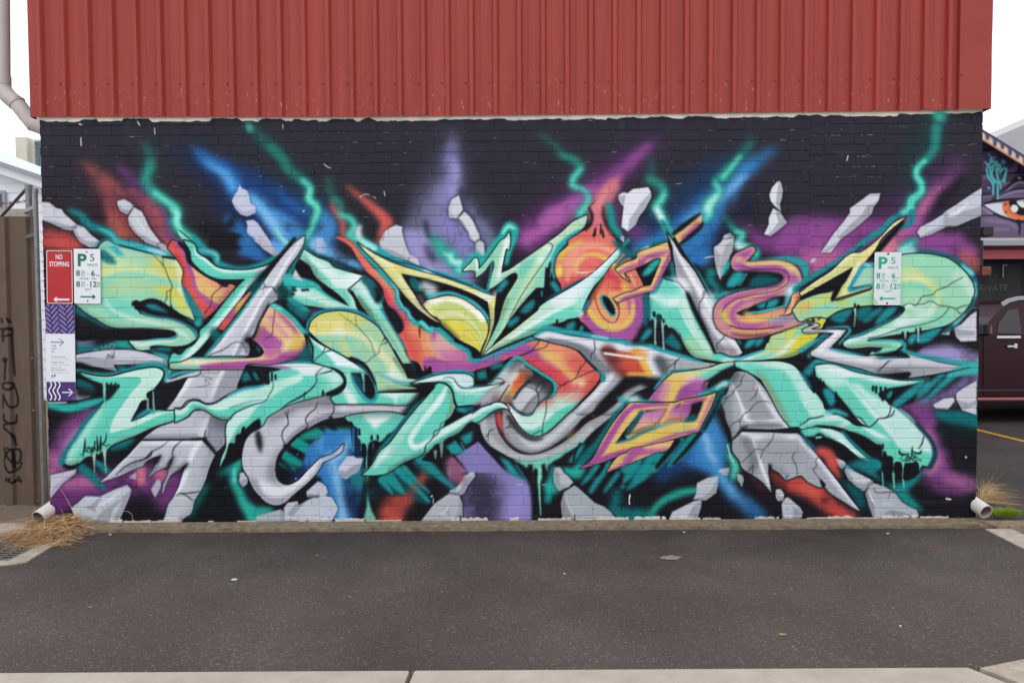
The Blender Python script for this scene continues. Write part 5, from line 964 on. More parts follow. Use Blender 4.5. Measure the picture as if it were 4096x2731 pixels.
 S('C5: 1410,210 1250,285 1100,380 1030,410 1005,450 985,495',[16,18,16,5,4,2],BK,2.5);S('C5: 300,652 450,668 560,672 645,668 610,720 560,790 520,850',[5,5,4,4,4,3,2],(40,24,40),1.2);S('C5: 900,605 750,640 690,660 660,700',[3,4,4,3],(40,24,40),1.2)
 # ---- lower right grey pillar ----
 body(P,'C5: 1345,385! 1420,285 1550,285 1640,340 1800,510 2000,850 2115,995! 1900,1012 1500,1000! 1370,1155! 1335,1000 1260,860 1210,640 1300,560',(171,175,183),10)
 F('C5: 1350,385 1440,600 1540,880 1980,890 1880,700 1700,420 1560,290 1430,290',(153,156,165),6);S('C5: 1345,390 1440,580 1520,800 1550,890 2000,900',[6,10,14,16,12],(226,226,234),3.5);S('C5: 1700,470 1850,700 1990,900 2080,980',[16,22,24,14],(220,221,230),4,.9)
 S('C5: 1300,600 1280,800 1350,1060',[50,60,50],(135,139,147),9,.9);S('C5: 1500,985 1700,960 2000,965',[10,26,14],(121,125,135),5);S('C5: 1400,330 1300,420',[50,30],(70,74,80),10,.8);S('C5: 1520,790 1560,830',[24,24],(234,234,240),8,.8)
 K()
 for q in ('C5: 1530,310 1490,380 1480,430 1400,500 1380,555 1310,600 1230,620','C5: 1310,600 1270,670 1240,720','C5: 1350,970 1400,930 1470,895 1520,820 1600,770 1650,700 1720,660 1800,655 1860,680','C5: 1470,895 1475,1000','C5: 1350,970 1340,1020','C5: 1700,480 1680,560 1600,640'): S(q,[3,3.5,2.5],(46,46,54),1.1,.9)
 S('C5: 1200,640 1250,800 1270,900 1330,1060 1345,1160',[8,16,14,18,14],BK2,3);S('C5: 1370,1150 1450,1070 1500,1000 1560,975',[8,12,12,8],(50,50,56),3);S('C5: 1500,1015 1700,1025 1900,1035 2100,1010 2200,1000',[4,8,10,10,4],BK,2)
 lo='D5: 1375,200! 1500,85! 1800,90 2060,105 2200,105! D6: 0,130 200,365 450,680 600,880 772,1097! 690,1060 580,990 380,860 252,705! 280,790 100,725 20,645 0,640! D5: 2060,705! 1960,600 1880,550 1840,490! 1838,620 1850,720 1875,862! 1750,720 1640,640 1500,545 1470,460 1380,330'
 body(P,lo,(165,169,177),10)
 S('D5: 1500,100 1650,150 1850,150 2170,150',[14,26,26,20],(222,223,232),4);S('D5: 1540,200 1650,440 1620,560',[40,60,40],(115,119,129),9,.9);S('D5: 1400,260 1500,450',[40,60],(149,153,161),9,.8)
 S('D5: 1640,180 1700,350 1760,560 1850,780',[8,12,14,8],(228,228,236),3);S('D6: -20,140 100,270 250,440 420,680 600,900 740,1070',[24,26,24,22,18,10],(216,217,230),4);S('D5: 1880,520 2000,600 2060,690',[40,34,14],(135,139,147),8,.7);S('D5: 1780,300 1950,300 2150,400',[90,110,90],(155,159,167),12,.8)
 K()
 for q in ('D5: 1910,95 1890,170 1850,230 1780,310 1730,430','D5: 1780,315 1670,310 1590,390 1500,470','D5: 2180,340 2140,410 2180,490 2205,570 2200,650','D5: 1650,510 1620,540 1575,590','D5: 1640,520 1630,640','D6: 240,390 200,460 215,510 170,570 200,620 250,680','D5: 2060,690 2080,640 2110,640'): S(q,[2.5,3.5,2.5],(46,46,54),1.1,.9)
 F('D5: 1836,490! 1880,510 1870,560 1845,640',BK,3);F('D6: 245,670! 330,770 300,790 275,770',BK,2)
 # ---- right lower limb and its ribbon ----
 rl='C5: 1400,150! 1700,150 2000,152 2150,200 2240,290 C6: 60,370 150,530! 190,545 220,570 290,665! 320,760 400,790! 430,810 380,830! 480,830 600,890 700,960 880,985! 800,940 720,868! 600,715 480,572 380,500 310,430 240,380 205,330! 190,200! 400,180 700,280 1000,342 1300,392 1640,384! 1400,448 1140,490! 1000,560 1110,660! 1160,700 1250,750 1450,900 1600,1080 1700,1210 1722,1350 1650,1490! 1560,1480 1530,1560! 1510,1440 1490,1430 1440,1440 1390,1440 1340,1450 1325,1560! 1300,1440 1240,1430 1210,1440 1190,1560! 1170,1360 1130,1370 1080,1300 1065,1500! 1050,1380 1040,1210! 980,1205! 850,1120 650,1040 500,985 300,962 200,970 100,1020 0,1012! C5: 2240,990 2120,985! 2000,840 1850,560 1740,370! 1580,280 1420,213!'
 P.crop='C6'
 S('150,200 200,150 300,150 500,200 800,280 1100,350 1400,375 1650,370',[10,18,18,14,14,14,16,10],(40,150,158),3)
 body(P,rl,(102,204,184),9)
 S('C5: 1450,160 1800,170 2050,200 2200,300 C6: 60,420 150,540',[14,30,44,50,50,30],(196,228,218),7);S('C5: 1560,190 1750,240',[30,30],(110,206,188),8,.9);S('C5: 2140,250 2240,400 C6: 100,700',[40,60,40],(176,226,214),8,.9)
 S('C5: 1700,300 1800,420 1960,700 2090,920',[20,30,30,16],(130,160,130),6,.9);F('C6: 0,640! 0,860 140,850! 100,790',(102,204,184),2);F('C6: 0,420 200,560 300,700 400,790 300,840 150,850 60,700',(190,228,220),5,.9)
 F('C6: 190,200 400,190 700,285 1000,345 1400,395 1640,386 1400,430 1000,410 760,360 600,350 500,400 350,360 240,290',(220,232,236),4);S('C6: 250,260 400,380 560,400',[30,60,40],(180,226,214),9,.9)
 F('C6: 580,420! 640,440 900,700 1080,930 1240,1130 1290,1260 1500,1300 1690,1280 1710,1200 1600,1080 1450,900 1250,750 1110,660 900,560 760,440',(188,227,219),5);S('C6: 600,420 800,640 1000,870 1200,1100 1280,1230',[6,16,22,20,10],(214,232,232),4)
 S('C6: 480,1000 700,900 860,980',[20,20,16],(190,226,220),5,.9);F('C6: 250,880! 420,825 530,860 700,960 900,1010 1050,1080 1200,1160! 1000,1120 800,1000 560,910 400,900 150,920 0,980! 100,910',(222,234,238),4)
 S('C6: 300,430 450,570 620,760 720,880',[10,14,12,8],(104,130,112),4,.85);S('C6: 850,1110 980,1190 1040,1200',[10,14,10],(120,150,130),4,.8);S('C6: 200,965 500,980 800,1100',[10,12,12],(140,170,150),4,.7);S('C6: 1480,1000 1620,1150 1680,1300',[10,30,20],(206,222,228),7,.8)
 K()
 F('C6: 205,330! 240,380 310,430 380,500 470,580 600,720 720,870! 640,840 500,790 400,780 330,740 310,680 200,520',BK2,3);F('C6: 300,500 340,480 460,600 460,640 400,720 340,640',(36,144,152),5);S('C6: 320,790 450,780 600,830',[8,20,12],(60,176,184),4);F('C6: 0,240! 80,340 150,500 190,540 190,430 140,300 60,200',BK2,3);S('C6: 0,280 70,370 140,490',[8,14,10],(30,110,130),3);S('C6: 100,280 160,200',[34,24],(40,130,140),5)
 for x,y,h in ((225,400,34),(262,400,26),(300,430,24),(175,520,20),(460,590,40)): S('C6: %d,%d %d,%d'%(x,y-h,x,y+h),[9,13,8],BK2,1.5)
 F('C6: 720,870! 760,930 800,965 900,985 860,970 700,940',BK,2);F('C6: 540,1040! 700,1050 850,1120 980,1205 1035,1210 1050,1390 1090,1290 1120,1390 1170,1360 1180,1560 1000,1480 900,1380 760,1240 640,1150',BK2,3)
 F('C6: 1120,500! 1400,450 1640,384! 1750,400 1500,640 1240,720 1170,700! 1120,650 1130,560',BK2,4)
 for x,y,h in ((935,490,24),(975,505,36),(1035,540,60),(1095,530,46),(1060,610,30)): S('C6: %d,%d %d,%d'%(x,y-h,x,y+h),[10,15,10],BK2,1.5)
 for p,w in (('C6: 1560,420 1400,560 1230,690',[22,36,30]),('C6: 1170,550 1140,590',[20,20]),('C6: 1820,310 1600,520 1480,640',[22,24,8]),('C6: 2000,290 1800,460 1600,650',[26,26,8])): S(p,w,(40,150,156),4,.9)
 S('C6: 1230,520 1150,680',[14,14],BK2,2);S('C6: 1640,420 1500,560',[18,10],(60,160,176),5,.8)
 S('C6: 1260,740 1400,850 1550,1010 1660,1130 1720,1250 1725,1370 1660,1500',[10,14,16,16,20,22,20],(28,60,80),2.5);S('C6: 1270,750 1400,850 1480,930',[6,10,4],(140,190,206),3)
 for x,w in ((1195,[12,9,6]),(1318,[12,8,6]),(1055,[7,6,4])): S('C6: %d,1430 %d,1560 D6: %d,800'%(x,x,x+12),w,(112,200,182),1.5)
 F('C6: 1060,1300! 1085,1290 1110,1350 1150,1350 1175,1380 1180,1568 1060,1568',BK2,2);F('C6: 1205,1440! 1250,1425 1290,1450 1305,1568 1205,1568',BK2,2);F('C6: 1335,1460! 1360,1440 1390,1470 1430,1450 1490,1425 1520,1500 1525,1568 D6: 1400,700 1330,700',BK2,2);S('C6: 1060,1210 1058,1260',[9,9],BK2,1.5)
 for q in ('C6: 0,958 60,930 120,880 200,865 300,840','C6: 0,1018 110,1025 200,970 400,985 550,1010','C6: 700,850 770,865 820,920 880,985 930,960 1010,880 1110,860 1150,800 1165,710','C6: 1080,870 1180,830 1210,770','C6: 1590,1100 1560,1200 1520,1260'): S(q,[4,5,4],(28,36,42),1.2)
 # small foot
 S('C6: 540,1050 650,1180 780,1310 900,1420 980,1470',[14,18,22,26,40],(40,140,152),3)
 body(P,'C6: 0,1030! 200,985 300,1000 400,1012 545,1060! 650,1185 800,1335 930,1435! 800,1400 680,1310 560,1210 400,1140 280,1100! 240,1075 200,1110 70,1105!',(104,204,186),7)
 S('C6: 280,1010 450,1080 640,1250 850,1390',[14,30,20,8],(210,232,230),5);K()
 F('C6: 80,1105! 180,1095 250,1060 300,1090 420,1150 560,1240 700,1370 860,1420 700,1500 500,1350 300,1250 150,1200',BK2,4);S('C6: 190,1110 240,1070 300,1090',[5,5,4],BK,1.2);S('C6: 210,1120 270,1110',[10,8],(120,204,186),1.5)
 S('D6: 250,330 360,370 420,500',[36,44,40],(196,80,74),8);S('C6: 0,1060 100,1180 200,1280',[8,20,14],(36,100,120),4)
 S('D6: 560,560 760,500 930,520',[10,40,60],(28,120,126),9,.9)
 # ---- grey spike ----
 S('A4: 1260,1250 1330,1400 B5: 560,20 640,130 720,230 850,330 960,500 1060,680 1180,880 1320,1080 1480,1330',[18,22,10,10,12,16,24,26,24,22,8],(36,130,136),3)
 body(P,'A4: 1310,1370! B5: 600,0 640,50 720,190 850,330 1000,580 1110,770 1280,1060 1400,1260 1502,1442! 1450,1475 1350,1478 1220,1430 1165,1440! 1060,1210 960,1030 890,860 800,660! 720,570 665,470 640,300 600,120 570,0',(193,196,204),10)
 F('B5: 590,60 640,300 670,480 760,540 830,700 930,950 1050,1180 1180,1430 1290,1440 1150,1160 990,880 900,650 800,430 700,230',(145,149,157),5);F('B5: 960,930 1080,1060 1250,1330 1400,1460 1220,1435 1100,1250',(137,140,150),6)
 S('B5: 590,20 700,230 850,480 1000,720 1150,980 1330,1250 1480,1440',[4,12,18,20,20,18,10],(234,234,240),4);S('B5: 1000,900 1150,1150 1330,1420',[16,24,20],(218,219,228),5,.9);S('B5: 1180,1440 1250,1380 1400,1440',[14,24,30],(120,112,120),8,.7);S('B5: 800,660 900,880 1060,1200',[10,12,10],(80,82,92),5,.8)
 S('B5: 1120,830 1250,1050 1380,1270',[8,12,8],(216,206,196),4,.8)
 K()
 for q in ('B5: 1025,680 1000,740 950,810 950,900 960,960','B5: 1300,1110 1290,1190 1250,1260 1170,1350 1190,1400','B5: 1010,650 990,720','B5: 1025,640 1020,680'): S(q,[3,4,3],(56,50,58),1.2)
 S('B5: 630,-20 720,140 830,300 920,430 1010,600 1080,740',[14,16,8,4,4,2],BK,2);S('B5: 790,660 880,880 980,1080 1080,1280 1150,1440',[14,20,22,16,12],BK2,3);S('B5: 640,500 740,540 800,620',[20,34,30],(224,226,234),7,.9)
 S('B5: 1100,720 1150,780 1190,740',[40,60,30],(200,222,230),10,.9)
 # ---- purple S curve ----
 P.crop='B5'
 cv='1620,130 1540,190 1450,250 1440,310 1560,355 1780,350 1980,355 2120,430 2140,530 2040,640 1850,710 1620,745 1420,800 1280,900 1300,1030 1450,1110 1680,1110 1900,1060 2240,960'
 S('1440,30 1520,100 1640,110 1690,180 1620,260 1640,290 1800,280 2000,250 2200,270 B6: 60,340 70,450 0,560',[24,30,30,30,24,24,24,26,28,30,28,26],(42,150,154),4);S('1440,60 1500,110 1560,100',[30,30,24],(210,230,236),8,.9);S('1600,110 1660,150 1680,190',[10,12,8],(100,214,200),3)
 S('1560,170 1420,240 1300,340 1260,430',[12,16,20,14],(50,170,176),5);S('1180,740 1300,680 1500,630 1700,590 1850,560',[20,26,20,16,8],(40,150,156),4)
 S(cv,[40,56,60,60,58,60,64,76,90,92,86,80,84,96,104,104,96,90,80],BK,3)
 S(cv,[30,44,48,50,48,50,54,66,80,82,76,70,74,86,94,94,86,80,70],(196,136,140),2)
 S(cv,[10,12,14,16,24,26,24,26,26,24,22,22,26,30,30,34,34,30,20],(160,82,154),4)
 S('1500,180 1440,240 1420,310 1560,380 1780,375 1960,385 2080,460 2060,540 1950,610 1780,660 1560,700 1380,760 1230,880',[10,14,20,22,24,24,24,28,26,22,20,20,14],(164,86,154),5,.9)
 S('1560,310 1760,300 2000,300 2140,370 2200,450',[14,16,20,30,20],(222,196,130),4,.95);S('2140,420 2190,520 2120,640 1960,730',[24,36,30,16],(206,170,130),6,.9);S('2150,470 2180,560 2080,660',[30,40,26],(164,88,160),7,.9)
 S('2080,520 2040,590 1880,660 1650,720 1450,780 1330,880',[10,14,14,14,16,20],(222,190,120),4,.9);S('1260,900 1290,1010 1420,1080 1600,1080',[30,30,20,16],(206,190,90),6,.9);S('1400,830 1340,930 1400,1010 1560,1040 1800,1010 2000,960',[16,24,24,22,24,14],(220,178,100),6,.9);S('1500,790 1380,900 1370,960 1420,1060 1600,1100 1800,1080',[18,22,24,24,22,14],(164,84,156),5,.9)
 S('1560,960 1700,980 1900,900',[30,34,30],(226,190,100),8,.9);S('1650,950 1850,910 2000,890',[20,40,40],(222,150,112),8,.9);S('1800,1070 1950,1020 2200,980',[24,34,30],(155,167,173),9,.8);S('1720,1110 1850,1090',[14,18],(230,120,110),8,.8)
 S('1370,1130 1500,1180 1680,1180 1850,1150',[16,26,26,16],(218,160,120),4,.9);S('1450,260 1500,200 1580,170',[14,24,16],(160,84,154),5);S('1430,260 1480,230',[16,16],(226,206,120),6,.9);S('1290,850 1260,800 1330,740',[30,30,20],(186,110,160),7,.8)
 S('1500,330 1640,370 1800,370 1960,375 2060,410 2100,470 2080,550 1990,620 1850,670 1600,710 1400,770 1280,850 1240,930',[2,3,3,3,3,3,3,3,3,3,3,3,2],(50,24,50),1.2)
 F('1380,400! 1500,390 1700,395 1900,410 2010,440 2030,490 1980,550 1880,590 1700,600 1500,620 1300,650 1240,560 1300,460',BK2,4)
 F('1410,415 1520,430 1400,600 1300,600',(38,152,160),4);S('1550,440 1460,580',[10,7],(38,152,160),2.5);F('1650,470 1940,475 1990,510 1900,560 1590,590',(22,84,92),6)
 F('1570,900! 1620,850 1760,790 1950,720 2060,720 2040,850! 1900,890 1750,930 1610,935',BK2,2.5);F('1680,850 1780,800 1970,760 1930,840 1760,880',(36,146,154),4);S('1820,800 1790,870',[7,7],BK2,2);S('1590,930 1750,915 1900,880 2050,840',[6,9,8,5],(70,186,192),2)
 S('2240,560 2120,650 2090,740 2050,850',[20,30,22,14],(74,170,178),5);S('2100,660 2150,640',[30,40],(214,232,236),8,.9)
 body(P,'B5: 2240,650! 2150,690 2130,760 2040,950! 2110,945 2200,820! 2240,700',(220,150,112),6);K();S('B5: 2150,720 2120,900 2040,960',[4,5,5],(234,214,190),2);S('B5: 2220,720 2150,900 2110,950 1980,970',[3,4,4,3],(40,30,30),1.2);S('B5: 2240,760 2180,900',[20,24],(190,120,70),6,.8)
 S('1340,1095 1480,1130 1700,1140 1880,1120 2030,1100',[4,4,3,4,3],(40,24,34),1.3);S('1370,1200 1550,1225 1750,1215 1850,1200',[8,12,12,8],(70,36,40),4,.8)
 # ---- purple key frame over the ring ----
 S('B4: 1780,370 1900,240 2080,150 2240,90 B5: 250,120 450,30 560,0',[6,14,16,18,20,16,10],(30,100,106),3);S('B5: 180,160 300,90',[8,14],(190,230,234),4,.9)
 S('B4: 1780,20 1900,120 2000,210',[14,26,16],(24,100,104),4)
 F('B4: 1860,480! 2060,370 2190,600! 1930,690',[(206,120,100),(226,160,120),(214,140,100)],3,1,'1880,480 2150,600');S('B4: 1990,440 2060,600',[6,4],(236,196,180),3,.9)
 S('B4: 1900,600 1960,680',[30,20],(224,200,90),7,.8)
 fr='B4: 1795,375! 1900,305 2080,220 B5: 150,190 380,85 540,30! 595,170! 585,230 490,420 390,640! 200,690 0,760 B4: 1830,800! 1765,748! 1960,670 B5: 60,670 240,592! 330,575! 460,250! 445,232 230,320 0,410! B4: 1910,422! 1985,540 1960,520! 1880,470!'
 body(P,fr,(222,182,120),7)
 S('B4: 1840,420 1960,370 2150,290 B5: 200,250 400,190 560,150',[14,22,26,26,24,10],(166,86,150),4);S('B4: 1800,380 1960,300 2100,230 B5: 350,120 530,60',[6,8,12,16,14],(222,186,130),4,.9);S('B4: 1880,420 2050,360 B5: 100,320',[10,20,16],(206,110,120),6,.9)
 S('B5: 570,180 500,360 430,520 380,630',[14,26,20,16],(160,80,150),4);S('B5: 390,640 200,690 0,750 B4: 1850,790',[10,16,18,10],(160,82,152),3);S('B5: 540,170 460,330 400,470 330,580',[6,10,10,8],(226,190,110),3,.9)
 K();F('B5: 0,410! 120,350 300,280 440,235 460,250! 330,580 240,590 120,360',BK2,2) if 0 else F('B5: 130,370! 280,300 430,232 458,245! 420,350 325,582! 240,590! 190,480',BK2,2)
 F('B5: 400,250 455,245 380,370 290,450 220,460 290,340',(46,168,168),4);S('B5: 560,0 590,100 600,220',[8,12,8],BK2,2);S('B5: 330,680 380,670 440,570 480,480',[12,12,10,5],(70,160,176),2.5)
 S('B4: 1915,425 1935,480 1965,525',[5,3,1],BK,1.2);S('B4: 1825,800 1840,840 1855,870',[5,3,1],BK,1.2);S('B4: 2180,720 2190,900 2180,1080',[10,20,14],(26,100,110),4)
 # gold blade above
 body(P,'A4: 1390,1400! 1500,1330 1620,1230 1700,1180! 1690,1280 1560,1400 1440,1490!',(222,180,110),0);S('A4: 1480,1440 1580,1360 1660,1270',[16,24,16],(166,90,150),4);K()
 S('A4: 1380,1390 1480,1310 1600,1220 1680,1160',[14,20,18,8],BK,3);S('A4: 1460,1500 1560,1420 1690,1300 1710,1260',[10,18,18,8],BK,3)
 # ---- purple diamond frame ----
 P.crop='C5'
 S('-80,620 0,640 100,640 300,660 C5: 400,665',[14,24,22,12,5],(52,166,172),4);S('40,640 150,620',[30,30],(206,230,232),8,.8);S('900,600 1000,560 1150,500 1280,430 1350,390',[8,18,24,24,10],(52,160,168),4);S('1180,480 1280,430',[14,24],(206,230,234),6,.9)
 S('1250,500 1180,650 1080,830 980,1020 930,1100',[20,36,34,30,20],(24,100,106),4);S('1230,570 1130,800 1010,1010',[10,16,14],(24,40,50),3)
 for p,w in (('900,1090 780,1240 640,1400 560,1480',[40,42,32,12]),('720,1150 560,1320 420,1500 380,1560',[24,20,14,8]),('400,1340 250,1440 120,1540',[46,44,34]),('560,1310 450,1420 360,1520',[40,36,20]),('0,1520 100,1450',[40,40])): S(p,w,(30,144,146),4,.9)
 for p,w in (('680,1160 540,1330 400,1500',[22,22,16]),('280,1390 200,1500 120,1568',[18,20,18]),('960,1060 800,1260 620,1450',[16,16,10])): S(p,w,BK2,3)
 P.crop='D4'
 for p,w in (('1560,520 1440,680 1360,760',[26,22,8]),('1720,480 1640,600 1480,850',[20,30,18]),('1830,620 1740,740 1660,850',[20,20,12]),('2150,450 2000,640 1880,800',[44,32,12]),('2240,560 2100,700 1950,820',[40,30,10])): S(p,w,(34,146,150),4,.9)
 for p,w in (('1640,520 1560,640',[16,14]),('2180,440 2060,600 1920,760',[16,16,10])): S(p,w,BK2,3)
 P.crop='D5'
 for p,w in (('130,520 60,620 0,700',[50,40,20]),('330,390 240,520 120,680',[26,24,10]),('300,500 180,640 80,760',[24,20,8])): S(p,w,(30,140,142),5,.85)
 df='C4: 1335,1515! 1480,1420 1650,1120 1800,890 1985,678! C5: 120,672 350,680 630,672! 660,668! 700,650 900,612 1050,580 1165,543! 1120,680 1010,900 938,1042! 700,1110 300,1230 0,1312 C4: 1850,1340 1600,1440'
 S('C4: 1300,1500 1400,1380 1560,1200 1700,1000 1800,830 1960,650',[26,36,32,24,20,10],(22,104,112),4);S('D4: 1280,600 1350,560',[30,40],(44,176,166),8,.9)
 body(P,df,(222,188,112),8)
 S('C4: 1360,1510 1550,1380 1720,1120 1880,870 2030,720 C5: 130,720 350,700 560,700',[20,26,26,26,24,22,16,10],(166,82,152),3.5);S('C4: 1700,1010 1860,790 2000,690',[10,14,10],(222,180,110),3,.9)
 S('C4: 1380,1500 1700,1370 2000,1260 C5: 120,1240 500,1120 800,1050 940,1030',[14,24,26,22,20,18,12],(166,80,150),3.5);S('C5: 940,1030 980,900 1060,720 1140,590',[12,16,20,10],(176,100,150),5,.9);S('C5: 1040,620 900,640 760,660',[12,14,10],(166,84,150),3);S('C5: 900,990 980,820 1060,640',[12,16,12],(224,184,120),4,.9)
 S('C4: 1700,1290 1900,1230 C5: 120,1190 250,1150 600,1030 850,950',[10,24,36,34,30,20],(220,190,96),5,.95);S('C5: 700,1040 840,970',[24,24],(180,190,130),8,.8);S('C4: 2100,1150 2240,1110',[20,24],(224,196,110),6,.8)
 K()
 F('C5: 160,772! 530,748! 430,930! 50,1080! 0,1105 C4: 1950,1130 1800,1190! 1920,1020 2120,800! 2200,780',BK2,2)
 F('C5: 200,800! 530,755 420,930 180,1020 50,1085! C4: 1960,1090! 2100,880',[(186,120,170),(214,164,150),(222,176,140)],4,1,'C5: 250,790 200,1050');S('C5: 50,1085 250,1020 450,940',[8,14,10],(156,110,60),4,.9);S('C5: 210,800 100,950 20,1080',[18,18,14],(22,92,100),3);S('C4: 1810,1185 2000,1130 C5: 200,1062 420,980 600,922 860,890',[8,12,12,10,10,8],(34,120,130),2.5);S('C5: 380,990 560,940 700,910',[6,9,6],(120,196,200),3,.8)
 F('C5: 730,690! 880,660 1005,645! 940,800 880,900 780,890! 600,930 470,930! 560,800 640,690!',[(150,80,146),(176,110,156),(222,170,130)],4,1,'C5: 750,690 620,930');F('C5: 850,690! 1005,645! 950,800 890,895 790,890! 840,780',BK2,3);S('C5: 780,900 880,860',[14,26],(20,90,96),5);S('C5: 480,920 600,890 750,880',[6,12,10],(150,100,50),4,.9);S('C5: 540,750 470,930',[12,10],(222,180,120),3)
 S('C5: 530,748 500,820 440,900',[8,6,3],(120,80,30),3,.8);S('C5: 710,680 650,750',[4,2],(40,20,40),1.2)
 sp='C4: 1680,1565! 1830,1360 1960,1300 C5: 60,1275 250,1235 630,1150! 545,1270 400,1310 300,1350 100,1430 0,1470 C4: 1840,1500'
 body(P,sp,(222,180,120),7);S('C4: 1720,1550 1960,1440 C5: 100,1310 200,1260 260,1240',[10,24,30,26,14],(164,80,150),4);S('C5: 0,1400 200,1300 400,1290 540,1270',[24,36,26,16],(170,90,150),6,.9);S('C5: 260,1230 450,1200 600,1170',[20,36,20],(224,180,140),5,.9);K()
 # ---- wing letter, far right ----
 P.crop='B6'
 S('1300,150 1500,150 1700,160 1950,230 2120,360 2230,520 2240,660 2180,840 2060,980 1950,1100 1850,1180',[16,20,18,20,24,26,24,24,24,24,14],(34,96,108),3);S('1300,150 1450,140',[30,26],(180,224,230),7,.9);S('2080,330 2200,430',[14,20],(110,206,214),4);S('2230,560 2240,720',[14,14],(120,206,220),4,.9);S('2100,950 1980,1060',[12,18],(130,206,216),5,.9)
 wing='900,300! 1275,200! 1450,180 1700,192 1900,245 2080,380 2190,520 2228,640 2190,780 2080,940 1900,1075 1600,1150 1300,1195 1000,1245 872,1265! 855,1290 875,1302! 1000,1290 1180,1280 1280,1300! 1320,1330 1290,1360 1200,1430 1000,1500 C6: 900,60 860,160 838,250! 850,150 880,70 920,20! B6: 1000,1440 1070,1375! 900,1365 620,1380 565,1350 555,1320 620,1270 800,1220 1000,1120 1200,1020 1320,930 1345,870 1270,830! 930,830 720,850 500,900 340,1000! 250,980 100,1000 0,1040 -100,900! 0,780 60,735 200,700 440,620! 400,780 450,770 900,640!'
 body(P,wing,(150,206,176),9)
 S('1000,250 1300,260 1600,240 1900,320 2100,480',[60,80,70,60,40],(150,214,180),12,.8);S('1290,420 1420,430 1600,520 1720,660 1750,780 1640,920',[40,50,40,34,30,20],(206,214,140),10,.9);S('1290,510 1450,490 1600,540',[26,26,20],(224,224,170),8,.8);F('1290,600! 1290,560 1420,545 1560,555 1680,640 1720,740 1740,800 1600,900 1400,860 1280,830',(128,206,180),5);S('1300,720 1500,760 1650,850',[60,90,60],(160,208,170),12,.9)
 S('1980,450 2150,560 2190,700',[30,40,26],(198,220,210),9,.8);S('1740,800 1640,940 1400,1060 1200,1130 950,1220 800,1290',[12,24,30,26,20,14],(206,230,224),6,.95);S('1240,1080 1350,1020',[30,40],(220,230,236),9,.9);S('1900,1000 1600,1110 1200,1190',[40,50,30],(132,204,180),9,.9);S('1500,870 1600,950',[50,50],(186,220,208),10,.8)
 S('560,1330 700,1310 900,1310 1200,1330 1260,1350',[30,34,30,30,20],(150,212,184),5);S('620,1290 900,1200',[20,16],(226,234,238),4,.9);S('600,1370 900,1350 1150,1360',[10,14,12],(100,140,116),4,.8);S('1200,1390 1050,1450 950,1530 C6: 870,150',[26,24,18,10],(110,206,180),5,.9)
 F('0,800 200,740 440,640 420,780 640,720 900,680 930,830 640,860 400,940 100,1000 -60,960',(190,204,118),7);S('0,960 300,880 600,800 930,730',[20,36,34,30],(136,206,186),7,.95);S('560,700 750,690 920,640',[14,20,14],(206,216,160),6,.9);S('0,880 60,850',[40,40],(220,160,110),12,.8);S('480,780 600,790',[30,30],(180,196,100),9,.8)
 S('800,500 900,480',[60,60],(150,206,186),9,.9)
 K()
 for q in ('1300,850 1390,815 1480,830 1520,790 1560,730 1710,690 1740,650 1870,600 1960,540 2080,480','1380,885 1480,830 1600,810 1640,785 1700,790 1760,830 1900,850 2000,890 2040,940','2000,885 2080,845 2170,830','2040,940 2070,930','1910,870 1800,990 1600,1070 1300,1130 1000,1230 880,1250'): S(q,[3,3,3],(30,50,46),1.2)
 F('1340,860! 1390,820 1440,835 1470,845 1380,885',(206,230,210),1.5)
 for x,y,h in ((1315,1200,16),(1380,1200,16),(1490,1165,20),(1540,1150,16)): S('%d,%d %d,%d'%(x,y-h,x,y+h),[10,14,10],BK2,1.5)
 for p in ('1348,1200 1348,1270','1513,1130 1515,1310','705,880 708,960 690,1110'): S(p,[9,5,3],(160,206,186),1.5)
 S('702,820 702,850',[8,10],BK2,1.5);S('745,845 760,860',[12,12],BK2,1.5)
 S('1300,1290 1340,1340 1330,1400 1270,1440',[12,14,14,12],(50,160,170),3);S('880,1280 1100,1285 1290,1295',[7,10,8],(54,170,176),3)
 S('620,1250 800,1200 1000,1100 1180,1010 1290,940',[8,12,8,6,4],(46,150,160),3)
 F('C6: 840,250! 860,130 920,60 1000,20 1060,-10 1000,60 920,100 880,150',(70,190,176),3)
 # yellow zig frame
 S('-60,640 100,530 300,400 500,280 680,150 850,0 A6: 700,1300 760,1220 860,1170',[26,30,30,28,26,24,26,22,12],(36,130,138),3);S('-20,640 60,590 400,380 600,240 800,80',[8,12,12,10,6],BK,3)
 S('A6: 980,1140 985,1240 920,1290 820,1310',[22,22,22,14],(30,128,136),3)
 S('A6: 880,1260 700,1460 600,1568 B6: 900,200 830,260',[16,26,26,30,20],BK2,3)
 zg='A6: 920,1195! 780,1270 660,1400 500,1540 400,1600! B6: 650,180 400,400 200,530 -10,680! 20,715! 300,560 680,345! 640,430 560,560 440,760! 480,765 640,715 905,625! 910,600 640,660! 615,640! 700,480 800,320! 960,120 1050,-30',
 body(P,zg[0],(214,208,150),8)
 S('A6: 860,1230 700,1370 B6: 900,20 650,200 350,430 100,600',[8,16,20,14,12,10],(232,226,186),4);S('B6: 980,60 880,150 780,250 700,380 600,560 560,700',[20,20,16,14,16,16],(226,214,140),5);S('B6: 760,280 700,420 600,620',[6,10,8],(236,234,222),3);S('B6: 60,660 300,520 600,360 760,230',[8,14,18,14],(196,206,140),5,.9);S('B6: 480,770 520,650 640,420',[10,14,10],(170,186,110),4,.9);S('B6: 700,700 880,640',[8,8],(206,204,110),3,.8);S('A6: 900,1210 860,1250',[16,14],(206,190,170),5,.8)
 K()
 F('20,715! 300,560 680,345! 640,430 560,560 520,580 480,560 440,640 200,700 0,780!',BK2,2);F('430,640! 480,580 510,600 440,770! 400,790 410,700',BK2,3)
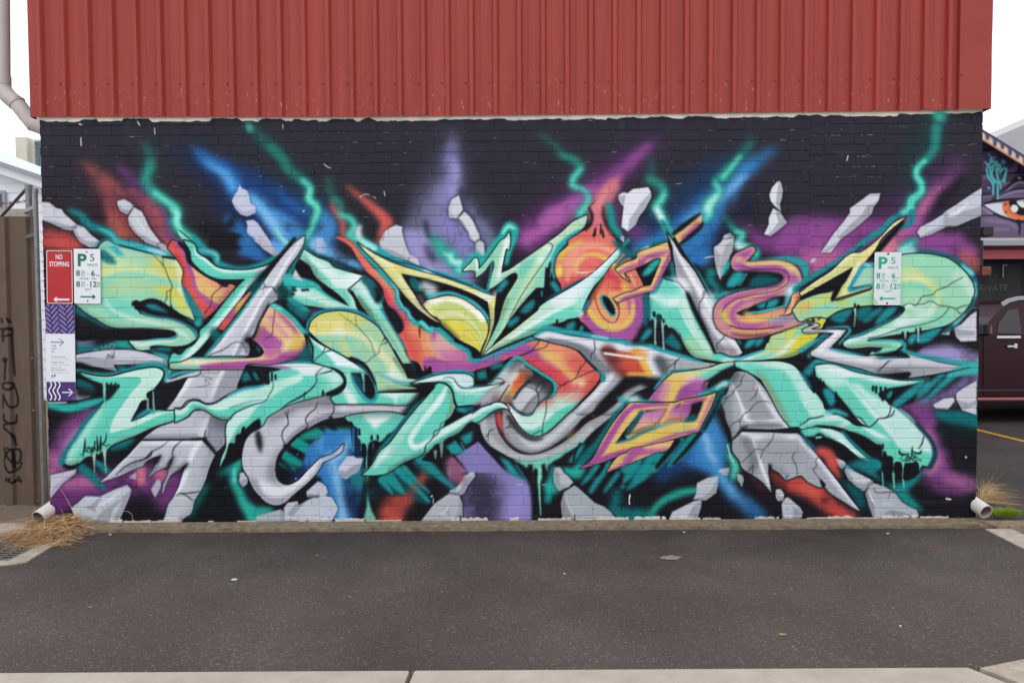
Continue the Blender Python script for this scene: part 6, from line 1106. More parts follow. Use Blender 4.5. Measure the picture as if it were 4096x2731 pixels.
 F('940,325! 820,340 740,450 650,612! 780,588 940,560!',(160,205,182),2)
 S('930,320 820,330 740,440 680,540 620,640 760,620 920,570',[20,20,18,16,10,14,8],(54,156,172),3);S('830,310 900,330',[10,12],(150,216,220),3,.9);S('460,760 620,710 900,625',[8,8,7],BK,1.5)
 # grey zig under the yellow
 body(P,'150,995! 185,1030 150,1040 105,1055 125,1075 200,1065 260,1090! 140,1140 250,1150 460,1150 592,1150! 500,1260 410,1350 385,1385! 600,1440 850,1490 C6: 1000,60 1150,100 1350,98! 1410,90 1355,40! 1500,80 1800,160 2175,222! 1900,280 1600,330 1370,362! 1420,290 1300,285 1000,302 800,240 500,165 300,120 145,70! B6: 135,1440 200,1390 300,1300 440,1190! 300,1180 100,1190 45,1180 30,1160 60,1130 150,1100 190,1085 110,1075 95,1050 180,1030',(195,197,207),8)
 S('B6: 100,1170 300,1165 500,1160 400,1260 250,1400',[8,10,16,20,26],(232,232,240),4);F('C6: 145,70 400,110 700,170 1000,200 1400,190 1900,220 2170,222 1700,300 1370,362 1420,290 1000,302 600,200',(151,155,165),4);S('C6: 200,20 500,60 900,130',[14,24,24],(224,224,232),6,.9);S('B6: 60,1180 200,1180 350,1190',[8,10,8],(70,70,80),4,.8);S('C6: 1000,290 1250,280 1400,300',[8,20,14],(90,86,92),6,.8)
 K();F('C6: 960,300! 1150,310 1300,300 1400,285 1420,300 1360,370 1150,350',BK2,3);F('C6: 960,110! 1100,85 1280,75 1400,95! 1200,100 1050,120',(44,140,148),2);F('C6: 920,60! 1100,30 1300,10 1340,60 1390,90 1200,80 1000,85',BK2,3)
 S('C6: 1340,10 1500,60 1700,100 1900,140 2100,170 2240,180',[14,16,16,16,18,20],(46,150,158),3);S('C6: 2240,230 2050,270 1900,330',[50,40,20],(56,170,168),5);S('C6: 1370,366 1600,335 1900,280 2180,225',[4,5,5,3],BK,1.2)
 S('B6: 330,1130 500,1115 620,1120 640,1150 560,1260 500,1330',[6,8,9,9,8,6],(70,180,186),2.5);S('B6: 0,1420 60,1380 200,1290 330,1210',[16,20,16,10],(46,160,170),4);S('B6: 390,1390 600,1440 820,1480',[10,12,5],(50,160,170),3)
 for q in ('C6: 1180,125 1070,200 980,300','C6: 1130,130 1060,210 920,290'): S(q,[2,2.5,1.5],(40,40,48),1,.9)
 S('C6: 1150,120 1060,220 990,300',[2,2.5,1.5],(40,40,48),1,.9)

def paint_over(P):
 F,S,K=P.F,P.S,P.K
 # tags
 ink=(18,22,24)
 P.crop='D1'
 for q,w in (('768,175 765,260 740,400',[3,8,4]),('770,300 830,275 800,320 760,330 830,350',[4,4,3]),('840,300 860,280 870,330 840,340 840,300',[4,4,4]),('850,380 850,300',[4,5]),('880,340 880,270 925,340 925,230 920,130',[5,4,4,7,2]),('895,210 885,300',[6,4]),('930,330 940,250 960,325',[5,4,5]),('970,320 965,230 970,130',[5,9,2]),('975,260 1030,200 1045,100',[4,6,2]),('985,235 1050,275',[4,3]),('705,375 715,372',[4,4]),('1055,255 1062,252',[4,4]),('1072,248 1080,246',[4,4])): S(('' if '1270,1310' in q or '1435,1290' in q or '1500,1320' in q or '1460,1370' in q else '! ')+q,w,ink,.8)
 P.crop='C6'
 for q,w in (('1275,1270 1270,1310 1310,1335 1400,1325',[2,8,9,3]),('1440,1230 1435,1290 1430,1350',[2,7,4]),('1430,1290 1500,1320 1545,1310 1555,1270',[3,7,8,2]),('1380,1350 1350,1415',[5,5]),('1375,1350 1415,1380 1370,1415 1350,1415',[5,4,4,4]),('1440,1340 1400,1415',[5,4]),('1470,1330 1460,1370 1500,1360 1430,1400 1480,1415 1520,1390',[4,4,4,4,4,3]),('1305,1410 1310,1410',[5,5]),('1325,1408 1330,1408',[5,5]),('1530,1410 1535,1410',[5,5]),('1548,1410 1553,1410',[5,5]),('1280,1400 1310,1350',[2,2])): S(('' if '1270,1310' in q or '1435,1290' in q or '1500,1320' in q or '1460,1370' in q else '! ')+q,w,ink,.8)
 P.crop='B1'
 for q in ('1040,1500 1070,1455 1085,1500','1050,1485 1085,1482','1095,1475 1105,1500 1115,1475','1125,1460 1125,1500','1140,1415 1140,1500 1110,1495','1100,1440 1110,1450','1035,1515 1140,1515'): S('! '+q,[2.5,3,2.5],(40,40,48),.8,.9)
 P.crop='B1'
 for q in ('880,1390 895,1405 935,1395','975,1360 985,1395 1000,1390','1030,1350 1015,1380 1040,1400 1060,1370 1040,1350','1090,1330 1080,1370 1110,1390 1150,1360 1120,1325 1090,1335'): S(q,[4,5,4],(155,167,173),2,.7)


def paint_mural(P):
 paint_back(P); paint_rocks(P); paint_left(P); paint_mid(P); paint_right(P); paint_over(P)

# ------------------------------------------------------------------ helpers
def lin(c): return tuple(((v/255.0)/12.92 if v <= 10.31 else ((v/255.0+0.055)/1.055)**2.4) for v in c)
def mat(name, col, rough=0.7, spec=0.3, metal=0.0, noise=0.0, nscale=8.0, bump=0.0, bscale=60.0, col2=None, stretch=None):
    """procedural paint / stone / metal: a base colour broken up by noise, with fine relief"""
    m = bpy.data.materials.new(name); m.use_nodes = True; n, l = m.node_tree.nodes, m.node_tree.links
    p = n['Principled BSDF']; p.inputs['Roughness'].default_value = rough; p.inputs['Metallic'].default_value = metal
    p.inputs['Specular IOR Level'].default_value = spec
    c = lin(col); p.inputs['Base Color'].default_value = (*c, 1)
    g = n.new('ShaderNodeNewGeometry'); mp = n.new('ShaderNodeMapping'); l.new(g.outputs['Position'], mp.inputs['Vector'])
    if stretch: mp.inputs['Scale'].default_value = stretch
    if noise > 0:
        t = n.new('ShaderNodeTexNoise'); t.inputs['Scale'].default_value = nscale; t.inputs['Detail'].default_value = 6; t.inputs['Roughness'].default_value = 0.65
        l.new(mp.outputs['Vector'], t.inputs['Vector'])
        r = n.new('ShaderNodeValToRGB'); r.color_ramp.elements[0].position = 0.3; r.color_ramp.elements[1].position = 0.7
        c2 = lin(col2) if col2 else tuple(min(1, v*(1+noise)) for v in c); c1 = c if col2 else tuple(v*(1-noise) for v in c)
        r.color_ramp.elements[0].color = (*c1, 1); r.color_ramp.elements[1].color = (*c2, 1)
        l.new(t.outputs['Fac'], r.inputs['Fac']); l.new(r.outputs['Color'], p.inputs['Base Color'])
    if bump > 0:
        t2 = n.new('ShaderNodeTexNoise'); t2.inputs['Scale'].default_value = bscale; t2.inputs['Detail'].default_value = 4
        l.new(mp.outputs['Vector'], t2.inputs['Vector'])
        b = n.new('ShaderNodeBump'); b.inputs['Strength'].default_value = bump; b.inputs['Distance'].default_value = 0.01
        l.new(t2.outputs['Fac'], b.inputs['Height']); l.new(b.outputs['Normal'], p.inputs['Normal'])
    return m
class MB:
    def __init__(s): s.v = []; s.f = []
    def add(s, v, f):
        o = len(s.v); s.v += [tuple(map(float, q)) for q in v]; s.f += [tuple(i+o for i in q) for q in f]; return s
    def box(s, x0, x1, y0, y1, z0, z1):
        return s.add([(x0,y0,z0),(x1,y0,z0),(x1,y1,z0),(x0,y1,z0),(x0,y0,z1),(x1,y0,z1),(x1,y1,z1),(x0,y1,z1)],
                     [(0,3,2,1),(4,5,6,7),(0,1,5,4),(1,2,6,5),(2,3,7,6),(3,0,4,7)])
    def bbox(s, x0, x1, y0, y1, z0, z1, b):
        """box with chamfered edges"""
        xs=(x0,x1); ys=(y0,y1); zs=(z0,z1); V=[]; idx={}
        for i in (0,1):
            for j in (0,1):
                for k in (0,1):
                    sx,sy,sz=(1,-1)[i],(1,-1)[j],(1,-1)[k]
                    for a in range(3):
                        p=[xs[i]+sx*b,ys[j]+sy*b,zs[k]+sz*b]; p[a]=(xs[i],ys[j],zs[k])[a]
                        idx[(i,j,k,a)]=len(V); V.append(p)
        F=[]
        for i in (0,1): F.append([idx[(i,0,0,0)],idx[(i,1,0,0)],idx[(i,1,1,0)],idx[(i,0,1,0)]][::(-1 if i==0 else 1)])
        for j in (0,1): F.append([idx[(0,j,0,1)],idx[(1,j,0,1)],idx[(1,j,1,1)],idx[(0,j,1,1)]][::(1 if j==0 else -1)])
        for k in (0,1): F.append([idx[(0,0,k,2)],idx[(1,0,k,2)],idx[(1,1,k,2)],idx[(0,1,k,2)]][::(-1 if k==0 else 1)])
        for j in (0,1):
            for k in (0,1): F.append([idx[(0,j,k,1)],idx[(1,j,k,1)],idx[(1,j,k,2)],idx[(0,j,k,2)]][::(-1 if (j+k)%2==0 else 1)])
        for i in (0,1):
            for k in (0,1): F.append([idx[(i,0,k,0)],idx[(i,1,k,0)],idx[(i,1,k,2)],idx[(i,0,k,2)]][::(1 if (i+k)%2==0 else -1)])
        for i in (0,1):
            for j in (0,1): F.append([idx[(i,j,0,0)],idx[(i,j,1,0)],idx[(i,j,1,1)],idx[(i,j,0,1)]][::(-1 if (i+j)%2==0 else 1)])
        for i in (0,1):
            for j in (0,1):
                for k in (0,1): F.append([idx[(i,j,k,0)],idx[(i,j,k,1)],idx[(i,j,k,2)]])
        return s.add(V,F)
    def tube(s, pts, r, n=14, caps=True, radii=None):
        P=[Vector(p) for p in pts]; rings=[]; up=None
        for i,p in enumerate(P):
            d=(P[min(i+1,len(P)-1)]-P[max(i-1,0)]).normalized()
            if up is None: up=Vector((0,0,1)) if abs(d.z)<.9 else Vector((1,0,0))
            a=d.cross(up).normalized(); b=a.cross(d).normalized(); up=b
            rr=radii[i] if radii else r
            rings.append([p+a*(rr*math.cos(2*math.pi*k/n))+b*(rr*math.sin(2*math.pi*k/n)) for k in range(n)])
        V=[q for R in rings for q in R]; F=[]
        for i in range(len(P)-1):
            for k in range(n): F.append((i*n+k,i*n+(k+1)%n,(i+1)*n+(k+1)%n,(i+1)*n+k))
        if caps: F.append(tuple(range(n-1,-1,-1))); F.append(tuple((len(P)-1)*n+k for k in range(n)))
        return s.add(V,F)
    def prism(s, poly, y0, y1):
        """polygon in (x, z) given as seen from the front, pushed from y0 (front) to y1"""
        n=len(poly); V=[(x,y0,z) for x,z in poly]+[(x,y1,z) for x,z in poly]
        return s.add(V,[tuple(range(n)),tuple(range(2*n-1,n-1,-1))]+[(i,n+i,n+(i+1)%n,(i+1)%n) for i in range(n)])
    def slab(s, poly, z0, z1):
        n=len(poly); V=[(x,y,z0) for x,y in poly]+[(x,y,z1) for x,y in poly]
        return s.add(V,[tuple(range(n-1,-1,-1)),tuple(range(n,2*n))]+[(i,(i+1)%n,n+(i+1)%n,n+i) for i in range(n)])
    def mesh(s, name, org=(0,0,0)):
        me=bpy.data.meshes.new(name); me.from_pydata([(x-org[0],y-org[1],z-org[2]) for x,y,z in s.v],[],s.f); me.update(); return me
def root_of(o):
    while o.parent: o=o.parent
    return o
def obj(name, mb, m, parent=None, smooth=False, org=None, fix=True):
    """one mesh object; a part's points are stored relative to the base of its thing"""
    o0 = tuple(root_of(parent).location) if parent else (org or (0,0,0))
    me = mb if isinstance(mb, bpy.types.Mesh) else mb.mesh(name, o0)
    if fix and not isinstance(mb, bpy.types.Mesh):
        bm=bmesh.new(); bm.from_mesh(me); bmesh.ops.recalc_face_normals(bm, faces=bm.faces); bm.to_mesh(me); bm.free()
    if m is not None and not me.materials: me.materials.append(m)
    if smooth:
        for p in me.polygons: p.use_smooth=True
        me.set_sharp_from_angle(angle=math.radians(40))
    o = bpy.data.objects.new(name, me); COL.objects.link(o)
    if parent: o.parent=parent
    elif org: o.location=org
    return o
def tag(o, label=None, cat=None, group=None, kind=None):
    if label: o['label']=label
    if cat: o['category']=cat
    if group: o['group']=group
    if kind: o['kind']=kind
    return o
def thing(name, label, cat, loc=(0,0,0), group=None):
    o=bpy.data.objects.new(name,None); o.empty_display_size=0.1; COL.objects.link(o); o.location=loc
    return tag(o,label,cat,group)
def flat_text(s, x, z, size, y, width=None, bold=0.0, align='CENTER', sx=1.0):
    """lettering as flat outlines on an upright plate (built-in font)"""
    c=bpy.data.curves.new('t','FONT'); c.body=s; c.size=size; c.align_x=align; c.align_y='CENTER'; c.offset=bold*size*1.6; c.resolution_u=3
    o=bpy.data.objects.new('t',c); COL.objects.link(o)
    dg=bpy.context.evaluated_depsgraph_get(); me=bpy.data.meshes.new_from_object(o.evaluated_get(dg))
    V=[(v.co.x,v.co.y) for v in me.vertices]; F=[tuple(p.vertices) for p in me.polygons]
    bpy.data.objects.remove(o); bpy.data.curves.remove(c); bpy.data.meshes.remove(me)
    if V and width:
        w=max(v[0] for v in V)-min(v[0] for v in V); sx=width/max(w,1e-6)
    return [(x+vx*sx,y,z+vz) for vx,vz in V],F
# ------------------------------------------------------------------ painting: numpy spray paint baked to a generated image
PPM=330.0; MX0,MX1,MZ0,MZ1=-3.96,3.98,-0.08,3.42
WALL_H=3.315
def canvas_tf(Y,x0,z1,ppm):
    def tf(px,py):
        X,_,Z=at(px,py,Y); return ((X-x0)*ppm,(z1-Z)*ppm)
    return tf
def bake(P,name):
    h,w=P.img.shape[:2]; im=bpy.data.images.new(name,w,h)
    a=np.ones((h,w,4),np.float32); a[...,:3]=np.clip(P.img/255.0,0,1)[::-1]
    im.pixels.foreach_set(a.ravel()); im.update(); im.pack(); return im
def paint_mat(name,im,x0,x1,z0,z1,rough=0.6,bump=0.25,bscale=55.0,spec=0.16,gain=1.0):
    """paint laid over whatever lies behind it, placed by the wall's own metres across and up"""
    m=bpy.data.materials.new(name); m.use_nodes=True; n,l=m.node_tree.nodes,m.node_tree.links; p=n['Principled BSDF']
    g=n.new('ShaderNodeNewGeometry'); s=n.new('ShaderNodeSeparateXYZ'); l.new(g.outputs['Position'],s.inputs[0])
    c=n.new('ShaderNodeCombineXYZ')
    for o,i,a,b in (('X',0,x0,x1),('Z',1,z0,z1)):
        r=n.new('ShaderNodeMapRange'); r.clamp=False; r.inputs['From Min'].default_value=a; r.inputs['From Max'].default_value=b
        l.new(s.outputs[o],r.inputs['Value']); l.new(r.outputs['Result'],c.inputs[i])
    t=n.new('ShaderNodeTexImage'); t.image=im; t.interpolation='Cubic'; t.extension='EXTEND'; l.new(c.outputs[0],t.inputs['Vector'])
    nz=n.new('ShaderNodeTexNoise'); nz.inputs['Scale'].default_value=3.0; nz.inputs['Detail'].default_value=8; nz.inputs['Roughness'].default_value=0.7; l.new(g.outputs['Position'],nz.inputs['Vector'])
    mr=n.new('ShaderNodeMapRange'); mr.inputs['From Min'].default_value=0.25; mr.inputs['From Max'].default_value=0.75; mr.inputs['To Min'].default_value=0.9*gain; mr.inputs['To Max'].default_value=1.06*gain; l.new(nz.outputs['Fac'],mr.inputs['Value'])
    mx=n.new('ShaderNodeVectorMath'); mx.operation='SCALE'; l.new(t.outputs['Color'],mx.inputs[0]); l.new(mr.outputs['Result'],mx.inputs['Scale'])
    l.new(mx.outputs['Vector'],p.inputs['Base Color']); p.inputs['Roughness'].default_value=rough; p.inputs['Specular IOR Level'].default_value=spec
    mp=n.new('ShaderNodeMapping'); mp.inputs['Scale'].default_value=(1,1,1.6); l.new(g.outputs['Position'],mp.inputs['Vector'])
    n2=n.new('ShaderNodeTexNoise'); n2.inputs['Scale'].default_value=bscale; n2.inputs['Detail'].default_value=5; l.new(mp.outputs['Vector'],n2.inputs['Vector'])
    b=n.new('ShaderNodeBump'); b.inputs['Strength'].default_value=bump; b.inputs['Distance'].default_value=0.008; l.new(n2.outputs['Fac'],b.inputs['Height']); l.new(b.outputs['Normal'],p.inputs['Normal'])
    return m
# brick courses: three bays whose courses do not line up, as on the wall
WX0=at(153,470)[0]+0.004; WX1=at(3936,452)[0]-0.004
BX1=at(1268,1400)[0]; BX1T=at(1032,600)[0]; BX2=at(3237,900)[0]; ZSTEP=at(1100,668)[2]
ZT=3.40
BAYS=[]
for (xa,xb,px,pyb,pitch) in ((WX0,BX1,400,504,0.0821),(BX1,BX2,2000,525,0.0853),(BX2,WX1,3700,496,0.0830)):
    zb=at(px,pyb)[2]; k=int(zb/pitch); base=zb-k*pitch
    BAYS.append((xa,xb,base,pitch))
def brick_list():
    out=[]
    rnd=random.Random(3)
    for bi,(xa,xb,base,pitch) in enumerate(BAYS):
        j=-1
        while base+j*pitch < ZT:
            z0=base+j*pitch; z1=z0+pitch; j+=1
            if z1<0.012: continue
            z0=max(z0,0.0); z1=min(z1,ZT)
            if z1-z0<0.02: continue
            l,r=xa,xb
            zc=(z0+z1)/2
            if bi==0 and zc>ZSTEP: r=BX1T
            if bi==1 and zc>ZSTEP: l=BX1T
            tooth=0.06 if j%2 else 0.0
            if bi==0 and zc<=ZSTEP: pass
            x=l-(0.12 if j%2 else 0.0)-rnd.uniform(-.015,.015)
            while x<r-0.03:
                w=0.24*rnd.uniform(.985,1.015)
                if rnd.random()<0.04: w*=0.5
                a=max(x,l); b=min(x+w,r)
                if r-b<0.05: b=r
                if b-a>0.02: out.append((a,b,z0,z1))
                x+=w
                if b>=r: break
    return out
BRICKS=brick_list()
def paint_wear(P):
    """bare white ragged bands at the top and foot, chips along the joints, smears"""
    rnd=random.Random(11)
    tf=P.tf; ppm=PPM
    def wz(x,z): return ((x-MX0)*ppm,(MZ1-z)*ppm)
    def Fp(pts,col,soft=1.0,a=1.0):
        P.put(P.cover([np.array([wz(*q) for q in pts])],6),soft,col,a,None)
    # top band left unpainted
    x=WX0; top=[]
    while x<WX1+.02:
        top.append(x); x+=rnd.uniform(.012,.05)
    def zt(x): return WALL_H-0.002*(x)*0.0
    ztop=lambda x: at(2044.5+x*492.6,np.interp(2044.5+x*492.6,[153,1300,2300,2900,3600,3936],[473,472,465,458,452,446]))[2]
    pts=[(WX0-.05,3.42)]; d=.012; 
    for x in top:
        if rnd.random()<.3: d=rnd.choice((.004,.012,.02,.026,.03))
        pts.append((x,ztop(x)-d+rnd.uniform(-.005,.005)))
    pts.append((WX1+.05,3.42)); Fp(pts,(224,218,208),.7)
    # teal fog over the very top at the right
    for q,w,c in (('A6: 1290,-10 1300,60',[60,50],(60,180,164)),): P.S(q,w,c,9,.85)
    # foot band
    x=WX0+.5
    while x<WX1-.1:
        L=rnd.uniform(.03,.3); 
        if rnd.random()<.75:
            h=rnd.uniform(.004,.024); n=max(3,int(L/.02))
            up=[(x+L*i/n,h*rnd.uniform(.5,1.25)) for i in range(n+1)]
            Fp(up+[(x+L,-.06),(x,-.06)],(222,212,206),.6,.95)
        x+=L+rnd.uniform(0,.05)
    # grime at the foot
    for _ in range(260):
        x=rnd.uniform(WX0,WX1); z=abs(rnd.gauss(0,.05)); s=rnd.uniform(.004,.02)
        Fp([(x,z),(x+s,z+s*.2),(x+s*.8,z+s*.6),(x+s*.1,z+s*.5)],(52,44,40),1.2,rnd.uniform(.2,.6))
    # chips, mostly along joints and mostly in the plain dark field
    for (a,b,z0,z1) in BRICKS:
        zc=(z0+z1)/2
        hi=zc>2.35
        dark=hi or zc<0.45 and rnd.random()<.35
        n=rnd.choice((0,1,1,2,3,4)) if hi else (rnd.choice((0,0,0,1)) if dark else (1 if rnd.random()<.06 else 0))
        for _ in range(n):
            t=rnd.random()
            if t<.55: x=rnd.uniform(a,b); z=z1+rnd.uniform(-.006,.005); w=rnd.choice((.004,.006,.012,.03,.06)); h=rnd.uniform(.0018,.0045)
            elif t<.8: x=a+rnd.uniform(-.003,.003); z=rnd.uniform(z0,z1); w=rnd.uniform(.002,.005); h=rnd.uniform(.004,.022)
            else: x=rnd.uniform(a,b); z=rnd.uniform(z0,z1); w=rnd.uniform(.003,.008); h=rnd.uniform(.003,.007)
            c=rnd.choice(((206,200,190),(190,186,180),(120,116,114),(150,140,128)))
            k=[(x-w/2,z),(x-w*.2,z+h*.6),(x+w*.3,z+h*.5),(x+w/2,z-h*.1),(x+w*.1,z-h*.6),(x-w*.3,z-h*.4)]
            Fp(k,c,.5,rnd.uniform(.45,.95))
    # the larger scars seen on the wall
    for xa,xb,y,n in ((290,640,518,16),(310,740,634,14),(120,640,746,18),(800,980,185,8),(0,300,470,10),(1000,1500,155,14)):
        for _ in range(n): x=rnd.uniform(xa,xb); P.S('A6: %f,%f %f,%f'%(x,y+rnd.uniform(-4,4),x+rnd.uniform(4,26),y+rnd.uniform(-4,4)),rnd.uniform(.8,2),(150,146,142),.6,rnd.uniform(.4,.9))
    scar=(214,208,200)
    for q,w in (('A2: 1385,605 1430,640 1470,655',[3,4,2]),('A2: 1790,980 1830,950 1890,950 1900,960',[3,4,2]),('A2: 1930,970 1970,990',[2,3]),('A2: 2060,910 2070,960',[3,4]),('A1: 625,310 628,400',[4,5]),('A1: 1450,200 1455,270',[3,4]),('A1: 1260,130 1280,170',[5,6]),('A1: 610,160 640,170',[6,4]),('A2: 925,165 928,210',[4,3]),('A2: 1155,1135 1170,1125',[6,3]),('D4: 1985,890 1975,950 1975,1010',[7,4,6]),('D3: 1365,910 1370,905',[8,8]),('D3: 1390,940 1380,1000',[4,3]),('D4: 540,760 610,762',[5,4]),('D4: 860,762 930,758',[5,3]),('D5: 60,900 50,950 60,1010',[6,4,5]),('B5: 1010,235 1080,215 1140,210',[2,5,3]),('D2: 1545,685 1550,680',[5,5]),('D2: 1565,372 1568,375',[4,4]),('B4: 1300,412 1350,418 1440,412 1540,395',[3,4,3,3]),('A6: 270,515 255,570',[5,4]),('D1: 1440,1255 1480,1260',[10,8]),('D6: 100,1195 240,1190 380,1190',[8,10,9]),('D6: 1880,940 1930,950',[10,6]),('D6: 2120,405 2130,420',[8,6])): P.S(q,w,scar,.7,.9)
    for q,w in (('D6: 950,800 960,850 1150,855 1400,860',[3,4,5,4]),('D6: 1560,985 1900,985',[5,5]),('D6: 1150,870 1130,950',[3,2]),('D6: 1500,750 1850,740',[4,4]),('D6: 1880,440 1930,490',[12,10])): P.S(q,w,(74,44,36),1.2,.8)
    for x in (1735,): P.S('D3: 1733,1160 1733,1222',[5,5],(14,14,16),.8)
    P.S('D4: 1275,1150 1275,1212',[4,4],(14,14,16),.8); P.S('D5: 460,1140 460,1205',[5,5],(14,14,16),.8); P.S('D5: 1930,1130 1930,1200',[5,5],(14,14,16),.8)
    # rain streaks below the cladding
    for _ in range(26):
        x=rnd.uniform(WX0,WX1); L=rnd.uniform(.08,.4); zt0=3.28
        Fp([(x,zt0),(x+rnd.uniform(.01,.05),zt0),(x+.02,zt0-L)],rnd.choice(((70,72,88),(60,58,70),(50,50,60))),4,rnd.uniform(.15,.4))
    # dirt specks thrown everywhere
    for _ in range(500):
        x=rnd.uniform(WX0,WX1); z=rnd.uniform(0,3.3); s=rnd.uniform(.002,.005)
        Fp([(x,z),(x+s,z+s*.3),(x+s*.6,z+s),(x-s*.2,z+s*.7)],rnd.choice(((40,40,44),(70,66,64),(150,146,140))),.6,rnd.uniform(.2,.6))
PM=Painter(int((MX1-MX0)*PPM),int((MZ1-MZ0)*PPM),canvas_tf(0.0,MX0,MZ1,PPM),PPM/489.0)
paint_mural(PM); paint_wear(PM)
MURAL=paint_mat('mural_paint',bake(PM,'mural'),MX0,MX1,MZ0,MZ1,gain=1.06,rough=.75,spec=.08)
# ------------------------------------------------------------------ materials
M={}
M['asphalt']=None
def asphalt_mat():
    m=bpy.data.materials.new('asphalt'); m.use_nodes=True; n,l=m.node_tree.nodes,m.node_tree.links; p=n['Principled BSDF']; p.inputs['Roughness'].default_value=0.85; p.inputs['Specular IOR Level'].default_value=0.25
    g=n.new('ShaderNodeNewGeometry')
    big=n.new('ShaderNodeTexNoise'); big.inputs['Scale'].default_value=0.9; big.inputs['Detail'].default_value=7; l.new(g.outputs['Position'],big.inputs['Vector'])
    r=n.new('ShaderNodeValToRGB'); r.color_ramp.elements[0].position=.3; r.color_ramp.elements[1].position=.7
    r.color_ramp.elements[0].color=(*lin((74,67,65)),1); r.color_ramp.elements[1].color=(*lin((94,86,83)),1); l.new(big.outputs['Fac'],r.inputs['Fac'])
    v=n.new('ShaderNodeTexVoronoi'); v.inputs['Scale'].default_value=160; v.inputs['Randomness'].default_value=1; l.new(g.outputs['Position'],v.inputs['Vector'])
    sep=n.new('ShaderNodeSeparateColor'); l.new(v.outputs['Color'],sep.inputs[0])
    # each stone of the chip seal has its own grey; a few are pale
    sr=n.new('ShaderNodeValToRGB'); e=sr.color_ramp.elements; e[0].position=0; e[0].color=(.66,.66,.66,1); e[1].position=1; e[1].color=(3.6,3.3,3.0,1)
    for pos,c in ((.45,.94),(.86,1.12),(.965,1.3),(.98,2.2)): q=e.new(pos); q.color=(c,c*.98,c*.95,1)
    l.new(sep.outputs[0],sr.inputs['Fac'])
    mx=n.new('ShaderNodeMix'); mx.data_type='RGBA'; mx.blend_type='MULTIPLY'; mx.inputs[0].default_value=1; l.new(r.outputs['Color'],mx.inputs[6]); l.new(sr.outputs['Color'],mx.inputs[7])
    # the wall's shade, mixed with gutter grime, painted in as a ragged dark strip
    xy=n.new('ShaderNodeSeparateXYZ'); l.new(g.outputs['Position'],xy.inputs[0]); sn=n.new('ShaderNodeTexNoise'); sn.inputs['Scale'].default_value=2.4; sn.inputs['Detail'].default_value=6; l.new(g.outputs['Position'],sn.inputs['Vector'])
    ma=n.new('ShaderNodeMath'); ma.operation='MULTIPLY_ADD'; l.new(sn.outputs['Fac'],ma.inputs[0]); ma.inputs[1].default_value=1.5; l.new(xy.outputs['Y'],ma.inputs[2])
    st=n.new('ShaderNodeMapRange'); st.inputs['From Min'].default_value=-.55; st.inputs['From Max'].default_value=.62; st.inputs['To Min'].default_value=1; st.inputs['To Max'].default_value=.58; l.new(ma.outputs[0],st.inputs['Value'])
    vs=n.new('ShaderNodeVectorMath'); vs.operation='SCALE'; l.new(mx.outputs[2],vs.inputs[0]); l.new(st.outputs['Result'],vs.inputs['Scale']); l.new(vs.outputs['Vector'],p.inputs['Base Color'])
    b=n.new('ShaderNodeBump'); b.inputs['Strength'].default_value=.55; b.inputs['Distance'].default_value=.006; b.invert=True; l.new(v.outputs['Distance'],b.inputs['Height'])
    n2=n.new('ShaderNodeTexNoise'); n2.inputs['Scale'].default_value=45; n2.inputs['Detail'].default_value=4; l.new(g.outputs['Position'],n2.inputs['Vector'])
    b2=n.new('ShaderNodeBump'); b2.inputs['Strength'].default_value=.35; b2.inputs['Distance'].default_value=.012; l.new(n2.outputs['Fac'],b2.inputs['Height']); l.new(b.outputs['Normal'],b2.inputs['Normal']); l.new(b2.outputs['Normal'],p.inputs['Normal'])
    return m
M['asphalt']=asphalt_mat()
M['concrete']=mat('concrete',(150,138,124),.85,.2,noise=.3,nscale=14,bump=.4,bscale=120,col2=(186,174,160))
M['kerb']=mat('kerb_concrete',(166,155,143),.85,.2,noise=.2,nscale=5,bump=.3,bscale=140,col2=(186,176,165))
M['footing']=mat('old_concrete',(96,84,70),.9,.15,noise=.4,nscale=18,bump=.6,bscale=90,col2=(150,136,116))
M['mortar']=MURAL
M['red']=mat('red_steel',(140,50,44),.45,.3,noise=.1,nscale=2.5,stretch=(4,3,.18),col2=(158,62,55))
_m=M['red']; _n,_l=_m.node_tree.nodes,_m.node_tree.links; _p=_n['Principled BSDF']; _c=_p.inputs['Base Color'].links[0].from_socket
_g=_n.new('ShaderNodeNewGeometry'); _s=_n.new('ShaderNodeSeparateXYZ'); _l.new(_g.outputs['Position'],_s.inputs[0]); _mp=_n.new('ShaderNodeMapping'); _mp.inputs['Scale'].default_value=(1,1,.3); _l.new(_g.outputs['Position'],_mp.inputs[0])
_t=_n.new('ShaderNodeTexNoise'); _t.inputs['Scale'].default_value=70; _t.inputs['Detail'].default_value=3; _l.new(_mp.outputs[0],_t.inputs['Vector'])
_a=_n.new('ShaderNodeMapRange'); _a.inputs['From Min'].default_value=.66; _a.inputs['From Max'].default_value=.72; _l.new(_t.outputs['Fac'],_a.inputs['Value'])
_b=_n.new('ShaderNodeMapRange'); _b.inputs['From Min'].default_value=3.75; _b.inputs['From Max'].default_value=3.4; _b.inputs['To Max'].default_value=.75; _l.new(_s.outputs['Z'],_b.inputs['Value'])
_k=_n.new('ShaderNodeMath'); _k.operation='MULTIPLY'; _l.new(_a.outputs[0],_k.inputs[0]); _l.new(_b.outputs[0],_k.inputs[1])
_x=_n.new('ShaderNodeMix'); _x.data_type='RGBA'; _x.inputs[7].default_value=(*lin((196,150,142)),1); _l.new(_k.outputs[0],_x.inputs[0]); _l.new(_c,_x.inputs[6]); _l.new(_x.outputs[2],_p.inputs['Base Color'])
M['red2']=mat('red_flashing',(138,49,43),.45,.3,noise=.1,nscale=2.0,col2=(150,57,51))
M['screw']=mat('screw_red',(140,58,52),.5,.4)
M['white_pvc']=mat('white_pvc',(204,198,198),.45,.4,noise=.06,nscale=6)
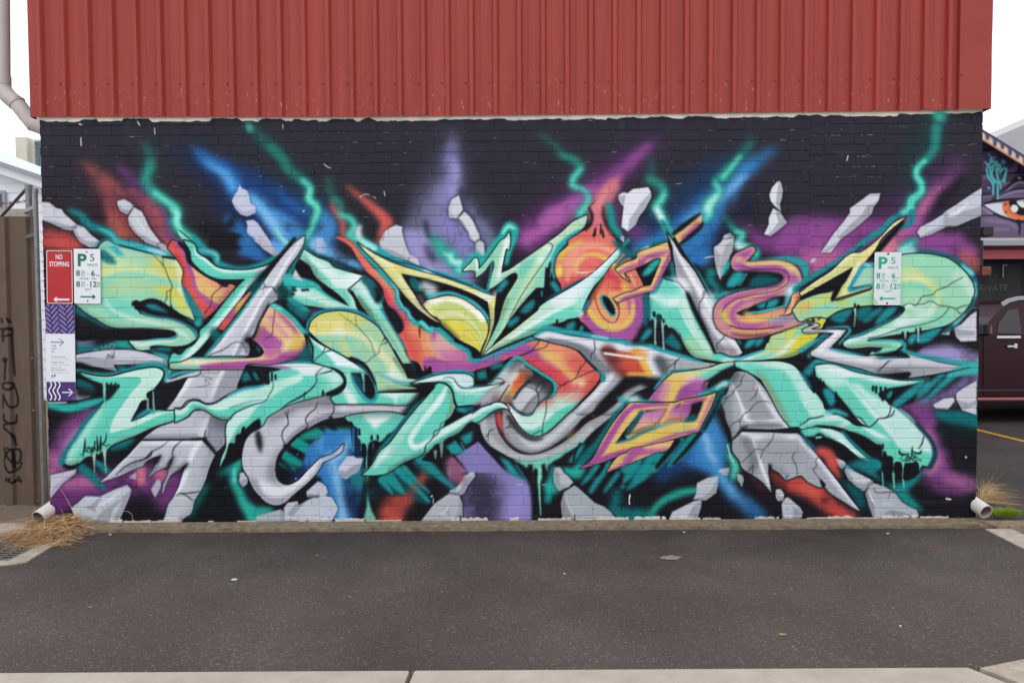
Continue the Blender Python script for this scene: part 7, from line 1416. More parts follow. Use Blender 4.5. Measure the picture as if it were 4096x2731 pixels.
M['cream_pvc']=mat('weathered_pvc',(190,182,181),.5,.35,noise=.08,nscale=5)
M['dark']=mat('dark_inside',(30,28,28),.9,.1)
M['galv']=mat('galvanised',(128,130,134),.45,.4,metal=.6,noise=.2,nscale=20)
M['brown']=mat('brown_fence',(100,84,74),.55,.3,noise=.1,nscale=3,stretch=(2,2,.4),col2=(112,95,84))
M['ink']=mat('black_marker',(34,30,32),.6,.2)
M['rust']=mat('rust',(120,74,44),.9,.1,noise=.4,nscale=30)
M['white_paint']=mat('white_paint',(226,230,236),.6,.3,noise=.04,nscale=8)
M['sign_white']=mat('sign_white',(222,226,234),.4,.4,noise=.03,nscale=5)
M['sign_old']=mat('sign_old_white',(212,218,222),.45,.35,noise=.06,nscale=10)
M['sign_red']=mat('sign_red',(176,30,36),.4,.4,noise=.05,nscale=4)
M['sign_green']=mat('sign_green',(16,112,82),.45,.3)
M['sign_green2']=mat('sign_faded_green',(28,160,128),.5,.3)
M['lilac']=mat('lilac_print',(120,106,166),.45,.3)
M['violet']=mat('violet_print',(74,48,112),.45,.3)
M['grey_ink']=mat('grey_ink',(110,108,122),.6,.2)
M['steel']=mat('zinc_grate',(150,142,132),.5,.35,metal=.4,noise=.25,nscale=25)
M['straw']=mat('dry_straw',(180,146,104),.8,.15,noise=.5,nscale=60,col2=(214,188,148))
M['straw2']=mat('brown_straw',(126,88,62),.85,.1,noise=.4,nscale=50,col2=(182,138,104))
M['green']=mat('green_tuft',(104,128,42),.8,.15,noise=.4,nscale=80,col2=(150,168,66))
M['dirt']=mat('packed_dirt',(104,92,82),.95,.1,noise=.35,nscale=8,bump=.6,bscale=60,col2=(134,120,106))
# ------------------------------------------------------------------ setting: ground
GZ=-0.03
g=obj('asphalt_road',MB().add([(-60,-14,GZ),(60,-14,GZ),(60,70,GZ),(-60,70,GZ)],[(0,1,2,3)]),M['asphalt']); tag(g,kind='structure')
def gp(px,py,z): return gnd(px,py,z)[:2]
# pavement on the camera side, with its kerb stones
KZ=0.03
kl=gp(0,2690,KZ); km=gp(1648,2678,KZ); kr=gp(3893,2668,KZ); kr2=gp(4096,2634,KZ)
obj_p=obj('near_pavement',MB().slab([(-30,-30),(30,-30),(30,kl[1]-.30),(-30,kl[1]-.30)],GZ-.2,KZ-.004),M['kerb']); tag(obj_p,kind='structure')
kerb=thing('kerb','pale concrete kerb in long slabs along the near edge of the road','kerb',(0,kl[1]-.15,GZ))
def kslab(poly): return MB().slab(poly,GZ-.1,KZ)
yk=lambda x: kl[1]+(kr[1]-kl[1])*(x-kl[0])/(kr[0]-kl[0])
jx=km[0]
def kb(x0,x1,lab=None,s0=0.0,s1=0.0):
    poly=[(x0+s0,yk(x0)-.298),(x1+s1,yk(x1)-.298),(x1,yk(x1)-.012),(x1-.006,yk(x1)),(x0+.006,yk(x0)),(x0,yk(x0)-.012)]
    o=obj('kerb_slab',kslab(poly),M['kerb'],kerb); return o
kb(-9,-4.6); kb(-4.58,jx-.012,s1=-.02); kb(jx+.012,kr[0]-.02,s0=-.02,s1=.17)
poly=[(kr[0]+.21,kr[1]-.298),(kr2[0]+3.2,kr[1]-.298),(kr2[0]+3.2,kr2[1]+.85),(kr2[0],kr2[1]),(kr[0]+.03,kr[1]-.004)]
obj('kerb_slab',kslab(poly),M['concrete'],kerb)
# footing strip at the wall's base
fl=gp(430,2120,-.012); fr=gp(3935,2100,-.012)
FY=-0.205
foot=MB()
xs=np.linspace(WX0+.36,WX1+.02,60); rndf=random.Random(5)
top=[(x,FY+rndf.uniform(-.012,.012)) for x in xs]
poly=[(x,y) for x,y in top]+[(WX1+.02,.10),(WX0+.36,.10)]
foot.slab(poly,GZ-.1,-.004)
ft=obj('wall_footing',foot,M['footing']); tag(ft,kind='structure')
# yard floor behind the fence
yd=obj('yard_ground',MB().slab([(-14,-.1),(WX0-.02,-.1),(WX0-.02,30),(-14,30)],GZ-.1,-.012),M['dirt']); tag(yd,kind='structure')
# yellow line on the car park
ya=gnd(3880,1712,GZ); yb=gnd(4096,1765,GZ)
dx,dy=yb[0]-ya[0],yb[1]-ya[1]; LL=math.hypot(dx,dy); nx,ny=-dy/LL*.05,dx/LL*.05
ext=lambda t:(ya[0]+dx*t,ya[1]+dy*t)
a,b=ext(-1.5),ext(4)
yl=obj('yellow_line',MB().add([(a[0]+nx,a[1]+ny,GZ+.004),(b[0]+nx,b[1]+ny,GZ+.004),(b[0]-nx,b[1]-ny,GZ+.004),(a[0]-nx,a[1]-ny,GZ+.004)],[(0,1,2,3)]),mat('yellow_marking',(176,132,52),.8,.2,noise=.25,nscale=20)); tag(yl,kind='structure')
# ------------------------------------------------------------------ the painted building
bld=thing('brick_building','low brick building covered by a turquoise graffiti mural under red metal cladding','building',(0,0.3,0))
wall=MB().box(WX0+.006,WX1-.006,.0045,.11,-.06,ZT)
brick_wall=obj('brick_wall',wall,MURAL,bld)
# bricks
def brick_geo(mb,a,b,z0,z1,rnd):
    gx=rnd.choice((.0012,.0018,.0026,.0034)); gz=rnd.uniform(.0034,.005)
    y0=rnd.uniform(-.0015,.002)
    mb.bbox(a+gx,b-gx,y0,.03,z0+gz+rnd.uniform(-.0012,.0012),z1-gz+rnd.uniform(-.0012,.0012),.0032)
rb=random.Random(21)
def parea(q):
    a,b,z0,z1=q; c=np.array([(a+b)/2-CAM_X,-CAM_Y,(z0+z1)/2-CAM_Z]); return (b-a)*(z1-z0)/(c@AX_F)**2
vis=[q for q in BRICKS if q[3]<=WALL_H+.02]
order=sorted(range(len(vis)),key=lambda i:-parea(vis[i]))
single=set(order[:292]); rest=MB(); shared={}
for i,q in enumerate(vis):
    a,b,z0,z1=q
    if i in single:
        key=(round(b-a,3),round(z1-z0,3))
        if key not in shared:
            mb=MB(); w,h=b-a,z1-z0; brick_geo(mb,-w/2,w/2,-h/2,h/2,rb); shared[key]=mb.mesh('brick'); shared[key].materials.append(MURAL)
            bm=bmesh.new(); bm.from_mesh(shared[key]); bmesh.ops.recalc_face_normals(bm,faces=bm.faces); bm.to_mesh(shared[key]); bm.free()
        o=bpy.data.objects.new('brick',shared[key]); COL.objects.link(o); o.parent=brick_wall
        o.location=((a+b)/2,-.3+rb.uniform(-.001,.001),(z0+z1)/2); o.rotation_euler=(0,rb.uniform(-.004,.004),0)
    else: brick_geo(rest,a,b,z0,z1,rb)
for q in BRICKS:
    if q[3]>WALL_H+.02: brick_geo(rest,*q,rb)
r_=obj('brickwork',rest,MURAL,brick_wall); tag(r_,kind='stuff')
# returns at the right end: two bricks left sticking out, and a short pier behind
pb=lambda x0,y0,x1,y1: (at(x0,y1)[0],at(x1,y0)[0],at(x0,y1)[2],at(x1,y0)[2])
M['black_paint']=mat('black_paint',(40,37,44),.6,.3,noise=.2,nscale=20,bump=.3,bscale=60)
M['orange_paint']=mat('orange_paint',(140,74,64),.7,.2,noise=.35,nscale=9,bump=.4,bscale=60,col2=(70,50,54))
for (q,m) in (((3934,905,3979,944),M['black_paint']),((3931,1066,3968,1103),M['orange_paint'])):
    x0,x1,z0,z1=pb(*q); mb=MB(); mb.bbox(x0-.002,x1,.002,.1,z0,z1,.008); o=obj('brick',mb,m,brick_wall)
x0,x1,z0,z1=pb(3925,960,3942,1066); mb=MB(); mb.bbox(WX1-.004,x1,.02,.1,z0,z1,.006); obj('brick',mb,M['black_paint'],brick_wall)
# building body behind the facade
M['side_wall']=mat('white_side_wall',(214,212,214),.7,.2,noise=.08,nscale=3)
obj('side_wall',MB().box(WX0+.22,WX1-.2,.115,8.0,-.1,ZT-.01),M['side_wall'],bld)
# cladding: ribbed sheets of four ribs each
CZ0=at(2048,456)[2]; CZ1=4.95; PIT=.1925
cx0=at(128,468)[0]-.002; cx1=at(3945,440)[0]
def zbot(x):
    px=2044.5+x*492.6; return at(px,np.interp(px,[128,1400,2048,2900,3600,3945],[469,469,462,453,445,439]),-.02)[2]
def sheet(x0,nr,lead):
    prof=[]
    x=x0
    for i in range(nr):
        r0=x+lead
        prof+=[(r0,-.020),(r0+.012,-.052),(r0+.044,-.052),(r0+.058,-.020)]
        if i<nr-1: prof+=[(r0+.058+.040,-.020),(r0+.058+.046,-.0225),(r0+.058+.052,-.020)]
        x+=PIT
    return prof
nribs=int((cx1-.27-cx0)/PIT)
mrib=[]
k=0; first=True
edge=cx0
ribx=[cx0+.078+i*PIT for i in range(40)]
ribx=[r for r in ribx if r<cx1-.30]
while k<len(ribx):
    grp=ribx[k:k+4]; k+=4
    prof=[(edge,-.020)]
    if edge==cx0: prof=[(edge,.06),(edge,-.018),(edge+.003,-.020)]
    for i,r in enumerate(grp):
        prof+=[(r,-.020),(r+.010,-.054),(r+.040,-.054),(r+.056,-.020)]
        nxt=grp[i+1] if i+1<len(grp) else None
        if nxt: prof+=[(r+.092,-.020),(r+.095,-.0222),(r+.101,-.0222),(r+.104,-.020)]
    end=(grp[-1]+.056) if k<len(ribx) else cx1-.262
    if k>=len(ribx): prof.append((end,-.020))
    yo=rb.uniform(-.0012,.0012)
    V=[];F=[]; n=len(prof)
    for j,(x,y) in enumerate(prof):
        zb=zbot(x)
        V+=[(x,y+yo,zb),(x,y+yo,CZ1),(x,y+yo+.0012,zb),(x,y+yo+.0012,CZ1)]
    for j in range(n-1):
        a_,b_=j*4,(j+1)*4
        F+=[(a_,b_,b_+1,a_+1),(a_+2,a_+3,b_+3,b_+2),(a_,a_+2,b_+2,b_)]
    mb=MB(); mb.add(V,F); sh=obj('cladding_sheet',mb,M['red'],bld)
    for r in grp:
        zs=at(2044.5+r*492.6,np.interp(2044.5+r*492.6,[130,1300,3800],[339,338,318]))[2]
        s=MB(); c=(r-.022,-.020+yo,zs); 
        s.tube([(c[0],c[1]+.001,c[2]),(c[0],c[1]-.003,c[2])],.0105,8); s.tube([(c[0],c[1]-.003,c[2]),(c[0],c[1]-.008,c[2])],.0062,6)
        obj('screw',s,M['screw'],sh)
    edge=end+.0008 if k<len(ribx) else end
fx0=cx1-.262; fl_=MB()
zb0,zb1=zbot(fx0)-.0,zbot(cx1)-.0
V=[];F=[]
nz_=24
prof=[(fx0-.03,-.020),(fx0,-.024),(fx0+.004,-.060),(cx1,-.062),(cx1+.003,.12)]
for i in range(nz_+1):
    t=i/nz_
    for (x,y) in prof:
        zb=zbot(x)-.004; z=zb+(CZ1-zb)*t
        dent=.010*math.exp(-((x-(cx1-.09))/.09)**2-((z-at(3900,200)[2])/.14)**2) if y<-.05 else 0
        wob=(.004*math.exp(-((z-at(3945,225)[2])/.02)**2)) if x>cx1-.001 else 0
        V.append((x-wob,y+dent,z))
np_=len(prof)
for i in range(nz_):
    for j in range(np_-1): F.append((i*np_+j,i*np_+j+1,(i+1)*np_+j+1,(i+1)*np_+j))
fl_.add(V,F); flo=obj('corner_flashing',fl_,M['red2'],bld,smooth=True)
s=MB(); c=(fx0+.018,-.060,at(3818,309)[2]); s.tube([(c[0],c[1]+.001,c[2]),(c[0],c[1]-.004,c[2])],.0105,8); s.tube([(c[0],c[1]-.004,c[2]),(c[0],c[1]-.009,c[2])],.006,6); obj('screw',s,M['screw'],flo)
obj('cladding_core',MB().box(cx0+.02,cx1-.01,.12,8.0,ZT-.005,CZ1-.03),M['red2'],bld)
e=at(80,0); e2=at(112,22)
obj('eave',MB().prism([(e[0]-.5,CZ1-.2),(cx0-.001,at(112,20)[2]),(cx0-.001,CZ1-.16),(e[0]-.5,CZ1+.05)],.3,7.9),mat('dark_red_eave',(112,44,42),.6,.3),bld)
# ------------------------------------------------------------------ pipes at the corners
def arc(p0,p1,p2,n=6):
    return [tuple((1-t)**2*np.array(p0)+2*(1-t)*t*np.array(p1)+t*t*np.array(p2)) for t in np.linspace(0,1,n)]
# left: a big stormwater pipe drops past the cladding, bends in and runs down behind the corner
YP=.19; cxp=WX0+.034
pt=at(8,-400,YP); pb1=at(8,340,YP); pe=at(140,505,YP)
dp=thing('drainpipe','white stormwater pipe bending in under the red cladding and down the left corner','drainpipe',(cxp,YP,0))
r=.062
o=obj('pipe_section',MB().tube([(pt[0],YP,pt[2]+.6),(pb1[0],YP,pb1[2]+.02)],r,20),M['cream_pvc'],dp,smooth=True)
o=obj('collar',MB().tube([(pb1[0],YP,pb1[2]+.075),(pb1[0],YP,pb1[2]+.0)],r+.006,20),M['cream_pvc'],dp,smooth=True)
k1=np.array(pb1); k2=np.array(at(66,412,YP)); 
o=obj('elbow',MB().tube(arc(k1+(0,0,.005),(k1[0],YP,k1[2]-.07),tuple(k2),8),r+.003,20),M['cream_pvc'],dp,smooth=True)
d=np.array(pe)-k2; d/=np.linalg.norm(d)
o=obj('collar',MB().tube([tuple(k2-d*.004),tuple(k2+d*.01)],r+.007,20),M['cream_pvc'],dp,smooth=True)
o=obj('pipe_section',MB().tube([tuple(k2+d*.008),pe],r,20),M['cream_pvc'],dp,smooth=True)
pe2=np.array(pe); lowz=at(160,560,YP)[2]
o=obj('elbow',MB().tube(arc(tuple(pe2-d*.03),(cxp,YP,pe2[2]-.045),(cxp,YP,lowz),8),r+.004,20),M['cream_pvc'],dp,smooth=True)
zt=lowz
o=obj('pipe_section',MB().tube([(cxp,YP,zt),(cxp,YP,.46)],r,20),M['white_pvc'],dp,smooth=True)
br_=at(150,582,YP)
obj('bracket',MB().box(cxp-r-.006,cxp+.05,YP-r-.006,YP+.07,br_[2]-.018,br_[2]+.012),M['rust'],dp)
br_=at(180,1610,YP)
obj('bracket',MB().box(cxp-r-.004,cxp+.05,YP-r-.004,YP+.07,br_[2]-.018,br_[2]+.018),mat('tan_strap',(176,160,140),.8,.2),dp)
obj('collar',MB().tube([(cxp,YP,.50),(cxp,YP,.40)],r+.006,20),M['white_pvc'],dp,smooth=True)
ex=gnd(147,2128,-.012)
def shoe(parent,c0,c1,c2,c3,rad,m):
    path=arc(c0,c1,c2,9)+[c3]
    mb=MB().tube(path,rad,22,caps=False); obj('shoe',mb,m,parent,smooth=True)
    a=np.array(c3); dd=a-np.array(c2); dd/=np.linalg.norm(dd)
    inn=MB().tube([tuple(np.array(p)) for p in path],rad-.006,22,caps=False)
    o=obj('bore',inn,mat('pipe_bore',(120,104,96),.8,.2,noise=.4,nscale=20,col2=(176,164,154)),parent,smooth=True,fix=False)
    # rim ring joins the two skins
    up=Vector((0,0,1)); dv=Vector(dd); aa=dv.cross(up).normalized(); bb=aa.cross(dv).normalized()
    V=[];F=[];n=22
    for k in range(n):
        t=2*math.pi*k/n; q=aa*math.cos(t)+bb*math.sin(t)
        V+=[tuple(Vector(c3)+q*rad),tuple(Vector(c3)+q*(rad-.006))]
    for k in range(n): F.append((2*k,2*k+1,(2*k+3)%(2*n),(2*k+2)%(2*n)))
    mb=MB(); mb.add(V,F); obj('rim',mb,m,parent)
shoe(dp,(cxp,YP,.42),(cxp,YP,.17),(cxp-.035,.07,.115),(cxp-.075,-.085,.06),.062,M['white_pvc'])
# right: a thinner pipe down the corner with an open shoe
rp=thing('drainpipe','paint splashed white drainpipe down the right corner ending in an open shoe','drainpipe',(WX1,.19,0))
cxr=WX1-.025; rr=.052
zr=at(3935,1104,YP)[2]
M['tag_pvc']=mat('scribbled_pvc',(216,206,198),.55,.3,noise=.6,nscale=26,stretch=(1,1,1))
_n=M['tag_pvc'].node_tree.nodes
for q in _n:
    if q.type=='VALTORGB':
        q.color_ramp.elements[0].position=.36; q.color_ramp.elements[0].color=(*lin((120,112,112)),1); q.color_ramp.elements[1].position=.43; q.color_ramp.elements[1].color=(*lin((220,211,204)),1)
zm=at(3930,1690,YP)[2]; zj=at(3930,1780,YP)[2]
obj('pipe_section',MB().tube([(cxr,YP,zr),(cxr,YP,zm)],rr,18),M['tag_pvc'],rp,smooth=True)
obj('pipe_section',MB().tube([(cxr,YP,zm),(cxr,YP,zj)],rr+.001,18),M['white_pvc'],rp,smooth=True)
obj('collar',MB().tube([(cxr,YP,zj+.02),(cxr,YP,zj-.02)],rr+.006,18),M['white_pvc'],rp,smooth=True)
obj('pipe_section',MB().tube([(cxr-.008,YP,zj-.02),(cxr-.008,YP,.30)],rr-.004,18),M['white_pvc'],rp,smooth=True)
shoe(rp,(cxr-.008,YP-.005,.30),(cxr-.005,YP-.02,.15),(cxr+.025,.05,.11),(cxr+.052,-.085,.068),.058,M['white_pvc'])
for (px,py,w,h,c) in ((3926,1235,10,30,(70,190,60)),(3923,1285,8,42,(206,204,120))):
    x,_,z=at(px,py,YP-rr); 
    mb=MB(); n=6
    V=[];F=[]
    for i in range(n+1):
        t=math.radians(-150+ (i/n)*80)
        V+=[(cxr+(rr+.0012)*math.cos(t),YP+(rr+.0012)*math.sin(t),z-h/2/480),(cxr+(rr+.0012)*math.cos(t),YP+(rr+.0012)*math.sin(t),z+h/2/480)]
    for i in range(n): F.append((2*i,2*i+2,2*i+3,2*i+1))
    mb.add(V,F); obj('sticker',mb,mat('sticker',c,.6,.2,noise=.35,nscale=40),rp)
# ------------------------------------------------------------------ brown sheet fence with black tag, posts
FYN=.50
fl0=at(-400,870,FYN); fr0=at(150,868,FYN); fb=gnd(60,2022,-.012)
FYN=fb[1]; fz=at(60,868,FYN)[2]; fxr=at(151,1400,FYN)[0]
fence=thing('sheet_fence','brown ribbed steel fence with a black marker tag written downwards','fence',(fxr-.6,FYN,-.012))
ftf=lambda px,py:((at(px,py,FYN)[0]-(fxr-1.2))*400,(2.6-at(px,py,FYN)[2])*400)
PF=Painter(480,1060,ftf,400/455.0); PF.img[:]=(104,88,78); PF.crop='Z'
rf=random.Random(2)
for _ in range(60):
    x=rf.uniform(-60,160); y=rf.uniform(900,2000); PF.S('%f,%f %f,%f'%(x,y,x+rf.uniform(-3,3),y+rf.uniform(20,160)),rf.uniform(3,10),rf.choice(((126,110,100),(108,93,84),(134,118,106))),4,.35)
for q in ('14,1275 16,1290','34,1273 42,1288','20,1365 22,1320 46,1318 50,1335 20,1345','48,1340 54,1450 58,1500','8,1316 50,1312','26,1432 20,1438 30,1446 34,1436 26,1430','30,1440 26,1516','16,1535 20,1550 44,1556 56,1540 46,1530 28,1530 16,1538','58,1545 70,1590 68,1620 50,1628 20,1580','22,1576 18,1630','22,1656 26,1680 62,1690 66,1660','64,1690 20,1700 54,1740 64,1780','22,1786 40,1830 70,1852 82,1830 78,1800 44,1800 24,1840 44,1886 78,1870 86,1850','56,1806 60,1870','50,1796 36,1790','34,1910 30,1920','48,1908 40,1922','40,1914 56,1930 66,1918 78,1925','72,1906 84,1926'):
    PF.S(q,[8,9,8],(28,24,26),.7,.97)
M['fence']=paint_mat('fence_paint',bake(PF,'fence'),fxr-1.2,fxr-1.2+1.2,2.6-1060/400,2.6,rough=.5,bump=.05,gain=.95)
def ribbed(x0,x1,pit,y,z0,z1,flip=1,d=.03):
    prof=[];x=x0
    while x<x1-1e-6:
        for q in ((0,0),(.45*pit,0),(.55*pit,d),(.9*pit,d)):
            if x+q[0]<=x1: prof.append((x+q[0],y+q[1]*flip))
        x+=pit
    prof.append((x1,prof[-1][1]))
    V=[];F=[]
    for i,(a,b) in enumerate(prof): V+=[(a,b,z0),(a,b,z1)]
    for i in range(len(prof)-1): F.append((2*i,2*i+2,2*i+3,2*i+1))
    return V,F
for xa,xb in ((fxr-.80,fxr-.012),(fxr-1.58,fxr-.795),(fxr-2.4,fxr-1.575)):
    mb=MB(); mb.add(*ribbed(xa,xb,.19,FYN+(.004 if xa>fxr-1 else 0),.0,fz,-1)); obj('fence_sheet',mb,M['fence'],fence)
mb=MB(); mb.box(fxr-.014,fxr+.012,FYN-.006,FYN+.02,0,fz); obj('edge_channel',mb,M['fence'],fence)
mb=MB(); mb.box(fxr+.018,fxr+.05,FYN-.004,FYN+.012,0.02,.95); obj('edge_strip',mb,mat('rusty_brown',(124,102,78),.8,.2,noise=.35,nscale=20),fence)
for px,py in ((10,2000),(152,2000),(130,1432),(136,1640)):
    c=at(px,py,FYN-.034); s=MB().tube([(c[0],FYN-.03,c[2]),(c[0],FYN-.042,c[2])],.008,8); obj('screw',s,M['galv'],fence)
# galvanised posts and clamps
py_=.34
def post(px,yt,yb,Y,rad,lab):
    t=at(px,yt,Y); bx=t[0]
    th=thing('fence_post',lab,'post',(bx,Y,-.012),'galvanised pipe posts at the fence end')
    obj('pole',MB().tube([(bx,Y,-.05),(bx,Y,t[2]-.012)],rad,14),M['galv'],th,smooth=True)
    obj('post_cap',MB().tube([(bx,Y,t[2]-.045),(bx,Y,t[2]-.006),(bx,Y,t[2])],rad+.004,14,radii=[rad+.004,rad+.004,rad*.7]),M['galv'],th,smooth=True)
    return bx,Y
p1=post(114,738,0,FYN+.05,.028,'galvanised pipe post behind the brown fence end, the taller of two')
p2=post(141,753,0,.26,.019,'slim galvanised pipe post between the brown fence and the white corner pipe')
for z_ in (at(120,826,.3)[2],at(120,935,.3)[2]):
    a_=np.array((p1[0]-.034,p1[1]-.034)); b_=np.array((p2[0]+.024,p2[1]-.024)); mb=MB()
    V=[(*q,z_+s) for s in (-.015,.015) for q in (a_,b_,b_+(0,.006),a_+(0,.006))]; mb.add(V,[(0,1,2,3),(7,6,5,4),(0,4,5,1),(1,5,6,2),(2,6,7,3),(3,7,4,0)]); mb.box(a_[0],a_[0]+.006,a_[1]+.006,a_[1]+.06,z_-.015,z_+.015)
    o=obj('pipe_clamp',mb,M['galv']); tag(o,('upper' if z_>at(120,880,.3)[2] else 'lower')+' flat steel clamp joining the two galvanised posts','clamp',group='clamps on the fence posts')
bd=at(0,872,FYN+.3); be=at(104,757,FYN+.12)
o=obj('brace_pole',MB().tube([(bd[0]-.6,FYN+.3,bd[2]-.62),bd,be],.014,10),mat('dark_brace',(74,62,84),.5,.4),smooth=True); tag(o,'dark thin brace pole rising to the top of the fence post','pole')
wa=at(0,815,FYN+.1); wb=at(104,803,FYN+.08); mb=MB(); mb.tube([(wa[0]-.8,wa[1],wa[2]),wa,((wa[0]+wb[0])/2,wa[1],(wa[2]+wb[2])/2-.006),wb],.0035,6)
for t in (.1,.4,.7,.95):
    c=np.array(wa)*(1-t)+np.array(wb)*t; mb.tube([tuple(c+(-.012,0,.016)),tuple(c+(.012,0,-.016))],.0025,5); mb.tube([tuple(c+(.012,0,.014)),tuple(c+(-.010,0,-.018))],.0025,5)
o=obj('barbed_wire',mb,M['rust']); tag(o,'rusty strand of barbed wire strung to the fence post','wire')
# ------------------------------------------------------------------ street signs on the wall
def rrect(x0,x1,z0,z1,r,n=5):
    P=[]
    for cx,cz,a0 in ((x1-r,z0+r,-90),(x1-r,z1-r,0),(x0+r,z1-r,90),(x0+r,z0+r,180)):
        for i in range(n+1):
            a=math.radians(a0+90*i/n); P.append((cx+r*math.cos(a),cz+r*math.sin(a)))
    return P
class Sign:
    """a sign plate set by its four corners in the photograph; u runs 0..1 across, v 0..1 down"""
    def __init__(s,name,label,cat,px0,py0,px1,py1,m,Y=-.012,rad=.012,tilt=0.0,rim=None,thick=.002):
        a=at(px0,py0,Y); b=at(px1,py1,Y); s.x0,s.x1,s.z1,s.z0=a[0],b[0],a[2],b[2]; s.Y=Y; s.w=s.x1-s.x0; s.h=s.z1-s.z0
        s.t=thing(name,label,cat,((s.x0+s.x1)/2,Y,s.z0)); s.t.rotation_euler=(0,tilt,0)
        obj('plate',MB().prism(rrect(s.x0,s.x1,s.z0,s.z1,rad),Y,Y+thick),m,s.t)
        s.k=0
    def P(s,u,v): return (s.x0+u*s.w,s.z1-v*s.h)
    def poly(s,name,pts,m,dy=.0006):
        mb=MB(); 
        pp=pts if isinstance(pts[0],list) else [pts]
        for q in pp:
            V=[(*[s.P(u,v)[0]],s.Y-dy,s.P(u,v)[1]) for u,v in q]; mb.add(V,[tuple(range(len(V)))])
        return obj(name,mb,m,s.t,fix=False)
    def text(s,items,m,name='lettering',dy=.0007):
        mb=MB()
        for (txt,u,v,hv,wu,bold) in items:
            x,z=s.P(u,v); size=hv*s.h/.70
            V,F=flat_text(txt,x,z,size,s.Y-dy,width=wu*s.w,bold=bold); mb.add(V,F)
        return obj(name,mb,m,s.t,fix=False)
    def screw(s,u,v,m=None,r=.007):
        x,z=s.P(u,v); obj('screw',MB().tube([(x,s.Y+.002,z),(x,s.Y-.003,z),(x,s.Y-.005,z)],r,10,radii=[r,r,r*.5]),m or M['galv'],s.t,smooth=True)
def arrow(u0,u1,v,hw,hl,th,asp,back=True):
    """arrow from u0 to u1 on a plate; asp = w/h keeps the head square"""
    sg=1 if u1>u0 else -1; h=hw*asp; t=th*asp; hb=hl
    return [(u0,v-t),(u1-sg*hb*.75,v-t),(u1-sg*hb,v-h),(u1-sg*hb*.55,v-h),(u1,v),(u1-sg*hb*.55,v+h),(u1-sg*hb,v+h),(u1-sg*hb*.75,v+t),(u0,v+t)]
s1=Sign('parking_sign','red NO STOPPING sign with a white left arrow','sign',180,1000,293,1216,M['sign_red'],Y=-.016,tilt=math.radians(.9))
asp=s1.w/s1.h
ring_o=rrect(.02,.98,.02*asp,1-.02*asp,.06); 
def rim(sg,m,a=.022,b=.042):
    A=sg.w/sg.h; R=.1
    o=rrect(a,1-a,a*A,1-a*A,R*.55); 
    def rr(k):
        P=[]
        for cx,cz,a0 in ((sg.x1-k*sg.w-.010,sg.z0+k*sg.w+.010,-90),(sg.x1-k*sg.w-.010,sg.z1-k*sg.w-.010,0),(sg.x0+k*sg.w+.010,sg.z1-k*sg.w-.010,90),(sg.x0+k*sg.w+.010,sg.z0+k*sg.w+.010,180)):
            for i in range(6):
                t=math.radians(a0+18*i); P.append((cx+.010*math.cos(t),cz+.010*math.sin(t)))
        return P
    A_,B_=rr(a),rr(b); n=len(A_); mb=MB()
    mb.add([(x,sg.Y-.0006,z) for x,z in A_]+[(x,sg.Y-.0006,z) for x,z in B_],[(i,(i+1)%n,n+(i+1)%n,n+i) for i in range(n)])
    obj('border',mb,m,sg.t,fix=False)
rim(s1,M['sign_white'])
s1.text([('NO',.49,.135,.085,.25,.012),('STOPPING',.495,.265,.085,.73,.012)],M['sign_white'])
s1.poly('arrow',arrow(.86,.27,.915,.085,.14,.035,asp),M['sign_white']); s1.screw(.49,.045); s1.screw(.53,.965)
def parking(lab,px,flip,mw,mg,Y,tilt,rust=None,holes=None):
    s=Sign('parking_sign',lab,'sign',*px,mw,Y=Y,tilt=tilt); asp=s.w/s.h
    s.text([('P',.30,.215,.215,.34,.02),('5',.70,.165,.13,.17,.002),('MINUTE',.70,.295,.05,.38,.0),('8',.155,.45,.10,.15,.016),('30',.335,.43,.06,.15,.0),('AM',.335,.485,.03,.14,.0),('-',.53,.455,.045,.09,.01),('6',.72,.45,.10,.15,.016),('PM',.90,.487,.03,.12,.0),
            ('MON - FRI',.53,.545,.04,.62,.0),('8',.155,.65,.10,.15,.016),('30',.335,.63,.06,.15,.0),('AM',.335,.685,.03,.14,.0),('-',.50,.655,.045,.10,.01),('12',.71,.65,.10,.24,.016),('30',.92,.63,.06,.14,.0),('PM',.92,.685,.03,.12,.0),('SAT',.54,.74,.042,.27,.0)],mg)
    s.poly('arrow',arrow(*((.24,.82) if not flip else (.80,.20)),.875,.075,.15,.028,asp),mg)
    return s
s2=parking('clean white P 5 sign with dark green letters and right arrow beside the red sign',(291,996,403,1214),False,M['sign_white'],M['sign_green'],-.014,math.radians(.9)); s2.screw(.49,.055); s2.screw(.51,.95)
s3=parking('weathered white P 5 sign with pale green letters, alone on the mural at right',(3497,1009,3601,1220),True,M['sign_old'],M['sign_green2'],-.02,math.radians(.6))
for v in (.03,.965): s3.screw(.5,v,M['rust'],.009)
s3.poly('stain',[(.01,.86),(.06,.88),(.12,.93),(.17,.98),(.03,.985)],mat('green_stain',(150,206,170),.6,.2))
# wayfinding panel: herringbone, directions, waves
s4=Sign('wayfinding_sign','tall white wayfinding panel with lilac herringbone above and violet waves below','sign',176,1217,303,1601,M['sign_white'],Y=-.010,rad=.001,tilt=math.radians(.75))
A=s4.w/s4.h
vt=.305
s4.poly('herringbone_field',[(0,0),(1,0),(1,vt),(0,vt)],M['lilac'],.0004)
def clip_poly(P,x0,x1,y0,y1):
    for ax,lim,sg in ((0,x0,1),(0,x1,-1),(1,y0,1),(1,y1,-1)):
        out=[]
        for i in range(len(P)):
            a,b=P[i-1],P[i]; da=(a[ax]-lim)*sg; db=(b[ax]-lim)*sg
            if da>=0: out.append(a)
            if da*db<0:
                t=da/(da-db); out.append((a[0]+(b[0]-a[0])*t,a[1]+(b[1]-a[1])*t))
        P=out
        if not P: return []
    return P
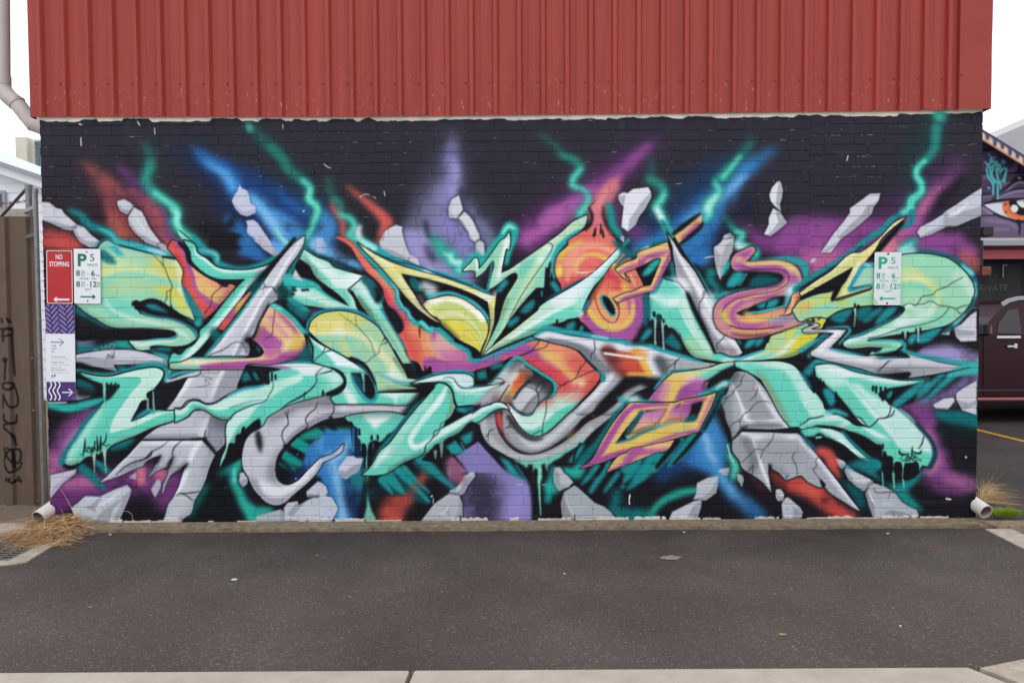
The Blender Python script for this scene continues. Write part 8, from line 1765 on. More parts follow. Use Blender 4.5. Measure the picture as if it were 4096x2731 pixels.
# white joints of a herringbone laid at 45 degrees: gaps between 1 x 2.5 bricks
lines=[]
ub=.125; Lb=2.9
def rot(p): c=math.cos(math.radians(40)); s_=math.sin(math.radians(40)); return (p[0]*c-p[1]*s_,p[0]*s_+p[1]*c)
def seg(a,b,w=.016):
    a=np.array(rot(a)); b=np.array(rot(b)); d=b-a; d=d/np.linalg.norm(d); n=np.array([-d[1],d[0]])*w
    q=[a+n-d*w,b+n+d*w,b-n+d*w,a-n-d*w]
    q=[(float(x)+.5,(float(y)*1.0+.45)) for x,y in q]
    H=vt/A
    q=clip_poly(q,0,1,0,H)
    if len(q)>2: lines.append([(x,y*A) for x,y in q])
for i in range(-9,10):
    for j in range(-5,6):
        ox=i*ub+j*ub*3; oy=i*ub-j*ub*3
        w_,l_=ub,ub*3
        # one brick along, one brick across
        for (x0,y0,x1,y1) in ((ox,oy,ox+l_,oy+w_),(ox-w_+w_,oy+w_,ox+w_,oy+w_+l_)):
            seg((x0,y0),(x1,y0)); seg((x0,y1),(x1,y1)); seg((x0,y0),(x0,y1)); seg((x1,y0),(x1,y1))
s4.poly('herringbone_joints',lines,M['sign_white'],.0008)
def ustroke(pts,w):
    q=np.array(pts,float); q2=q.copy(); q2[:,1]/=A
    t=np.gradient(q2,axis=0); t/=np.linalg.norm(t,axis=1)[:,None]; n=np.stack([-t[:,1],t[:,0]],1)*w
    l=q2+n; r=q2-n; out=[]
    for i in range(len(q)-1): out.append([(l[i][0],l[i][1]*A),(l[i+1][0],l[i+1][1]*A),(r[i+1][0],r[i+1][1]*A),(r[i][0],r[i][1]*A)])
    return out
ar=ustroke([(.17,.394),(.60,.394)],.016)+ustroke([(.47,.358),(.61,.394),(.47,.43)],.016)
s4.poly('arrow',ar,M['lilac'],.0008)
s4.text([('THIS',.27,.432,.018,.17,.004),('WAY',.275,.462,.018,.18,.004),('TO',.235,.492,.018,.10,.004)],M['grey_ink'])
s4.text([('Carrington Street',.43,.545,.015,.5,0)],M['grey_ink'],'street_name')
s4.text([('Magellan Street',.405,.603,.015,.46,0)],M['grey_ink'],'street_name')
s4.text([('More of The',.35,.66,.015,.36,0),('Back Alley Gallery',.43,.684,.015,.52,0)],M['grey_ink'],'gallery_name')
s4.poly('rules',[ [(.16,v),(.81,v),(.81,v+.0022),(.16,v+.0022)] for v in (.571,.629,.711)],M['grey_ink'])
s4.poly('council_mark',[[(.18,.735),(.22,.73),(.215,.762),(.18,.762)],[(.26,.735),(.33,.728),(.31,.75),(.27,.76)]],M['violet'])
vb=.805
s4.poly('wave_field',[(0,vb),(1,vb),(1,1),(0,1)],M['violet'],.0004)
wv=[]
for k in range(3):
    pts=[(.13+k*.145+.045*math.sin((v-vb)/(1-vb)*2*math.pi*1.55),v) for v in np.linspace(vb+.001,.999,26)]
    wv+=ustroke(pts,.022)
wv+=ustroke([(.53,.915),(.90,.915)],.02)+ustroke([(.76,.878),(.91,.915),(.76,.952)],.02)
s4.poly('waves',wv,M['sign_white'],.0008); s4.screw(.93,.975); s4.screw(.92,.02)
# ------------------------------------------------------------------ drains at both ends
def grate(lab,x0,x1,y0,y1,z):
    t=thing('drain_grate',lab,'grate',((x0+x1)/2,(y0+y1)/2,z-.03))
    fr=MB(); b=.012; zz=GZ+.0005
    fr.box(x0,x1,y0,y0+b,zz,z); fr.box(x0,x1,y1-b,y1,zz,z); fr.box(x0,x0+b,y0+b,y1-b,zz,z); fr.box(x1-b,x1,y0+b,y1-b,zz,z); obj('frame',fr,M['steel'],t)
    n=int((y1-y0)/.045)
    for i in range(1,n): obj('bar',MB().box(x0+b,x1-b,y0+(y1-y0)*i/n-.004,y0+(y1-y0)*i/n+.004,zz+.002,z-.003),M['steel'],t)
    m=int((x1-x0)/.10)
    for i in range(1,m): obj('cross_bar',MB().box(x0+(x1-x0)*i/m-.003,x0+(x1-x0)*i/m+.003,y0+b,y1-b,z-.007,z-.001),M['steel'],t)
    obj('pit',MB().box(x0+.001,x1-.001,y0+.001,y1-.001,GZ+.0002,GZ+.0015),M['dark'],t)
gz=GZ+.012
gx1=gnd(186,2165,gz)[0]; gy1=gnd(120,2162,gz)[1]; gy0=gnd(51,2239,gz)[1]
grate('galvanised drain grate by the brown fence, half under dry grass',gx1-1.2,gx1,gy0,gy1,gz)
ap=[gnd(*q,gz) for q in ((230,2168),(170,2205),(107,2243),(60,2251),(0,2256))]
poly=[(gx1+.002,gy1),(gx1+.10,gy1+.02)]+[(a[0],a[1]) for a in ap]+[(gx1-1.6,ap[-1][1]-.01),(gx1-1.6,gy0-.002),(gx1+.002,gy0-.002)]
o=obj('drain_surround',MB().slab(poly,GZ-.05,gz-.002),M['concrete']); tag(o,kind='structure')
lip=[gnd(*q,.0) for q in ((-300,2150),(0,2134),(60,2122),(118,2108),(126,2092),(-300,2092))]
o=obj('kerb_lip',MB().slab([(a[0],a[1]) for a in lip],-.05,.0),M['concrete']); tag(o,kind='structure')
o=obj('gutter_floor',MB().slab([(-8,gy1),(gx1+.12,gy1),(gx1+.16,-.12),(-8,-.12)],GZ-.03,GZ+.003),M['dirt']); tag(o,kind='structure')
rx0=gnd(4012,2113,gz)[0]; ry1=gnd(4012,2112,gz)[1]; ry0=gnd(4096,2160,gz)[1]-.02
grate('galvanised drain grate at the right end of the road below the green tuft',rx0+.06,rx0+1.2,ry0-.25,ry1-.01,gz)
rs=[gnd(*q,gz) for q in ((3940,2112),(3985,2108),(4096,2100))]
q1=gnd(3940,2113,gz); q2=gnd(4096,2192,gz); sl=(q2[0]-q1[0])/(q2[1]-q1[1])
poly=[(q1[0],q1[1]),(q1[0]+sl*(ry0-.30-q1[1]),ry0-.30),(rx0+1.4,ry0-.30),(rx0+1.4,ry0-.252),(rx0+.058,ry0-.252),(rx0+.058,ry1)]
o=obj('drain_surround',MB().slab(poly,GZ-.05,gz-.002),M['concrete']); tag(o,kind='structure')
o=obj('kerb_lip',MB().slab([(rx0-.05,ry1-.008),(rx0+3,ry1-.008),(rx0+3,ry1+.16),(rx0-.10,ry1+.16)],GZ-.05,.0),M['footing']); tag(o,kind='structure')
# ------------------------------------------------------------------ dry grass, tufts, litter
def blades(n,fn,mb,rnd):
    for _ in range(n):
        p,d,L,w,droop=fn(rnd); p=Vector(p); d=Vector(d).normalized(); side=d.cross(Vector((rnd.uniform(-.4,.4),-1,rnd.uniform(-.4,.4)))).normalized()*w
        V=[];k=4
        for i in range(k+1):
            t=i/k; c=p+d*(L*t)+Vector((0,0,-droop*L*t*t)); c.z=max(c.z,GZ+.004)
            q=side*(1-t*.8); V+=[tuple(c-q),tuple(c+q)]
        mb.add(V,[(2*i,2*i+1,2*i+3,2*i+2) for i in range(k)])
rg=random.Random(9)
gc=[gnd(235,2105,0),gnd(290,2120,0),gnd(180,2150,0),gnd(120,2175,0),gnd(215,2085,.03)]
def f1(r):
    while 1:
        t=r.random()
        px,py=(r.gauss(265,50),r.gauss(2112,15)) if t<.45 else (r.gauss(170,60),r.gauss(2158,14)) if t<.85 else (r.gauss(212,10),r.gauss(2085,14))
        if px>190 or py>2128: break
    c=gnd(px,py,GZ); h=max(0,.10-abs(c[0]+3.63)*.16) if c[1]>-.42 else .02
    return (c[0],min(c[1],-.02),GZ+.005+r.random()*h),(r.gauss(-.35,.9),r.gauss(-.45,.6),r.gauss(.05,.16)),r.uniform(.05,.22),r.uniform(.0014,.003),r.uniform(.05,.4)
for nm,mm,n,sd_ in (('dry_grass',M['straw'],1100,1),('dry_grass',M['straw2'],900,2)):
    mb=MB(); blades(n,f1,mb,random.Random(sd_)); o=obj(nm,mb,mm,fix=False); tag(o,('pale ' if sd_==1 else 'brown ')+'dead grass stalks heaped at the foot of the left drainpipe',None,kind='stuff')
def stem(pts,lab,m,w=.0022):
    c=[]; P=[np.array(at(px,py,Y)) for px,py,Y in pts]
    mb=MB(); mb.tube([tuple(q) for q in P],w,6,radii=[w*(1-.6*i/(len(P)-1)) for i in range(len(P))])
    return mb
for pts,lab in (([(298,2095,-.10),(300,2072,-.10),(288,2035,-.08),(270,2000,-.06),(255,1975,-.05),(240,1947,-.04)],'tall dry grass stem leaning left against the purple paint'),
                ([(400,2080,-.12),(440,2060,-.10),(480,2045,-.08),(510,2043,-.07),(528,2056,-.07),(532,2090,-.09)],'arching dry grass stem bent over beside the white rock painting'),
                ([(330,2105,-.14),(400,2050,-.10),(470,2010,-.06),(500,1995,-.05)],'thin dry stalk slanting up right over the painted grey rock')):
    o=obj('grass_stem',stem(pts,lab,M['straw']),M['straw'],smooth=True); tag(o,lab,'grass stem','loose dry stems by the left corner')
def f2(r):
    c=gnd(r.gauss(3905,30),r.gauss(2098,8),GZ); return (c[0],c[1],GZ+.004),(r.gauss(.2,.9),r.gauss(-.3,.5),r.gauss(.25,.2)),r.uniform(.03,.12),r.uniform(.0008,.0016),r.uniform(.1,.5)
def f3(r):
    px=r.uniform(3912,3940); c=gnd(px,r.uniform(1960,2010),GZ); return (c[0],c[1],GZ+r.uniform(0,.3)*0+.004),(r.gauss(.7,.4),r.gauss(-.1,.4),r.gauss(.55,.4)),r.uniform(.12,.40),r.uniform(.0011,.0022),r.uniform(.2,.7)
mb=MB(); blades(260,f2,mb,random.Random(4)); o=obj('dry_grass',mb,M['straw2'],fix=False); tag(o,'short dead grass along the footing by the right drainpipe shoe',kind='stuff')
mb=MB(); blades(240,f3,mb,random.Random(5)); o=obj('dry_grass',mb,M['straw'],fix=False); tag(o,'dry grass growing behind the right corner pipe on the car park',kind='stuff')
tc_=gnd(4022,2062,0)
def f4(r):
    a=r.uniform(0,6.28); q=r.random()**.5; return (tc_[0]+math.cos(a)*q*.10,tc_[1]+math.sin(a)*q*.06,.0),(math.cos(a)*q*.9,math.sin(a)*q*.7,1.0),r.uniform(.03,.085),r.uniform(.0015,.003),r.uniform(0,.3)
mb=MB(); blades(900,f4,mb,random.Random(6)); o=obj('green_tuft',mb,M['green'],fix=False); tag(o,'low bright green tuft growing by the right drain','plant')
# litter
def flake(lab,name,px,py,w,h,m,cat,group=None,curl=.004):
    c=gnd(px,py,GZ); r=random.Random(px*7+py); n=9; P=[]
    for i in range(n):
        a=2*math.pi*i/n; P.append((c[0]+math.cos(a)*w*r.uniform(.7,1.1),c[1]+math.sin(a)*h*r.uniform(.7,1.1)))
    V=[(x,y,GZ+.005+curl*r.random()) for x,y in P]+[(c[0],c[1],GZ+.005+curl)]+[(x,y,GZ+.003) for x,y in P]
    mb=MB().add(V,[(i,(i+1)%n,n) for i in range(n)]+[(i,n+1+i,n+1+(i+1)%n,(i+1)%n) for i in range(n)])
    o=obj(name,mb,m,org=None); tag(o,lab,cat,group)
paper=mat('white_scrap',(206,206,200),.8,.2); leafm=mat('dead_leaf',(150,124,84),.8,.2,noise=.3,nscale=60); leafo=mat('orange_leaf',(160,80,52),.8,.2)
flake('white paint flake lying left of the middle of the road','paint_flake',937,2319,.022,.017,paper,'litter')
flake('small white chip near the dry grass on the road','paint_flake',441,2139,.010,.010,paper,'litter')
flake('small white chip just below the footing right of centre','paint_flake',2737,2129,.012,.010,paper,'litter')
flake('white chip on the road below the right drips of the mural','paint_flake',3550,2135,.012,.008,paper,'litter')
flake('white chip lying on the footing near the right end','paint_flake',3690,2098,.020,.012,paper,'litter')
flake('pale dead leaf lying at the left of the road','leaf',360,2430,.018,.006,leafm,'leaf')
flake('pale dead leaf near the road centre','leaf',1268,2222,.014,.006,leafm,'leaf')
flake('yellowish leaf at the near right of the road','leaf',3128,2539,.022,.008,mat('yellow_leaf',(178,162,104),.7,.2),'leaf')
flake('pale twig of leaf near the road middle','leaf',1400,2388,.012,.006,leafm,'leaf')
flake('orange leaf fragment under the turquoise drip','leaf',1733,2135,.012,.008,leafo,'leaf')
flake('orange brown leaf near the right drain','leaf',3722,2188,.020,.006,leafo,'leaf')
flake('brown leaf bit at the near right beside a white speck','leaf',3578,2543,.012,.008,leafo,'leaf')
flake('white speck at the near right of the road','paint_flake',3601,2506,.008,.006,paper,'litter')
flake('small pale chip in the middle right of the road','paint_flake',2258,2296,.008,.008,paper,'litter')
flake('pale stone by the centre line crease','pebble',1770,2367,.010,.008,leafm,'pebble')
# squashed carton
c=gnd(2682,2232,GZ); r=random.Random(8); N=22; P=[]
for i in range(N):
    t=2*math.pi*i/N; q=r.uniform(.72,1.05); P.append((c[0]+q*.085*math.cos(t)+.02*math.sin(t),c[1]+q*.055*math.sin(t)))
V=[(x,y,GZ+.004+r.random()*.003) for x,y in P]+[(c[0],c[1],GZ+.006)]
o=obj('flattened_card',MB().add(V,[(i,(i+1)%N,N) for i in range(N)]),mat('worn_card',(84,76,74),.85,.2,noise=.6,nscale=34,col2=(172,164,156)),fix=False); tag(o,'flattened weathered scrap of card stuck on the asphalt','litter')
# ------------------------------------------------------------------ background left: white house, tower with blue glass
YH=9.0
def ph(px,py): q=at(px,py,YH); return (q[0],q[2])
hb=thing('white_house','white painted house with a sloping roof edge seen behind the brown fence','house',(at(-200,1200,YH)[0],YH,-.012))
W_=M['white_paint']
# weatherboards, lapped, clipped under the sloping barge
def barge(px): return 690+(px-0)*(722-690)/150*1.0
mbw=MB()
for i in range(34):
    yb=2020-i*39; yt=yb-39
    zb=at(0,yb,YH)[2]; z1=at(0,yt,YH)[2]
    pa,pb_=[min(420,(y-694)/.335) for y in (yb,yt)]
    if pb_<-880: continue
    x0=at(-900,yb,YH)[0]; xa=at(pa,yb,YH)[0]; xb=at(pb_,yt,YH)[0]
    mbw.add([(x0,YH-.014,zb),(xa,YH-.014,zb),(xb,YH,z1),(x0,YH,z1),(x0,YH+.1,zb),(xa,YH+.1,zb)],[(0,1,2,3),(0,4,5,1)])
obj('weatherboard_wall',mbw,W_,hb,fix=False)
sl_=.335
def band(o0,o1,y0,y1,m,name,x0=-900,x1=420):
    a=[ph(x0,o0+x0*sl_),ph(x1,o0+x1*sl_),ph(x1,o1+x1*sl_),ph(x0,o1+x0*sl_)]
    obj(name,MB().prism(a[::-1],y0,y1),m,hb)
M['pale_roof']=mat('pale_roof',(206,214,226),.5,.3,noise=.06,nscale=3); M['gutter_grey']=mat('gutter_grey',(150,154,164),.5,.3)
band(645,660,YH-.30,YH-.02,M['gutter_grey'],'gutter')
band(660,694,YH-.22,YH-.01,M['white_paint'],'barge_board')
# roof: rises away from us
a0=ph(-900,652-900*sl_); a1=ph(420,652+420*sl_); b0=at(-900,560-900*.34,YH+3.5); b1=at(420,600+420*.40,YH+3.5)
V=[(a0[0],YH-.25,a0[1]),(a1[0],YH-.25,a1[1]),b1,b0]; obj('roof',MB().add(V+[(x,y,z-.05) for x,y,z in V],[(0,1,2,3),(7,6,5,4),(0,4,5,1)]),M['pale_roof'],hb)
wz0,wz1=at(0,832,YH)[2],at(0,778,YH)[2]; x1=at(18,800,YH)[0]
wf=obj('window',MB().box(x1-.9,x1,YH-.05,YH-.02,wz0,wz1),mat('window_dark',(66,70,78),.2,.5),hb)
obj('window_frame',MB().box(x1-.95,x1+.06,YH-.07,YH-.045,wz1,wz1+.07).box(x1,x1+.06,YH-.07,YH-.045,wz0-.05,wz1-.001).box(x1-.95,x1-.002,YH-.07,YH-.045,wz0-.06,wz0-.001),M['gutter_grey'],wf)
# shed roof edge low behind the fence
o=obj('fence_rail',MB().box(-9,at(130,850,FYN+.9)[0],FYN+.9,FYN+.98,at(0,866,FYN+.9)[2],at(0,836,FYN+.9)[2]),mat('grey_timber',(176,170,156),.9,.1,noise=.3,nscale=14),None); tag(o,'weathered grey timber rail behind the brown fence','rail')
YT=26.0
tw=thing('tower_building','cream tower block with blue glass grid above the white house roof','building',(at(100,650,YT)[0],YT,0))
x0,x1=at(62,600,YT)[0],at(108,600,YT)[0]; x2=at(260,600,YT)[0]; zt=at(100,548,YT)[2]
cr=mat('cream_render',(212,206,192),.8,.2,noise=.04,nscale=2)
obj('wall',MB().box(x0,x1,YT,YT+8,-.1,zt),cr,tw); obj('wall',MB().box(x1,x2,YT+.25,YT+8,-.1,zt-.05),cr,tw)
gl=mat('blue_glass',(92,124,140),.2,.5,noise=.25,nscale=.6); 
for i in range(7):
    for j in range(6):
        xa=at(111+i*9.2,0,YT)[0]; xb=at(111+i*9.2+7.4,0,YT)[0]; za=at(0,562+j*17.5,YT)[2]; zb2=at(0,562+j*17.5+14.5,YT)[2]
        obj('window',MB().box(xa,xb,YT+.18,YT+.26,zb2,za),gl,tw)
# ------------------------------------------------------------------ background right: garage with painted eye, awning, doors
YE=8.2
ex0=at(3700,900,YE)[0]; ex1=at(4700,900,YE)[0]
gb=thing('painted_garage','garage gable painted with a huge purple eye above a pale awning','building',(ex0+2,YE,GZ))
EP=150.0; ez1=at(4000,400,YE)[2]; ez0=at(4000,975,YE)[2]
etf=lambda px,py:((at(px,py,YE)[0]-ex0)*EP,(ez1-at(px,py,YE)[2])*EP)
PE=Painter(int((ex1-ex0)*EP),int((ez1-ez0)*EP),etf,EP/(FPX/(YE-CAM_Y)))
CROPS['E']=(3700,440,2.376); PE.img[:]=(88,74,100); PE.crop='E'
EF,ES=PE.F,PE.S
EF('! 400,280 560,280 960,470 1400,800 400,800',(74,60,88),2)
for q in ('540,380 900,380','540,600 960,596','540,800 640,800','895,400 895,590'): ES(q,7,(30,24,40),1.5)
ES('580,400 840,400 860,440 850,560 780,590',[4,8,12,10,4],(130,112,150),4,.9); ES('560,640 620,640',[8,8],(140,124,156),4); ES('560,830 640,815',[6,6],(140,124,156),4)
EF('540,910 640,830 780,740 900,625 960,680 1200,800 1200,1180 540,1180',(104,88,118),3)
ES('640,850 780,750 900,670 1000,690',[8,16,40,30],(24,20,30),2); ES('720,720 800,690',[10,8],(110,100,116),2); ES('890,645 910,650',[10,8],(150,144,150),1.5)
ES('620,870 760,780 900,690 1000,720',[4,8,10,8],(160,146,176),3); ES('610,880 760,790 900,745 1040,760',[5,7,8,7],(24,20,34),1.5); ES('680,840 800,790 920,770 1040,780',[4,7,8,6],(168,154,186),3)
ES('560,890 700,860 900,845 1040,850',[7,9,10,10],(20,18,28),1.5); ES('700,830 900,820 1000,820',[6,8,6],(140,124,158),4)
EF('550,905! 620,890 740,878! 1060,870 1080,980 900,1052 790,1030 660,970!',(214,220,230),1.5); EF('740,880 880,870 1060,870 1060,1000 900,1055 800,1020 745,960',(212,112,72),2); ES('760,900 770,970 850,1030 940,1040',[10,12,12,10],(230,140,96),4)
EF('800,865 940,865 1040,870 1020,960 940,1000 880,990 840,960',(22,20,26),1.5); EF('815,935 825,905 850,898 880,915 886,945 870,970 840,972',(230,234,238),1.5); EF('870,870 940,868 960,900 940,930 900,915',(232,236,240),1.5)
for q in ('765,965 775,975','890,1040 894,1055','760,900 770,890'): ES(q,[6,5],(90,30,30),1.2)
ES('550,905 660,985 790,1035 890,1060 960,1055 1060,1010',[5,8,9,10,10,8],(20,20,40),1.5); ES('885,1060 900,1100 895,1180',[16,8,6],(20,20,40),1.5); ES('550,930 600,960 650,995 550,998',[6,10,6,4],(170,158,184),4)
ES('560,1040 700,1060 820,1080 870,1130',[6,10,8,5],(150,136,168),5); ES('540,1140 800,1130',[8,8],(140,126,156),4); ES('540,1005 660,1000',[5,5],(24,20,34),2)
tq=(86,190,196)
for q in ('590,520 600,545 690,500 670,490 650,505 630,440 610,520 585,510','585,560 600,630 650,710','615,550 630,630 665,690','650,545 635,600 640,640 690,690','690,580 715,540 710,520 690,530 680,580 690,640 700,680','710,600 740,560 770,560 765,610 730,680 700,690','648,690 648,800','690,680 692,840','715,690 718,745','765,600 755,690','735,480 738,505','760,478 755,500','605,420 608,428','660,450 662,458','570,495 574,500','600,740 610,745'): ES(q,[8,9,8],tq,1.2)
M['eye']=paint_mat('eye_paint',bake(PE,'eye'),ex0,ex1,ez0,ez1,bump=.06,gain=.95)
gab=[(3700,430),(3940,540),(4096,628),(4700,960),(4700,975),(3700,975)]
obj('gable_wall',MB().prism([(at(a,b,YE)[0],at(a,b,YE)[2]) for a,b in gab][::-1],YE,YE+.2),M['eye'],gb)
# barge board with painted drips
bt=lambda px:518+(px-3930)*.62
PB=Painter(520,260,lambda px,py:((at(px,py,YE-.3)[0]-at(3880,0,YE-.3)[0])*230,(at(0,440,YE-.3)[2]-at(px,py,YE-.3)[2])*230),230/(FPX/(YE-CAM_Y))); PB.img[:]=(214,202,192); PB.crop='Z'
PB.S('3880,%f 4200,%f'%(bt(3880)+7,bt(4200)+7),13,(206,136,96),2); PB.S('3880,%f 4200,%f'%(bt(3880)+40,bt(4200)+40),6,(190,130,96),2)
for i,px in enumerate(range(3890,4200,30)):
    y=bt(px)+4; e=y+18+7*(i%2); PB.S('%d,%f %d,%f'%(px,y,px,e+2),[17,13],(120,74,60),3); PB.S('%d,%f %d,%f'%(px-12,y-7,px+12,y+7),[9,9],(44,62,104),1.5); PB.S('%d,%f %d,%f'%(px,y-2,px,e),[9,8],(52,84,128),1)
M['barge']=paint_mat('barge_paint',bake(PB,'barge'),at(3880,0,YE-.3)[0],at(3880,0,YE-.3)[0]+520/230,at(0,440,YE-.3)[2]-260/230,at(0,440,YE-.3)[2],bump=.02,gain=.95)
pl=[(3800,bt(3800)),(4500,bt(4500)),(4500,bt(4500)+42),(3800,bt(3800)+42)]
obj('barge_board',MB().prism([(at(a,b,YE-.3)[0],at(a,b,YE-.3)[2]) for a,b in pl][::-1],YE-.3,YE-.27),M['barge'],gb)
rt=[at(3800,bt(3800)-1,YE-.3),at(4500,bt(4500)-1,YE-.3)]
obj('roof',MB().add([rt[0],rt[1],(rt[1][0],YE+6,rt[1][2]+.02),(rt[0][0],YE+6,rt[0][2]+.02)],[(0,1,2,3)]),M['gutter_grey'],gb)
# awning, fascia, doors
ag=mat('awning_grey',(176,172,168),.5,.3,noise=.08,nscale=6)
zA=lambda py,Y:at(4000,py,Y)[2]
obj('awning',MB().box(ex0,ex1,YE-1.0,YE-.002,zA(985,YE-1.0),zA(952,YE-1.0)),ag,gb)
obj('gutter',MB().box(ex0,ex1,YE-1.12,YE-1.002,zA(982,YE-1.1),zA(962,YE-1.1)),M['gutter_grey'],gb)
obj('fascia',MB().box(ex0,ex1,YE-.95,YE-.9,zA(1036,YE-.95),zA(1000,YE-.95)),mat('pink_fascia',(172,82,92),.6,.3),gb)
obj('fascia_top',MB().box(ex0,ex1,YE-.93,YE-.88,zA(999,YE-.93),zA(987,YE-.93)),mat('dark_red_fascia',(110,26,28),.6,.3),gb)
obj('front_wall',MB().box(ex0,ex1,YE-.3,YE-.001,GZ,zA(987,YE-.3)),mat('navy_front',(34,42,62),.7,.3,noise=.2,nscale=4),gb)
YD=YE-.36
dx0,dx1=at(3890,1100,YD)[0],at(4085,1100,YD)[0]
dark_b=mat('charcoal_board',(64,64,64),.8,.2,noise=.25,nscale=3)
do=obj('door',MB().box(dx0-1.4,dx1,YD,YE-.301,GZ,zA(1056,YD)),dark_b,gb)
obj('handle',MB().box(at(4024,0,YD)[0],at(4044,0,YD)[0],YD-.05,YD-.02,zA(1064,YD),zA(1058,YD)).box(at(4024,0,YD)[0],at(4029,0,YD)[0],YD-.05,YD,zA(1110,YD),zA(1065,YD)),M['galv'],do)
mbt=MB(); chalk=mat('chalk',(120,122,122),.9,.1)
for txt,pxc,pyc,hp,wp in (('PRIVATE',3965,1153,26,132),('CAR PARK',3975,1218,28,160)):
    x,_,z=at(pxc,pyc,YD-.002); V,F=flat_text(txt,x,z,hp/ (FPX/(YD-CAM_Y))/.7,YD-.002,width=wp/(FPX/(YD-CAM_Y)),bold=-.012); mbt.add(V,F)
obj('chalk_lettering',mbt,chalk,do,fix=False)
hh=[at(a,b,YD-.002) for a,b in ((3964,1125),(3964,1108),(3967,1102),(3970,1108),(3975,1100),(3986,1100),(3988,1106),(3980,1118),(3966,1126))]
mbh=MB(); mbh.tube([tuple(q) for q in hh],.004,4); obj('chalk_heart',mbh,chalk,do)
# grey roof further back
YR=16.0
rb_=thing('grey_roof_building','grey metal roofed building showing above the painted gable at right','building',(at(4200,600,YR)[0],YR,GZ))
pr=[(3870,590),(3990,545),(4096,500),(4600,280),(4600,900),(3870,900)]
obj('roof',MB().prism([(at(a,b,YR)[0],at(a,b,YR)[2]) for a,b in pr][::-1],YR,YR+5),mat('grey_roof',(168,168,172),.5,.3,noise=.05,nscale=2),rb_)
obj('wall',MB().box(at(3870,0,YR)[0],at(4600,0,YR)[0],YR+.2,YR+5,GZ,at(3870,899,YR)[2]),cr,rb_)
# ------------------------------------------------------------------ dark maroon car, side on
YC=5.35   # near side of the body
def pc(px,py,Y=YC): q=at(px,py,Y); return (q[0],q[2])
car=thing('parked_car','dark maroon car parked side on beyond the right end of the wall','car',(pc(4200,1640)[0],YC+.9,GZ))
paint_=mat('maroon_car_paint',(44,12,24),.3,.25,noise=.1,nscale=2); blk=mat('black_trim',(20,20,22),.5,.4); glass=mat('car_glass',(30,26,34),.05,.6); chrome=mat('chrome',(200,200,204),.15,.5,metal=1.0); pink=mat('side_step',(150,84,92),.4,.5); tyre=mat('tyre_rubber',(24,24,25),.9,.2)
# profile in photograph points: bonnet behind the wall to the tail beyond the frame
roofp=[(3260,1400),(3300,1372),(3560,1350),(3860,1338),(3930,1325),(3985,1275),(4040,1222),(4095,1203),(4300,1192),(4600,1196),(4760,1215),(4860,1330),(4885,1380),(4890,1600),(3250,1600)]
base=[pc(a,b) for a,b in roofp]
low=[q for q in [(3250,1340+60),(3300,1372),(3560,1352),(3900,1338),(4885,1338),(4892,1420),(4890,1610),(3250,1610)]]
obj('body',MB().prism([pc(a,b) for a,b in low][::-1],YC,YC+1.80),paint_,car)
# cabin: tapers towards the roof
gh=[(3905,1340),(3985,1268),(4050,1217),(4100,1203),(4300,1192),(4600,1196),(4760,1215),(4870,1340)]
mb=MB(); n=len(gh); V=[]
zlow=pc(4000,1340)[1]
for yy,sg in ((YC,1),(YC+1.80,-1)):
    for a,b in gh:
        x,z=pc(a,b); V.append((x,yy+sg*.30*(z-zlow),z))
mb.add(V,[tuple(range(n)),tuple(range(2*n-1,n-1,-1))]+[(i,n+i,n+(i+1)%n,(i+1)%n) for i in range(n)]); obj('cabin',mb,paint_,car)
def pane(pts,name,m,off=-.006,parent=car):
    V=[]
    for a,b in pts:
        x,z=pc(a,b); V.append((x,YC+.30*max(0,z-zlow)+off,z))
    return obj(name,MB().add(V+[(x,y+.01,z) for x,y,z in V],[tuple(range(len(V))),tuple(range(2*len(V)-1,len(V)-1,-1))]+[(i,len(V)+i,len(V)+(i+1)%len(V),(i+1)%len(V)) for i in range(len(V))]),m,parent)
door=pane([(3932,1350),(3938,1338),(4112,1338),(4112,1580),(3932,1580)],'door',paint_,-.012)
pane([(3990,1332),(4000,1296),(4050,1240),(4092,1234),(4086,1336)],'window',glass,-.010,door)
pane([(4116,1336),(4120,1234),(4340,1226),(4350,1336)],'window',glass,-.010)
pane([(4380,1336),(4376,1226),(4700,1232),(4740,1336)],'window',glass,-.010)
x0,z0=pc(3985,1343); x1,z1=pc(4080,1352); obj('window_trim',MB().box(x0,x1,YC-.020,YC-.013,z1,z0),chrome,door)
x0,z0=pc(4022,1378); x1,z1=pc(4062,1392); mb=MB(); mb.bbox(x0,x1,YC-.05,YC-.03,z1+.012,z0-.012,.004); obj('handle',mb,chrome,door)
x0,z0=pc(4050,1374); x1,z1=pc(4064,1394); mb=MB(); mb.bbox(x0,x1,YC-.045,YC-.012,z1,z0,.008); obj('lock',mb,chrome,door)
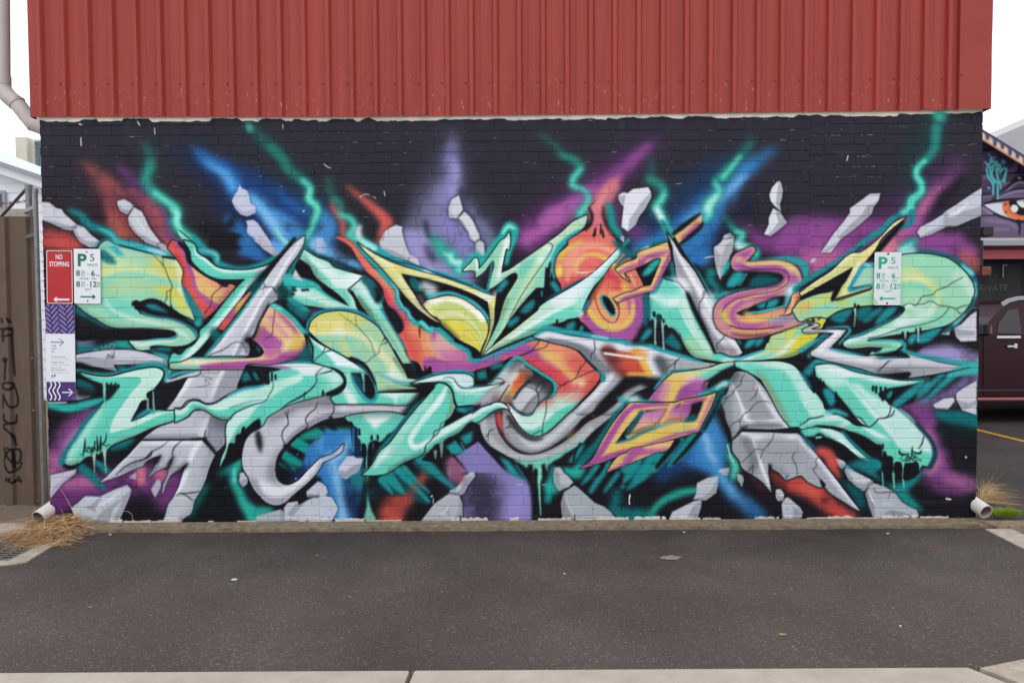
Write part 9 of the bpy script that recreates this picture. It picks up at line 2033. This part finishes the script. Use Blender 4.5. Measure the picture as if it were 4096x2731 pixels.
x0,z0=pc(3926,1292,YC-.2); x1,z1=pc(3951,1343,YC-.2); mb=MB(); mb.bbox(x0,x1,YC-.28,YC-.06,z1,z0,.03); mb.box(x0+.03,x1+.06,YC-.06,YC,z1+.01,z1+.08); obj('wing_mirror',mb,blk,car)
pane([(3952,1330),(3975,1296),(3968,1336)],'quarter_panel',mat('red_quarter',(122,40,60),.3,.5),-.012)
mb=MB(); 
for o_ in (0,.05):
    P=[]
    for a,b in ((4030,1228),(4060,1212),(4096,1203),(4300,1192),(4600,1194)):
        x,z=pc(a,b); P.append((x,YC+.30*(z-zlow)-.01+o_*.6,z+.02+o_*.6))
    mb.tube(P,.020,8)
obj('roof_rail',mb,mat('grey_rail',(150,150,156),.35,.5,metal=.4),car,smooth=True)
x0,z0=pc(3200,1602); x1,z1=pc(4900,1612); 
mb=MB(); a=pc(3900,1599,YC-.1); b=pc(4600,1640,YC-.1); mb.tube([(a[0]-.6,YC-.12,a[1]+.01),(b[0]+.2,YC-.12,a[1]+.01)],.028,10); obj('side_step',mb,pink,car,smooth=True)
mb=MB(); a=pc(3900,1560); mb.box(pc(3500,1560)[0],pc(4860,1560)[0],YC-.016,YC-.001,a[1]-.012,a[1]+.012); obj('side_moulding',mb,mat('dark_moulding',(60,50,58),.4,.4),car)
for px in (3560,4560):
    x,_=pc(px,1600); 
    for yy in (YC+.06,YC+1.52):
        w=obj('wheel',MB().tube([(x,yy,GZ+.36),(x,yy+.22,GZ+.36)],.36,24),tyre,car,smooth=True)
        obj('rim',MB().tube([(x,yy-.006,GZ+.36),(x,yy+.02,GZ+.36)],.22,18),chrome,w,smooth=True)
obj('underbody',MB().box(pc(3300,1600)[0],pc(4850,1600)[0],YC+.12,YC+1.68,GZ+.28,pc(4000,1609)[1]-.004),blk,car)
x,z=pc(3262,1420); obj('headlight',MB().box(x-.03,x+.1,YC+.08,YC+.4,z-.12,z),chrome,car); obj('headlight',MB().box(x-.03,x+.1,YC+1.4,YC+1.72,z-.12,z),chrome,car)
